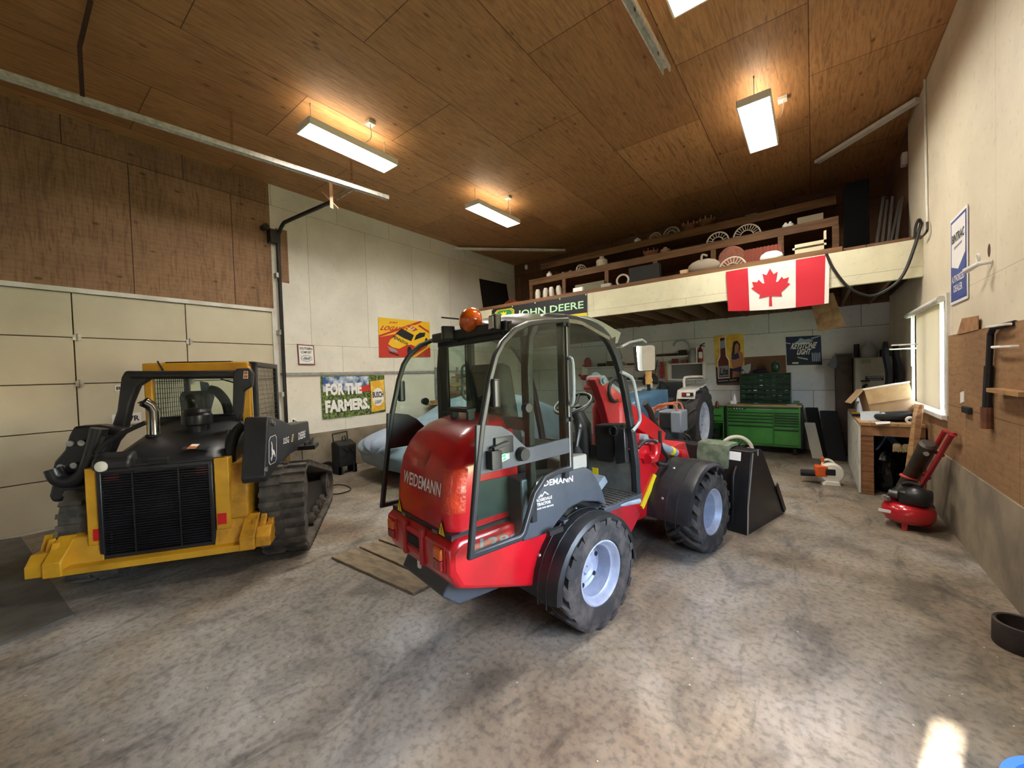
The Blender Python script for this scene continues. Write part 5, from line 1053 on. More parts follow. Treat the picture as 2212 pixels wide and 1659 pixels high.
# boards leaning by the chest
def lean(p, q_, w, d, name, mats, label, cat): one(B().prism([V(p), V(p)+V(w), V(q_)+V(w), V(q_)], d), name, mats, label, cat)
lean((-.02, 9.5, 0), (-.14, 10.12, .88), (.18, .0, 0), (.03, .02, .01), 'black_sheet', m_('black_sheet', '0d0d0d', .8), 'black sheet leaning on the back wall beside the tool chest', 'sheet')
lean((.2, 9.25, 0), (.09, 9.7, .86), (.24, .0, 0), (.03, .02, .01), 'black_sheet', m_('black_sheet', '0d0d0d', .8), 'wider black sheet leaning nearest the corner cabinet', 'sheet')
lean((-.03, 9.3, 0), (-.15, 9.7, .62), (.15, .0, 0), (.02, .01, .006), 'white_board', m_('dirty_white', 'b9b4a6', .7), 'narrow dirty white panel leaning right of the tool chest', 'panel')
# ================================================================ corner cabinet, furnace and things hanging there
one(B().bx(.34, .585, 9.78, 10.15, 0, 1.95), 'corner_cabinet', mat('dark_cabinet', '3d2a1e', '2c1d14', rough=.7), 'tall dark brown cabinet in the back right corner', 'cabinet', bev=.006)
q = qy(9.72, (1786, 788), (1803, 798), (1808, 790), (1806, 762)); one(B().prism(q, (0, .05, 0)), 'hanging_flap', m_('flap_grey', '4b4c52', .6), 'grey flap sticking out from the dark corner cabinet', 'flap')
T = thing('furnace', 'beige metal furnace cabinet in the back right corner', 'furnace', (.86, 9.7, 0))
prt(B().bx(.6, 1.1, 9.45, 10.1, .0, 1.87), 'casing', mat('beige_metal', '8f8876', '7d7665', rough=.5, scale=3), T, .02)
prt(B().bx(.69, .82, 9.44, 9.45, 1.76, 1.83), 'label', m_('label_green', '5f6a4c', .5), T); b = B().bx(.74, .98, 9.44, 9.45, 1.45, 1.53, 0)
for k in range(7): b.bx(.77+.03*k, .79+.03*k, 9.437, 9.44, 1.5, 1.52, 1).bx(.79+.024*k, .805+.024*k, 9.437, 9.44, 1.465, 1.48, 1)
prt(b, 'name_plate', [P_blk, P_grey], T); prt(B().bx(.68, .8, 9.42, 9.45, 1.43, 1.46).tube([(.76, 9.43, 1.38), (.72, 9.42, 1.36), (.71, 9.42, 1.05)], .025, 8), 'pipe', M_blk, T)
one(B().lathe([(.0, 0), (.12, 0), (.13, .1), (.1, .18), (.04, .24), (.03, .3), (0, .3)], (.82, 9.75, 1.872), (0, 0, 1), 18), 'white_jug', m_('jug_white', 'a9aaa8', .4), 'whitish jug on top of the beige furnace', 'jug')
one(B().cyl((.645, 9.7, 1.872), (.645, 9.7, 2.12), .042, n=16), 'black_canister', M_blk, 'black canister on the left of the furnace top', 'canister')
one(B().bx(.965, 1.09, 9.6, 9.8, 1.872, 2.0), 'dark_box', m_('dark_box', '24231f', .7), 'dark box on the right of the furnace top', 'box', bev=.01)
for i, (px_, py_) in enumerate(((1925, 746), (1921, 755))):
    p = wx(px_, py_, XR-.3); one(B().tube([p, p+V((.05, 0, 0)), p+V((.29, -.0, .0))], .009, 6), 'hanging_rod', M_wht, ['upper white rod sticking out beside the window, over the dark coats', 'lower white rod sticking out beside the window, over the dark coats'][i], 'rod')
for i, (x, z0, z1) in enumerate(((.92, 1.35, 2.05), (1.04, 1.45, 2.0))):
    one(B().sheet(lambda u, v: (x+.02*math.sin(v*5), lerp(8.5, 8.85, u)+.02*math.sin(v*9), lerp(z0, z1, v)-.05*math.cos(u*6)), 8, 8, (.05, 0, 0)), 'hanging_coat', m_('dark_cloth', '1b1a20', .95), ['dark coat hanging from the white rods by the window, inner one', 'dark coat hanging from the white rods by the window, outer one'][i], 'coat', bev=0)
# ================================================================ shelves on the back wall
T = thing('wall_shelves', 'long white double shelves with a framed end on the back wall', 'shelves', (-3.5, YB-.15, 1.5))
for z in (1.52, 1.9): prt(B().bx(-5.2, -1.98, YB-.26, YB-.005, z-.025, z), 'shelf_board', M_wht, T, .004)
for x in (-5.15, -2.85, -2.04): prt(B().bx(x, x+.06, YB-.26, YB-.01, 1.5, 1.93), 'upright', M_wht, T, .004)
prt(B().bx(-2.83, -2.05, YB-.02, YB-.005, 1.53, 1.88), 'back_panel', m_('panel_grey', '6d6e70', .6), T)
prt(B().bx(-3.3, -2.15, YB-.16, YB-.1, 2.06, 2.09).bx(-3.3, -3.27, YB-.16, YB-.0, 1.95, 2.09).bx(-2.2, -2.17, YB-.16, YB-.0, 1.9, 2.09), 'tool_bar', M_wht, T)
sh = YB-.13
def can(x, z, r, h, name, m, label, cat, neck=.4): one(B().lathe([(0, 0), (r, 0), (r, h*.72), (r*neck, h*.88), (r*neck, h), (0, h)], (x, sh, z), (0, 0, 1), 14), name, m, label, cat)
M_rp = mat('red_plastic', '9c2a22', '86231c', rough=.4)
t = one(B().lathe([(0, 0), (.1, 0), (.1, .18), (.06, .24), (.03, .27), (0, .27)], (-5.02, sh, 1.9), (0, 0, 1), 14).bx(-5.16, -5.02, sh-.06, sh+.06, 1.9, 1.96), 'fuel_can', M_rp, 'red fuel can at the left end of the upper wall shelf', 'can')
one(B().ell((-5.05, sh-.1, 1.61), (.16, .08, .09), 12).bar((-5.25, sh-.1, 1.69), (-5.0, sh-.1, 1.55), .06, .05), 'red_tool', M_rp, 'red power tool at the left end of the lower wall shelf', 'tool')
can(-2.1, 1.9, .055, .4, 'fire_extinguisher', [mat('extinguisher_red', '7d1518', rough=.3)], 'red fire extinguisher standing at the right end of the wall shelf', 'extinguisher', .35)
ex = bpy.data.objects['fire_extinguisher']; xo = ex.location.copy()
B().bar((0, -.03, .4), (.1, -.03, .45), .02, .02).bar((0, -.03, .4), (.1, -.03, .38), .02, .02).build('lever', M_blk, ex); B().tube([(-.01, -.03, .4), (-.07, -.05, .36), (-.075, -.05, .1)], .014, 8).build('hose', P_wht, ex); B().bx(-.03, .05, -.062, -.054, .1, .25).build('label', P_wht, ex)
one(B().lathe([(0, 0), (.085, 0), (.095, .15), (.08, .25), (.03, .32), (.03, .36), (0, .36)], (-2.275, sh, 1.9), (0, 0, 1), 16), 'grey_jug', m_('jug_grey', '8d8f8f', .45), 'grey jug standing left of the fire extinguisher on the shelf', 'jug')
one(B().tube(smooth([(-2.72, YB-.05, 2.34), (-2.66, YB-.05, 2.44), (-2.5, YB-.05, 2.46), (-2.38, YB-.05, 2.36), (-2.36, YB-.05, 2.27)], 5), .02, 8), 'curved_hose', m_('hose_grey', '9b9c9b', .6), 'pale curved hose above the grey jug on the back wall', 'hose')
for i, (x, pts, c) in enumerate(((-3.3, ((0, 2.0), (.05, 1.7), (.12, 1.35)), 'c2a468'), (-3.12, ((0, 2.05), (.02, 1.7), (.1, 1.3)), 'c9ad72'), (-3.05, ((0, 2.0), (-.06, 1.55), (.02, 1.3)), '2a2724'))):
    one(B().tube(smooth([(x+dx, YB-.3, z) for dx, z in pts], 4), .014, 6), 'hanging_hose', m_('hose_'+c, c, .6), ['yellowish hose hanging from the tool bar, left one', 'yellowish hose hanging from the tool bar, right one', 'black hose hanging from the tool bar'][i], 'hose')
one(B().bar((-2.86, YB-.31, 1.95), (-2.8, YB-.31, 1.05), .07, .03), 'hanging_board', M_lumber, 'pale wooden slat hanging in front of the wall shelves', 'slat')
one(B().bx(-2.98, -2.93, YB-.3, YB-.27, 1.55, 1.95).ell((-2.95, YB-.3, 1.72), (.05, .03, .1), 10), 'hanging_grip', mat('bright_red', 'b01c2e', rough=.4), 'bright red grip hanging under the tool bar', 'tool')
one(B().ell((-3.18, YB-.46, 1.5), (.2, .08, .2), 14), 'hanging_bag', m_('dark_olive', '2b2c26', .8), 'dark bag hanging below the tool bar', 'bag')
rr = random.Random(9); labs = ['small dark tool case', 'brown cardboard carton', 'grey tin', 'rusty toolbox', 'black tin', 'pale tin', 'olive carton', 'dark wooden crate']
k = 0
for z, xs_ in ((1.9, (-4.6, -4.35, -4.05, -3.75)), (1.52, (-4.7, -4.4, -4.1, -3.8, -3.5, -3.32))):
    for j, x in enumerate(xs_):
        w, h_ = rr.uniform(.07, .12), rr.uniform(.05, .15); c = ('2a2926', '5b4632', '7a7a78', '5d3a28', '1b1b1b', '9a9788', '4a4a36', '3b2c20')[k % 8]
        one(B().bx(x-w, x+w, sh-.08, sh+.08, z, z+h_), 'shelf_box', m_('shelf_'+c, c, .7), labs[k % 8]+(' on the upper wall shelf, number %s from the left' if z > 1.8 else ' on the lower wall shelf, number %s from the left') % ('one', 'two', 'three', 'four', 'five', 'six')[j], 'box', 'boxes on the wall shelves', bev=.01); k += 1
for i, (x, w, h_, c) in enumerate(((-3.0, .12, .06, '4a3626'), (-2.75, .14, .06, '211d1b'), (-2.5, .09, .13, '2a1512'))): one(B().bx(x-w, x+w, YB-.19, YB-.07, 2.09, 2.09+h_), 'bar_box', m_('bar_'+c, c, .7), ['brown bundle on the white tool bar, left', 'black pouch on the white tool bar, middle', 'dark red box on the white tool bar, right'][i], 'box', bev=.02)
one(B().bx(-2.72, -2.6, YB-.25, YB-.12, 1.9, 2.02).bx(-2.5, -2.38, YB-.25, YB-.12, 1.9, 1.98), 'red_carton', m_('carton_red', '6e342a', .7), 'reddish cartons under the tool bar on the wall shelf', 'carton')
# ================================================================ blue tractor
P = Frame((-2.37, 8.5), 183)
T = thing('farm_tractor', 'old blue farm tractor with white fenders parked by the back wall', 'tractor', P.o, P.rz)
M_blue = mat('tractor_blue', '42637c', '304f68', rough=.5, scale=4, lo=.4, hi=.7); M_fen = mat('fender_white', 'd6d2c8', 'b9b4a8', rough=.5, scale=4)
for s in (1, -1):
    w = tyre(B(), .7, .36, .4, 14, .05, .3, 0, 1).build('rear_wheel', M_blk if 0 else mat('tractor_tyre', '2b2927', '403c38', rough=.85, scale=7), T, ang=50); w.location = (0, s*.5, .7)
    b = B(); rimgeo(b, .39, .34, .02, s, .12, 8); b.build('rim', [mat('tractor_rim', 'c9ccd2', 'b4b7bd', rough=.45), M_blk], w)
    f = tyre(B(), .36, .2, .2, 12, .025).build('front_wheel', MATS['tractor_tyre'], T, ang=50); f.location = (1.75, s*.5, .36); b = B(); rimgeo(b, .195, .18, .02, s, .07); b.build('rim', [MATS['tractor_rim'], M_blk], f)
    fd = B(); yo, yi = s*.62, s*.28
    fd.prism([(.5, yi, 1.2), (.42, yi, 1.36), (-.3, yi, 1.45), (-.62, yi, 1.3), (-.62, yi, 1.27), (-.3, yi, 1.41), (.41, yi, 1.32), (.46, yi, 1.2)], (0, yo-yi, 0)); fd.prism([(.5, yi, 1.2), (.42, yi, 1.36), (-.3, yi, 1.45), (-.62, yi, 1.3), (-.6, yi, .8), (.4, yi, .75)], (0, s*.02, 0))
    fo = fd.build('fender', M_fen, T, .01); B().prism([(.505, yi+s*.02, 1.19), (.505, yo, 1.19), (.43, yo, 1.355), (.43, yi+s*.02, 1.355)], (-.015, 0, 0)).build('fender_face', M_fen, fo)
    yl = lerp(yi, yo, .62); B().bx(.47, .52, yl-.1, yl+.1, 1.24, 1.31).build('lamp_housing', M_blk, fo, .008); B().bx(.515, .53, yl-.06*s-.03, yl-.06*s+.03, 1.25, 1.3).build('red_lens', M_redlens, fo); B().bx(.515, .53, yl+.02*s-.03, yl+.02*s+.03, 1.25, 1.3).build('clear_lens', P_wht, fo)
    B().tube(smooth([(.15, yi+s*.05, 1.36), (.15, yi+s*.05, 1.56), (.1, yi+s*.1, 1.6), (-.2, yi+s*.3, 1.6)], 4), .025, 8).build('grab_rail', M_fen, fo)
hd = B(); rg = []
for x, w, zt in ((.95, .27, 1.38), (1.2, .27, 1.38), (1.75, .25, 1.34), (2.2, .22, 1.28), (2.28, .18, 1.22)): rg.append(rectring(x, -w, w, .86 if x < 2.25 else .9, zt, .09, 4))
hd.ring(rg); hb_ = hd.build('hood', M_blue, T, ang=50)
for s in (1, -1):
    B().prism([(1.0, s*.272, 1.06), (1.75, s*.254, 1.04), (1.75, s*.254, 1.12), (1.0, s*.272, 1.14)], (0, s*.004, 0)).build('side_stripe', m_('stripe_orange', 'c79a86', .6), hb_)
    for k in range(8): x = 1.1+.07*k; B().bx(x, x+.045, s*(.272-.017*(x-1)/.75)-.006, s*(.272-.017*(x-1)/.75)+.006, 1.075, 1.115).build('worn_letter', P_red, hb_)
B().bx(.0, 2.2, -.2, .2, .5, .86).build('chassis', mat('engine_dark', '23262a', '383b3f', rough=.6, scale=6), T, .02)
B().cyl((0, -.45, .7), (0, .45, .7), .12).build('axle', MATS['engine_dark'], T); B().cyl((1.75, -.45, .36), (1.75, .45, .36), .06).bx(1.65, 1.85, -.15, .15, .36, .6).build('axle', MATS['engine_dark'], T)
B().tube([(1.15, 0, 1.36), (1.15, 0, 1.52)], .03, 10).build('exhaust_stub', M_blk, T); B().cyl((1.15, 0, 1.5), (1.15, 0, 1.86), .058, n=18).build('cardboard_tube', mat('cardboard_tube', 'c59a5c', 'b48a4e', rough=.7), T)
B().tube([V((.68+.06*math.sin(a), .19*math.cos(a), 1.42+.1*math.sin(a)+.02)) for a in [i*PI/10 for i in range(20)]], .014, 6, 0, True).tube([(.68, 0, 1.43), (.9, 0, 1.25)], .02, 8).build('steering_wheel', M_blk, T)
B().rbox((.2, 0, 1.15), (.4, .45, .1), .08).bx(-.08, .0, -.24, .24, 1.15, 1.5).bx(.05, .35, -.08, .08, .85, 1.1).build('seat', m_('seat_dark', '20242b', .6), T, .03)
B().prism([(.8, -.25, .9), (.95, -.25, .9), (.95, -.25, 1.36), (.85, -.25, 1.4)], (0, .5, 0)).build('dashboard', M_blue, T, .02)
# ================================================================ small engine on an orange frame, wheel, pad
T = thing('pressure_washer', 'grey small engine on an orange tube frame behind the bucket', 'engine', (-1.72, 6.1, 0))
q = qy(5.98, (1424, 933), (1473, 936), (1472, 893), (1416, 903)); xa, xb_, za, zb = q[0].x, q[1].x, q[0].z, q[2].z
prt(B().bx(xa, xb_-.13, 5.98, 6.33, za+.05, zb), 'engine_cover', M_blk, T, .02); prt(B().bx(xb_-.15, xb_, 5.96, 6.33, za, zb+.02).bx(xa, xb_, 5.98, 6.33, zb-.01, zb+.03), 'shroud', m_('shroud_grey', '7c828c', .4), T, .02)
prt(B().bx(xa+.05, xb_-.05, 6.03, 6.28, .3, za+.08), 'engine_block', MATS['engine_dark'], T, .02)
o_ = mat('orange_tube', 'b5623a', '96502e', rough=.5); fr_ = B()
for y in (6.01, 6.31): fr_.tube(smooth([(xa-.1, y, .08), (xa-.12, y, .7), (xa-.06, y, zb+.05), (xa+.1, y, zb+.12), (xb_-.1, y, zb+.12), (xb_-.06, y, zb+.02)], 4), .016, 8)
prt(fr_.bar((xa-.1, 6.01, .1), (xa-.1, 6.31, .1), .03, .03).bar((xa-.1, 6.16, .1), (xb_, 6.16, .1), .04, .04).bar((xb_-.03, 6.16, .1), (xb_-.03, 6.16, .35), .04, .04), 'frame', o_, T)
for y in (5.95, 6.35): prt(B().lathe([(.12, -.03), (.14, 0), (.12, .03), (.03, .03), (.03, -.03)], (xb_-.02, y, .14), (0, 1, 0), 20), 'wheel', M_blk, T)
prt(B().tube(smooth([wy(1473, 935, 5.97), wy(1490, 945, 5.95), wy(1492, 965, 5.95), wy(1470, 972, 5.97)], 4), .012, 6), 'hose', M_hose, T)
c = wy(1591, 964, 8.0); R_ = .25; c = V((c.x, 8.0, R_+.02)); T = thing('spoked_wheel', 'white tyred spoked wheel standing on the floor behind the bucket', 'wheel', (c.x, 8.0, 0), .35)
t_ = B().tube([V((R_*math.cos(a), 0, c.z+R_*math.sin(a))) for a in [i*PI/18 for i in range(36)]], .032, 10, 0, True).build('tyre', m_('cream_tyre', 'd8d1c0', .7), T); sp_ = B().cyl((0, -.04, c.z), (0, .04, c.z), .022)
for i in range(20): a = PI*i/10; sp_.tube([(0, .03*(-1)**i, c.z), ((R_-.02)*math.cos(a), 0, c.z+(R_-.02)*math.sin(a))], .003, 4)
sp_.build('spokes', M_steel, T)
# green pad over the bucket edge
W2 = lambda p: F.o+F.a[0]*p.x+F.a[1]*p.y+V((0, 0, p.z))
pad = [Q(.11, .6), Q(.095, .6), Q(.09, .78), Q(.125, .9), Q(.2, .915), Q(.33, .915), Q(.34, .875), Q(.2, .875), Q(.135, .86)]
pq = [F.fx(*c5(x, y), 2.5).y for x, y in ((600, 470), (945, 470))]; b = B(); off = lb_*(pq[1]-Q(.1, .8).y); wd = lb_*(pq[0]-pq[1])
b.prism([W2(p+off) for p in pad], W2(V((wd.x, wd.y, 0)))-W2(V((0, 0, 0)))); one(b, 'green_pad', mat('dusty_green_pad', '6d7660', '4d5745', rough=.8, scale=10), 'dusty green pad draped over the black bucket edge', 'pad', bev=.008)
# ================================================================ workbench and what is on it
bx0, bx1, by0, by1, bz = .48, 1.11, 7.0, 9.1, .97
T = thing('workbench', 'wooden workbench with white side under the bright window', 'workbench', (.8, 8.05, 0))
b = B(); n = 5
for k in range(n): b.bx(bx0+(bx1-bx0)*k/n+.002, bx0+(bx1-bx0)*(k+1)/n-.002, by0, by1, bz-.04, bz)
prt(b, 'bench_top', M_lumber, T, .003)
for x, y in ((bx0+.02, by0+.03), (bx1-.13, by0+.03), (bx0+.02, by1-.15), (bx1-.13, by1-.15)): prt(B().bx(x, x+.13, y, y+.1, 0, bz-.04), 'leg', M_wood, T, .004)
prt(B().bx(bx0+.02, bx1, by0+.015, by0+.055, bz-.17, bz-.04), 'apron', mat('apron_wood', '9a7048', '835b38', rough=.7), T)
prt(B().bx(bx0-.005, bx0+.018, by0+.02, by1, .02, bz-.04), 'white_side', mat('chipped_white', 'c9c6ba', '9d988a', rough=.6, scale=7, lo=.5, hi=.7), T)
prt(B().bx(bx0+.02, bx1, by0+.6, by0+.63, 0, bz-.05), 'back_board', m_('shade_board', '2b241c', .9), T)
def ob(x, y, lift=0): return wz(x, y, bz+lift)
P4 = lambda ps, h: [wz(*p, bz+h) for p in ps]
# tilted cardboard box
c = V((.86, 7.75, bz)); M_card = mat('cardboard', 'b79a74', 'a98b64', rough=.75, scale=3)
T = thing('cardboard_box', 'open cardboard box tipped over on the workbench', 'box', c)
R_ = Matrix.Rotation(math.radians(-12), 3, 'Y') @ Matrix.Rotation(math.radians(8), 3, 'Z')
def bq(b, x0_, x1_, y0_, y1_, z0_, z1_): return b.obox(R_ @ V(((x0_+x1_)/2, (y0_+y1_)/2, (z0_+z1_)/2))+V((0, 0, .08)), R_ @ V(((x1_-x0_)/2, 0, 0)), R_ @ V((0, (y1_-y0_)/2, 0)), R_ @ V((0, 0, (z1_-z0_)/2)))
b = B()
for a in ((-.24, .24, -.2, -.194, 0, .38), (-.24, .24, .194, .2, 0, .38), (-.24, -.234, -.2, .2, 0, .38), (.234, .24, -.2, .2, 0, .38), (-.24, .24, -.2, .2, 0, .006)): bq(b, *a)
b.build('carton', M_card, T); bq(B(), -.24, .24, -.212, -.206, .17, .38).build('front_flap', mat('cardboard_light', 'c9ad80', 'bb9e72', rough=.7), T)
B().prism([R_ @ V((-.24, .2, .38))+V((0, 0, .08)), R_ @ V((-.24, -.2, .38))+V((0, 0, .08)), R_ @ V((-.42, -.2, .22))+V((0, 0, .08)), R_ @ V((-.42, .2, .22))+V((0, 0, .08))], (.002, 0, .006)).build('side_flap', M_card, T); bq(B(), -.25, .25, -.215, -.19, .38, .4).build('taped_edge', P_wht, T)
one(B().tube([V((.86+.17*math.cos(a), 7.33+.14*math.sin(a), bz+.075+.02*math.cos(a))) for a in [i*PI/14 for i in range(28)]], .042, 12, 0, True).lathe([(.0, 0), (.1, 0), (.13, .03), (.13, .05)], (.86, 7.33, bz+.002), (0, 0, 1), 20), 'black_drum_ring', M_blk, 'black round rubber ring lying in front of the cardboard box', 'ring')
p = ob(1858, 891); T = thing('spray_bottle', 'white spray bottle standing on the workbench', 'bottle', p)
B().lathe([(0, 0), (.04, 0), (.042, .08), (.03, .13), (.014, .16), (.014, .19), (0, .19)], (0, 0, 0), (0, 0, 1), 14).build('bottle', m_('spray_white', 'd9dade', .35), T); B().prism([(-.05, -.012, .18), (.05, -.012, .195), (.06, -.012, .22), (.02, -.012, .245), (-.03, -.012, .24)], (0, .024, 0)).bar((.04, 0, .19), (.03, 0, .14), .012, .012).build('trigger_head', P_wht, T, .004)
p = V((.68, 8.62, bz)); one(B().lathe([(0, 0), (.033, 0), (.033, .14), (.03, .15), (.01, .155), (.007, .21), (0, .21)], p, (0, 0, 1), 14), 'nozzle_bottle', m_('bottle_white', 'd3d5de', .4), 'slim white bottle with nozzle beside the spray bottle', 'bottle')
p = ob(1852, 899); one(B().bx(p.x-.06, p.x+.1, p.y-.05, p.y+.05, bz, bz+.04, 0).bx(p.x-.06, p.x+.1, p.y-.05, p.y+.05, bz+.04, bz+.055, 1), 'yellow_box', [P_navy, M_yel], 'yellow and navy box at the left edge of the workbench', 'box', bev=.002)
p = ob(1880, 909); one(B().prism([p+V((-.1, 0, .0)), p+V((.1, .02, 0)), p+V((.1, .06, .13)), p+V((-.1, .05, .12))], (0, .012, 0)), 'paper_bag', m_('pale_blue_paper', 'b9c4cd', .6), 'pale blue paper packet propped on the workbench front', 'packet')
for i, ps in enumerate((((1868, 884), (1888, 880), (1897, 893), (1870, 897)), ((1890, 912), (1925, 908), (1922, 915), (1893, 917)))): q = P4(ps, .003); one(B().prism(q, (0, 0, .002)), 'paper_sheet', P_wht, ['white crumpled paper in the middle left of the workbench', 'white paper on the front edge of the workbench'][i], 'paper')
p = ob(1907, 908); one(B().lathe([(0, 0), (.032, 0), (.032, .09), (.015, .11), (0, .11)], p, (0, 0, 1), 14), 'blue_bottle', m_('pale_blue_glass', '8fb0bf', .25), 'small pale blue bottle on the workbench front', 'bottle')
p = ob(1912, 893); one(B().cyl(p, p+V((0, 0, .045)), .045, n=16), 'blue_cap', mat('bright_blue', '3a57b8', rough=.4), 'bright blue cap lying on the workbench', 'lid')  # a low round cap lying flat, not a cup
p = ob(1915, 900, 0); one(B().cyl(p, p+V((0, 0, .03)), .04, n=14), 'brass_tin', mat('brass_tin', 'b08d45', rough=.5), 'small brass coloured tin beside the blue cap', 'tin')
p = ob(1966, 915); one(B().lathe([(.022, -.025), (.045, -.025), (.045, .025), (.022, .025), (.022, -.025)], p+V((0, 0, .045)), (0, 1, .1), 20), 'tape_roll', P_wht, 'white tape roll standing on the workbench front', 'tape')
p = ob(1955, 902); one(B().cyl(p, p+V((0, 0, .06)), .035, n=14), 'tin_can', m_('tin_silver', '9a9a9a', .35, metal=.6), 'silver tin can behind the white tape roll', 'tin')
p = ob(1980, 903); one(B().ell(p+V((0, 0, .025)), (.1, .08, .028), 12), 'shop_cloth', m_('cloth_bluegrey', '8f9fb5', .9), 'blue grey cloth at the right of the workbench', 'cloth')
p = ob(1940, 897); one(B().bar(p+V((-.22, .05, .015)), p+V((.22, -.02, .015)), .07, .03), 'metal_channel', M_grey, 'long grey metal channel lying across the workbench', 'channel')
p = ob(1935, 910); one(B().bx(p.x-.13, p.x+.13, p.y-.03, p.y+.03, bz, bz+.03), 'parts_tray', m_('tray_dark', '26303a', .5), 'dark tray of small parts on the workbench front', 'tray', bev=.004)
p = wx(1998, 868, XR-.06); q = [V((XR-.05, 7.3, 1.16)), V((XR-.05, 6.3, 1.16)), V((XR-.02, 6.3, 1.2)), V((XR-.02, 7.3, 1.2))]
one(B().sheet(lambda u, v: (lerp(1.0, 1.11, v), lerp(8.0, 8.6, u), bz+.04+.12*v+.02*math.sin(u*14)), 10, 3, (0, 0, .01)), 'white_rag', P_wht, 'white rag bunched against the window sill behind the black ring', 'rag')
# things under the bench
m = mat('bin_bag', '0b0b0d', rough=.22, bmp=.8, bscale=16)
for i, (c, r) in enumerate((((.77, 7.32, .28), (.14, .18, .3)), ((1.01, 7.34, .22), (.08, .16, .24)))):
    e = B().ell(c, r, 20); rr = random.Random(i); e.v = [V((p.x+rr.uniform(-.02, .02), p.y+rr.uniform(-.02, .02), max(.0, p.z+rr.uniform(-.02, .02)))) for p in e.v]; one(e, 'garbage_bag', m, ['shiny black garbage bag under the workbench, left one', 'shiny black garbage bag under the workbench, right one'][i], 'bag', 'garbage bags under the bench', ang=20)
e = B().sheet(lambda u, v: (.66+.36*u+.02*math.sin(9*v), 7.17+.3*v, .6+.1*math.sin(PI*u)*(1-v)+.13*math.exp(-((u-.35)*6)**2)), 14, 8, (0, 0, -.02)); one(e, 'blue_tarp', m_('tarp_blue', '3d5d84', .5), 'crumpled blue tarp on the garbage bags under the workbench', 'tarp')
for i, x in enumerate((.86, .95)):
    g = B().ell((x, 7.1, .66), (.045, .03, .05), 10)
    for k in range(4): g.ell((x-.035+.023*k, 7.085, .615+.006*(k % 2)), (.012, .014, .035), 8)
    one(g, 'work_glove', m_('glove_tan', 'b6a078', .8), ['tan work glove on the blue tarp, left of the pair', 'tan work glove on the blue tarp, right of the pair'][i], 'glove', 'work gloves on the blue tarp')
# leaning boards, hand truck with cylinder, compressor
a0, a1 = V((.74, 6.35, 0)), V((1.06, 6.75, 1.22))
p0, p1 = wy(1952, 1052, 6.5), wy(1998, 878, 6.85)
for i, (dx, wdt) in enumerate(((0, .085), (.09, .05))):
    a = V((p0.x+dx*.6, 6.45, .0)); c_ = V((min(p1.x+dx*.6, 1.03), 6.86, p1.z+.02)); one(B().bar(a, c_, wdt, .035, up=(0, 1, 0)), 'leaning_board', M_lumber if i == 0 else M_wood, ['wider pale board leaning on the workbench front', 'narrow board leaning on the workbench beside the wider one'][i], 'board', 'boards leaning on the bench')
M_ht = mat('hand_truck_red', 'a8242c', '8b1f25', rough=.4, scale=6)
T = thing('hand_truck', 'red hand truck leaning on the right wall with a cylinder on it', 'hand truck', (.95, 6.45, 0))
t0, t1 = V((1.0, 6.1, .2)), wx(2058, 935, XR-.06); t1 = V((XR-.07, t1.y-.05, t1.z)); dv_ = (t1-V((.86, 6.3, .1)))
for s in (0, .26):
    o_ = V((.86, 6.22+s*.0, .1))+V((-.02, s, 0)); prt(B().tube([o_, o_+dv_], .022, 8), 'rail', M_ht, T)
b = B()
for f in (.15, .45, .75, 1.0): b.tube([V((.86, 6.22, .1))+dv_*f, V((.84, 6.48, .1))+dv_*f], .018, 8)
prt(b, 'crossbars', M_ht, T); prt(B().bx(.72, .9, 6.2, 6.5, .05, .065), 'toe_plate', M_ht, T)
for y in (6.18, 6.52): prt(B().lathe([(.03, -.03), (.1, -.03), (.12, 0), (.1, .03), (.03, .03)], (.93, y, .122), (0, 1, 0), 20), 'wheel', M_blk, T)
u_ = dv_.normalized(); n_ = V((-u_.z, 0, u_.x)).normalized(); c0 = V((.855, 6.35, .1))+n_*.1+u_*.02
T2 = thing('gas_cylinder', 'dark metal cylinder with clamps strapped to the red hand truck', 'cylinder', c0)
B().lathe([(0, 0), (.062, 0), (.068, .03), (.068, .86), (.074, .87), (.074, .93), (.05, .95), (0, .95)], (0, 0, 0), u_, 22).build('tank', mat('cylinder_dark', '4a4238', '322d27', rough=.45, metal=.4, scale=6), T2)
b = B().tube([u_*.42+(n_*math.cos(a)+V((0, 1, 0))*math.sin(a))*.076 for a in [i*PI/10 for i in range(20)]], .014, 6, 0, True); b.build('strap', m_('strap_orange', 'c0483a', .5), T2)
for s in (-1, 1): B().cyl(u_*.82+V((0, s*.08, 0)), u_*.82+V((0, s*.12, 0)), .022, n=12).build('lug', M_steel, T2)
cc = V((.79, 5.85, 0)); T = thing('air_compressor', 'red pancake air compressor on the floor by the right wall', 'compressor', cc, -.3)
B().lathe([(0, .06), (.12, .06), (.18, .075), (.207, .12), (.212, .165), (.207, .21), (.18, .255), (.12, .27), (0, .275)], (0, 0, 0), (0, 0, 1), 40).build('tank', mat('compressor_red', 'b5121e', rough=.25, coat=.6), T, ang=60)
for a in (.5, 2.6, 4.7): B().prism([(.15*math.cos(a)-.03, .15*math.sin(a), .12), (.15*math.cos(a)+.03, .15*math.sin(a), .12), (.16*math.cos(a)+.02, .16*math.sin(a), .0), (.16*math.cos(a)-.02, .16*math.sin(a), .0)], (0, .02, 0)).build('foot', MATS['compressor_red'], T, .005)
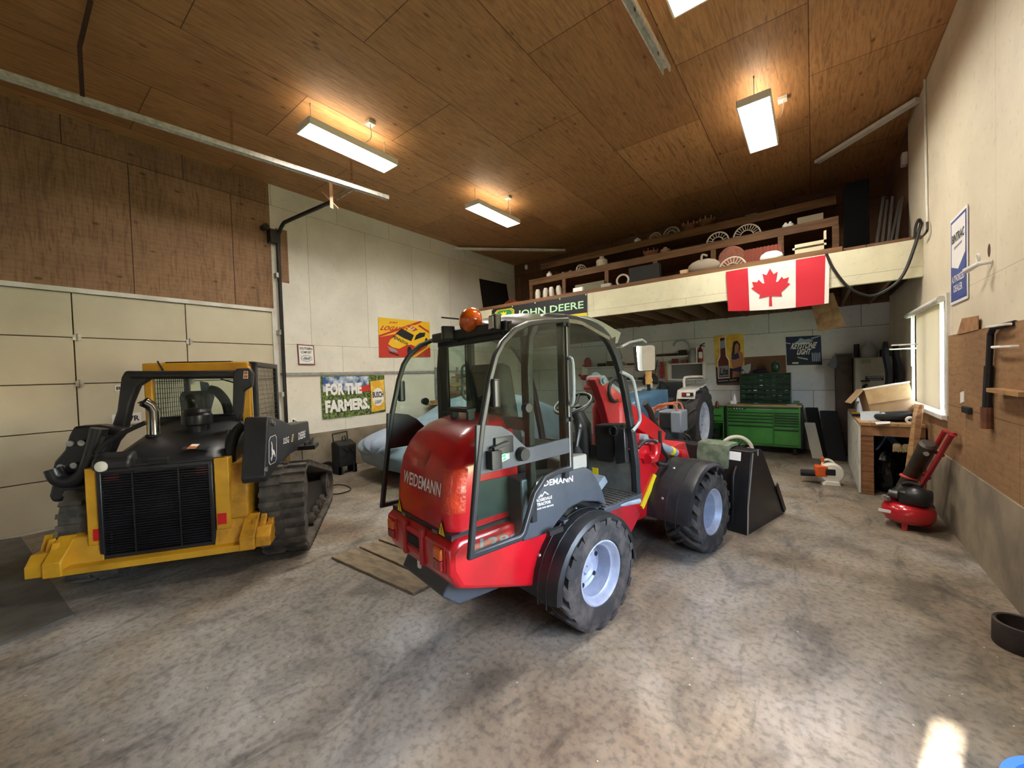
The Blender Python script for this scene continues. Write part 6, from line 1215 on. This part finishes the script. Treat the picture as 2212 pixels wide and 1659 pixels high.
B().rbox((.06, -.02, .34), (.24, .26, .14), .06).ell((.08, -.08, .36), (.12, .11, .1), 14).build('motor_shroud', M_plast, T, .02); B().cyl((-.12, .0, .3), (-.02, 0, .42), .055, n=14).cyl((-.14, -.06, .34), (-.06, -.06, .34), .05, n=14).build('pump', mat('pump_grey', '55534e', '3a3936', rough=.4, metal=.5), T, .006)
for p, r in (((-.16, -.08, .3), .028), ((-.13, -.12, .3), .028)): B().cyl(p, V(p)+V((-.02, -.02, .0)), r, n=14).build('gauge', M_steel, T)
B().tube(smooth([(-.08, 0, .42), (0, .02, .47), (.1, .0, .46)], 4), .018, 8).build('carry_handle', M_blk, T); b = B(); b.bx(-.2, -.1, -.185, -.175, .16, .19); b.build('name_strip', P_wht, T)
# leaf blower on the floor
T = thing('leaf_blower', 'orange and white handheld leaf blower lying on the floor', 'leaf blower', (.14, 7.35, 0), .25)
B().lathe([(.02, -.07), (.13, -.06), (.155, -.02), (.155, .03), (.13, .07), (.02, .08)], (.05, 0, .17), (0, 1, 0), 24).build('fan_case', m_('blower_white', 'ddd8cc', .4), T, ang=50)
B().rbox((-.06, 0, .2), (.16, .14, .16), .04).build('engine', mat('blower_orange', 'd4581e', rough=.4), T, .015); B().bx(-.03, .09, -.08, -.06, .15, .24).build('air_filter', M_blk, T, .01)
B().tube(smooth([(-.05, 0, .27), (-.03, 0, .35), (.04, 0, .36), (.1, 0, .3)], 4), .018, 8).build('handle', MATS['blower_white'], T); B().cyl((-.04, 0, .33), (-.05, 0, .4), .022, n=12).build('fuel_cap', MATS['blower_orange'], T); B().tube([(-.08, .02, .15), (-.25, .06, .14), (-.3, .07, .14)], [.045, .05, .05], 14).build('nozzle', M_blk, T)
B().prism([(-.06, -.08, 0), (.15, -.08, 0), (.13, -.08, .06), (-.03, -.08, .06)], (0, .15, 0)).build('base', MATS['blower_white'], T, .006)
# black ring by the right wall and the blue tub in the corner of the photo
c = V((.99, 3.72, 0)); one(B().lathe([(.115, 0), (.12, .01), (.118, .15), (.11, .155), (.1, .15), (.098, .01), (.115, 0)], c, (0, 0, 1), 40), 'rubber_ring', mat('brown_black_rubber', '2e2422', '40322d', rough=.7), 'dark rubber ring standing on the floor by the right wall', 'ring')
p = wz(2185, 1640, .42); T = thing('blue_tub', 'bright blue plastic tub cut off by the lower right corner', 'tub', (.675, 1.88, 0)); B().lathe([(0, 0), (.17, 0), (.2, .4), (.215, .4), (.215, .42), (.19, .42), (.185, .4), (.16, .02), (0, .02)], (0, 0, 0), (0, 0, 1), 40).build('tub', mat('blue_plastic', '2f5fd0', rough=.35), T)
# ================================================================ left side: charger, cover, floor boards
p0 = wx(726, 1030, -7.1); p1 = wx(764, 1030, -7.1); T = thing('battery_charger', 'black wheeled battery charger with handle by the left wall', 'charger', (-7.1, (p0.y+p1.y)/2, 0))
w = (p1.y-p0.y)/2
B().prism([(.12, -w, .14), (.15, -w, .55), (-.05, -w, .62), (-.14, -w, .58), (-.14, -w, .1)], (0, 2*w, 0)).build('case', M_blk, T, .02); B().bx(.1, .13, -w, -w+.07, 0, .16).bx(.1, .13, w-.07, w, 0, .16).bx(-.14, .13, -w, -w+.04, .0, .15).bx(-.14, .13, w-.04, w, .0, .15).build('feet', M_blk, T)
B().tube([(-.1, -w+.03, .58), (-.11, -w+.02, .74), (-.11, w-.04, .76), (-.1, w-.04, .58)], .014, 8).build('handle', M_blk, T); b = B().tube([(.0, -.03, .6), (0, -.02, .68), (.02, .02, .7), (.02, .03, .6)], .012, 6).tube(smooth([(.145, -.1, .5), (.15, 0, .42), (.15, .03, .5), (.14, .1, .4)], 4), .01, 6); b.build('leads', M_hose, T)
o = wz(708, 1022, 0); b = B().tube(smooth([o+V((-.2, -.22, .12)), o+V((-.2, .1, .16)), o+V((-.15, .2, .1)), o+V((-.1, .1, .02)), o+V((-.1, -.15, .03)), o+V((-.2, -.2, .1))], 4), .022, 8).bx(o.x-.22, o.x-.12, o.y-.18, o.y+.06, .0, .13); one(b, 'jumper_cables', M_blk, 'coiled black cables on the floor left of the battery charger', 'cables')
b = B().tube(smooth([wz(712, 1050, .01), wz(730, 1047, .01), wz(750, 1050, .01), wz(757, 1058, .01), wz(735, 1066, .01), wz(700, 1068, .01)], 5), .009, 6); one(b, 'extension_cable', M_blk, 'thin black cord lying on the floor beside the covered vehicle', 'cord')
# covered vehicle
M_cov = mat('grey_blue_cover', '93a3b5', '8494a8', rough=.7, scale=2, bmp=.5, bscale=2.5)
ax_ = V((math.sin(.1), math.cos(.1), 0)); sd = V((math.cos(.1), -math.sin(.1), 0)); c0 = V((-5.8, 3.82, 0)); rg = []; rr = random.Random(2)
secs = [(.0, .55, .32, .62), (.06, .85, .22, .72), (.25, 1.02, .16, .8), (.7, 1.06, .14, .9), (1.3, 1.05, .13, .98), (1.6, 1.02, .13, 1.12), (2.1, 1.0, .13, 1.38), (2.9, .99, .13, 1.42), (3.5, 1.0, .13, 1.2), (4.2, 1.0, .14, 1.0), (4.5, .8, .25, .85)]
for s, hw, zb, zt in secs:
    o = []; n = 26
    for k in range(n+1):
        t = -1+2*k/n; a = abs(t); side = max(0, (a-.6)/.4); y = (t/.6*.86 if a < .6 else math.copysign(.86+.14*math.sin(side*PI/2), t))*hw; z = zt-.1*(a/.6)**2*min(1, zt) if a < .6 else lerp(zt-.1*min(1, zt), zb, side**1.2)
        wr = .025*math.sin(k*1.9+s*3)+.02*math.sin(k*.9-s*5); nrm = 1 if a > .55 else .3
        o.append(c0+ax_*(s+(.05*math.sin(k*1.3) if s < .3 else 0)-(.12*(1-a) if s < .3 else 0))+sd*(y+wr*nrm*math.copysign(1, t))+V((0, 0, z+wr*.5)))
    rg.append(o)
rg = [rg[0]]+rg; mid = [lerp(p, V((sum(q.x for q in rg[0])/27, sum(q.y for q in rg[0])/27, .5)), .8) for p in rg[0]]; rg[0] = mid
T = thing('covered_vehicle', 'vehicle under a pale grey blue fabric cover along the left wall', 'vehicle', c0, 0)
b = B().ring(rg, caps=True); b.v = [p-c0 for p in b.v]; cv = b.build('fabric_cover', M_cov, T, ang=80)
sm_ = cv.modifiers.new('soft', 'SUBSURF'); sm_.levels = 1; sm_.render_levels = 1
for s in (.75, 3.3):
    for t in (-.8, .8): p = ax_*s+sd*t; B().lathe([(.1, -.1), (.28, -.1), (.31, -.04), (.31, .04), (.28, .1), (.1, .1)], p+V((0, 0, .31)), sd, 26).build('wheel', M_blk, T)
# lumber rack seen through the cab
T = thing('lumber_rack', 'steel arm rack fixed to the left wall behind the covered vehicle', 'rack', (XL+.1, 7.4, 0))
for y in (6.7, 7.45, 8.8):
    prt(B().bx(XL+.031, XL+.06, y-.03, y+.03, 0, 2.0), 'upright', M_grey, T)
    for z in (1.72, 1.5, 1.28, 1.08, .86): prt(B().bx(XL+.06, XL+.27, y-.02, y+.02, z-.03, z), 'arm', M_grey, T)
for i, (z, y0_, y1_) in enumerate(((1.72, 7.2, 9.3), (1.5, 7.0, 9.2), (1.28, 6.8, 9.0), (1.08, 6.3, 9.0), (.86, 6.4, 7.8))):
    one(B().bx(XL+.065, XL+.25, y0_, y1_, z, z+.04).bx(XL+.065, XL+.2, y0_+.15, y1_, z+.04, z+.1), 'lumber_stack', M_lumber if i % 2 else M_wood, ('top', 'second', 'third', 'fourth', 'lowest')[i]+' row of stacked boards racked on the left wall behind the loader', 'boards', 'boards racked on the left wall', bev=.004)
one(B().bx(XL+.3, XL+.32, 7.0, 8.2, 0, 1.05), 'chipboard_sheet', mat('chipboard', 'a58356', '8d6d45', rough=.8, scale=40), 'chipboard sheet leaning in front of the racked boards', 'sheet')
# boards let into the floor
q0 = [wz(*p) for p in ((716, 1207), (893, 1286), (938, 1263), (772, 1186))]; q1 = [wz(*p) for p in ((776, 1184), (942, 1258), (985, 1232), (815, 1172))]; q2 = [wz(*p) for p in ((818, 1168), (985, 1228), (1000, 1210), (858, 1157))]
M_pl = mat('dusty_plank', '8b7b64', '6f624f', rough=.85, scale=5, stretch=(1, 3, 1))
for i, q in enumerate((q0, q1, q2)): one(B().prism(q, (0, 0, .022)), 'floor_plank', M_pl, ['nearest of the dusty planks laid on the floor behind the loader', 'middle of the dusty planks laid on the floor behind the loader', 'farthest of the dusty planks laid on the floor behind the loader'][i], 'plank', 'planks on the floor', bev=.003)
q = [wz(*p) for p in ((-160, 1460), (160, 1332), (45, 1163), (-200, 1200))]; one(B().prism(q, (0, 0, .02)), 'floor_mat', mat('grey_floor_mat', '5c574e', '4d4942', rough=.8, scale=6), 'dark grey flat mat on the floor at the left edge', 'mat')
p = wz(112, 1182); q = wz(122, 1198) ; one(B().bar(wz(107, 1165)+V((0, 0, .02)), wz(124, 1190)+V((0, 0, .02)), .06, .03), 'wood_offcut', M_lumber, 'small pale wood offcut on the floor by the overhead door', 'offcut')
# ================================================================ what is stored on the loft
ZD = 3.421; YS = 8.5
T = thing('loft_shelf', 'long brown timber shelf rack standing on the loft', 'shelf', (-2.7, YS+.3, ZD))
prt(B().bx(-5.85, .36, YS, YS+.04, 4.05, 4.2), 'front_board', M_woodx, T, .003); prt(B().bx(-5.85, .36, YS+.04, YB-.01, 4.16, 4.2), 'shelf_board', M_woodx, T)
prt(B().bx(-5.9, .36, 9.15, 9.19, 4.6, 4.76), 'upper_front_board', M_woodx, T, .003); prt(B().bx(-5.9, .36, 9.19, YB-.01, 4.72, 4.76), 'upper_shelf_board', M_woodx, T)
for x in (-5.8, -4.82, -3.71, -2.62, -1.51, -.43, .32):
    prt(B().bx(x-.045, x+.045, YS+.005, YS+.035, ZD, 4.06), 'post', M_woodx, T, .003)
M_wk = mat('dark_wicker', '7b5236', '5e3c26', rough=.8, scale=30, bmp=.6); M_rw = mat('red_wicker', '7d4a34', '63382a', rough=.8, scale=30, bmp=.6); M_ww = m_('white_wicker', 'b9ac9a', .7)
U, S1 = 4.762, 4.202
def on(x, y, Y): p = wy(x, y, Y); return p.x
def hoop(px_, py_, Y, z, r, label, n=9, tilt=0.0, m=M_ww, name='wire_hoop'):
    x = on(px_, py_, Y); T_ = thing(name, label, 'hoop', (x, Y, z), tilt)
    B().tube([V((r*math.cos(a), .02*math.sin(a), r*math.sin(a)+.005)) for a in [PI*i/14 for i in range(15)]], .014, 6).tube([V((r*.5*math.cos(a), 0, r*.5*math.sin(a)+.005)) for a in [PI*i/10 for i in range(11)]], .008, 6).build('arch', m, T_)
    for i in range(1, n): a = PI*i/n; B().tube([(r*.5*math.cos(a), 0, r*.5*math.sin(a)), (r*math.cos(a), 0, r*math.sin(a))], .006, 5).build('spoke', m, T_)
    B().bar((-r, 0, .01), (r, 0, .01), .025, .02).build('base', m, T_)
hoop(1415, 510, 9.25, U, .13, 'small white arched hoop on the upper loft shelf, left one'); hoop(1450, 502, 9.25, U, .17, 'larger white arched hoop on the upper loft shelf, right one')
hoop(1550, 510, 8.6, S1, .19, 'white arched hoop on the middle loft shelf'); hoop(1613, 494, 8.62, S1, .22, 'large white spoked arch on the middle loft shelf', 13); hoop(1256, 570, 8.6, S1, .13, 'white tilted hoop at the left of the middle loft shelf', 7, .9)
hoop(1582, 563, 7.62, ZD, .2, 'white fan shaped wicker arch on the loft floor behind the flag', 11); 
def basket(px_, py_, Y, z, r, h, label, m=M_wk):
    x = on(px_, py_, Y); T_ = thing('wicker_basket', label, 'basket', (x, Y, z), 0, 'wicker baskets on the loft'); B().lathe([(0, 0), (r*.75, 0), (r, h), (r*1.05, h+.015), (r*.93, h), (r*.7, .02), (0, .02)], (0, 0, 0), (0, 0, 1), 22).build('basket', m, T_)
    for i in range(8): a = 2*PI*i/8; B().tube([(r*math.cos(a), r*math.sin(a), h), (r*.98*math.cos(a), r*.98*math.sin(a), h+.07)], .01, 5).build('stake', M_ww if m == M_wk else m, T_)
basket(1490, 492, 9.3, U, .15, .11, 'brown wicker basket on the upper loft shelf, left one'); basket(1527, 482, 9.3, U, .15, .13, 'brown wicker basket on the upper loft shelf, right one'); basket(1405, 540, 8.65, S1, .15, .08, 'reddish wicker basket on the middle loft shelf', M_rw)
T_ = thing('wicker_chair_back', 'reddish round wicker backrest on the loft floor beside the crate', 'wicker back', (on(1580, 562, 7.75), 7.75, ZD)); B().lathe([(0, 0), (.19, 0), (.21, .02), (.19, .04), (0, .04)], (0, 0, .215), (0, 1, .1), 26).build('back', M_rw, T_)
def bottle(px_, py_, Y, z, r, h, name, m, label, cat, tilt=0): x = on(px_, py_, Y); T_ = one(B().lathe([(0, 0), (r, 0), (r, h*.6), (r*.4, h*.85), (r*.4, h), (0, h)], (x, Y, z), (tilt, 0, 1), 14), name, m, label, cat); return T_
bottle(1377, 520, 9.25, U, .08, .1, 'white_pot', P_wht, 'small white pot at the left of the upper loft shelf', 'pot'); bottle(1300, 562, 8.62, S1, .13, .22, 'lamp_shade', m_('shade_white', 'b3a892', .6), 'dull white bell shade on the middle loft shelf', 'shade'); bottle(1437, 540, 8.65, S1, .1, .13, 'clay_pot', m_('clay_grey', '7a5f4b', .8), 'brown pot beside the reddish basket on the loft shelf', 'pot')
bottle(1186, 572, 8.62, S1, .07, .14, 'white_carton', P_wht, 'white carton at the left end of the middle loft shelf', 'carton'); bottle(1216, 578, 8.62, S1, .05, .06, 'grey_cup', P_grey, 'small grey cup on the left of the middle loft shelf', 'cup'); bottle(1232, 574, 8.62, S1, .06, .06, 'brown_cup', m_('cup_brown', '6b5340', .6), 'small brown cup on the left of the middle loft shelf', 'cup')
for i, x in enumerate((1697, 1707)): bottle(x, 484, 8.62, S1, .05, .1, 'white_jar', P_wht, ['white jar on the right of the loft shelf, left of the pair', 'white jar on the right of the loft shelf, right of the pair'][i], 'jar')
x = on(1750, 470, 8.65); one(B().bx(x-.18, x+.18, 8.58, 8.75, S1, S1+.13), 'pale_box', m_('pale_box', '8e8069', .7), 'pale box at the right end of the middle loft shelf', 'box', bev=.006); x = on(1623, 468, 9.3); one(B().bx(x-.1, x+.1, 9.25, 9.35, U, U+.05), 'grey_tray', P_grey, 'small grey tray on the upper loft shelf', 'tray')
for i, (px_, dx) in enumerate(((1162, 0), (1178, .02), (1193, -.03), (1209, -.04))):
    x = on(px_, 628, 7.62); one(B().lathe([(0, 0), (.06, 0), (.065, .2), (.04, .27), (0, .27)], (x, 7.62, ZD+.0), (dx*3, 0, 1), 12), 'white_jug', m_('loft_white', 'a0978a', .6), ['white jug on the loft floor, leftmost of four', 'white jug on the loft floor, second of four from the left', 'white jug on the loft floor, third of four from the left', 'white jug on the loft floor, rightmost of four'][i], 'jug', 'white jugs on the loft')
x = on(1280, 615, 7.8); one(B().bx(x-.38, x+.3, 7.72, 7.88, ZD+.06, ZD+.24), 'long_green_case', m_('case_green', '5d5a42', .7), 'long dull green case on the loft floor', 'case', bev=.01); x = on(1250, 622, 7.6); one(B().bx(x-.11, x+.11, 7.55, 7.65, ZD, ZD+.14), 'white_carton', P_wht, 'white carton in front of the long green case on the loft', 'carton'); x = on(1310, 615, 7.6); one(B().bx(x-.1, x+.1, 7.55, 7.65, ZD, ZD+.12), 'white_carton', m_('dim_white', 'a19a8e', .6), 'dim white carton right of the long green case on the loft', 'carton')
x = on(1345, 612, 7.6); one(B().tube([V((x+.12*math.cos(a), 7.6, ZD+.135+.11*math.sin(a))) for a in [i*PI/9 for i in range(18)]], .02, 6, 0, True), 'wire_ring', M_ww, 'pale wire ring standing on the loft floor', 'ring')
x = on(1392, 588, 7.85); one(B().bx(x-.3, x+.3, 7.8, 7.94, ZD, ZD+.4), 'black_amplifier', m_('amp_black', '15120f', .7), 'black box between the shelf posts on the loft floor', 'box', bev=.01); x = on(1478, 586, 7.6); one(B().bx(x-.06, x+.06, 7.55, 7.65, ZD, ZD+.12), 'brown_carton', M_card if 'M_card' in globals() else M_wood, 'small brown carton on the loft floor left of the pale bundle', 'carton')
x = on(1520, 574, 7.7); one(B().ell((x, 7.7, ZD+.14), (.27, .15, .14), 16).tube(smooth([(x-.02, 7.6, ZD+.2), (x, 7.6, ZD+.33), (x+.08, 7.6, ZD+.3)], 4), .02, 6), 'pale_bundle', m_('bundle_grey', '8d8070', .8), 'pale grey stuffed bundle on the loft floor', 'bundle')
x = on(1640, 552, 7.95); b = B().bx(x-.26, x+.3, 7.95, 7.98, ZD, ZD+.36)
for k in range(11): b.bx(x-.25+.053*k, x-.22+.053*k, 7.92, 7.95, ZD, ZD+.36)
one(b, 'red_crate', m_('crate_red', '7d3a26', .8), 'red slatted crate on the loft floor behind the flag', 'crate'); x = on(1666, 553, 7.65); one(B().ell((x, 7.65, ZD+.1), (.16, .08, .1), 12), 'white_bag', P_wht, 'white bag in front of the red crate on the loft', 'bag')
x0_, x1_ = on(1712, 545, 7.6), on(1785, 525, 7.6); b = B().bx(x0_, x1_, 7.55, 7.7, ZD+.05, ZD+.12).bx(x0_, x1_, 7.55, 7.7, ZD+.15, ZD+.2).bx(x1_-.03, x1_, 7.55, 7.7, ZD, ZD+.33).bx(x0_, x0_+.03, 7.55, 7.7, ZD, ZD+.2); one(b, 'cream_bed_rail', m_('cream_rail', 'c3b898', .6), 'cream slatted frame lying on the loft right of the flag', 'frame')
x0_, x1_ = on(1825, 480, 8.05), on(1878, 480, 8.05); one(B().bx(x0_, x1_, 8.05, 8.4, ZD, ZD+1.12), 'black_speaker', m_('speaker_black', '050505', .9, spec=.1), 'tall black speaker cabinet at the right of the loft', 'speaker', bev=.01)
for i, (xa, xb_) in enumerate(((1893, 1908), (1905, 1917), (1918, 1928), (1922, 1944), (1935, 1949))):
    a, c = wy(xa, 530, 7.8), wy(xb_, 425+8*(i % 2), 8.3); one(B().tube([V((a.x, 7.8, ZD+.015)), c], .018, 6), 'leaning_pipe', m_('pipe_dark', '3a3733', .5), 'dark pipe leaning at the right end of the loft, number %s from the left' % ('one', 'two', 'three', 'four', 'five')[i], 'pipe', 'pipes leaning on the loft')
x = on(1105, 655, 8.6); one(B().ell((x, 8.6, ZD+.12), (.3, .2, .26), 16), 'orange_buoy', mat('rusty_orange', '9a4426', '7f371f', rough=.6), 'orange rounded cushion on the left end of the loft', 'cushion')
p = wy(1137, 577, 9.9); one(B().ell(p, (.05, .06, .08), 12), 'bare_bulb', P_wht, 'small white bulb on the dark wall left of the loft shelf', 'bulb')
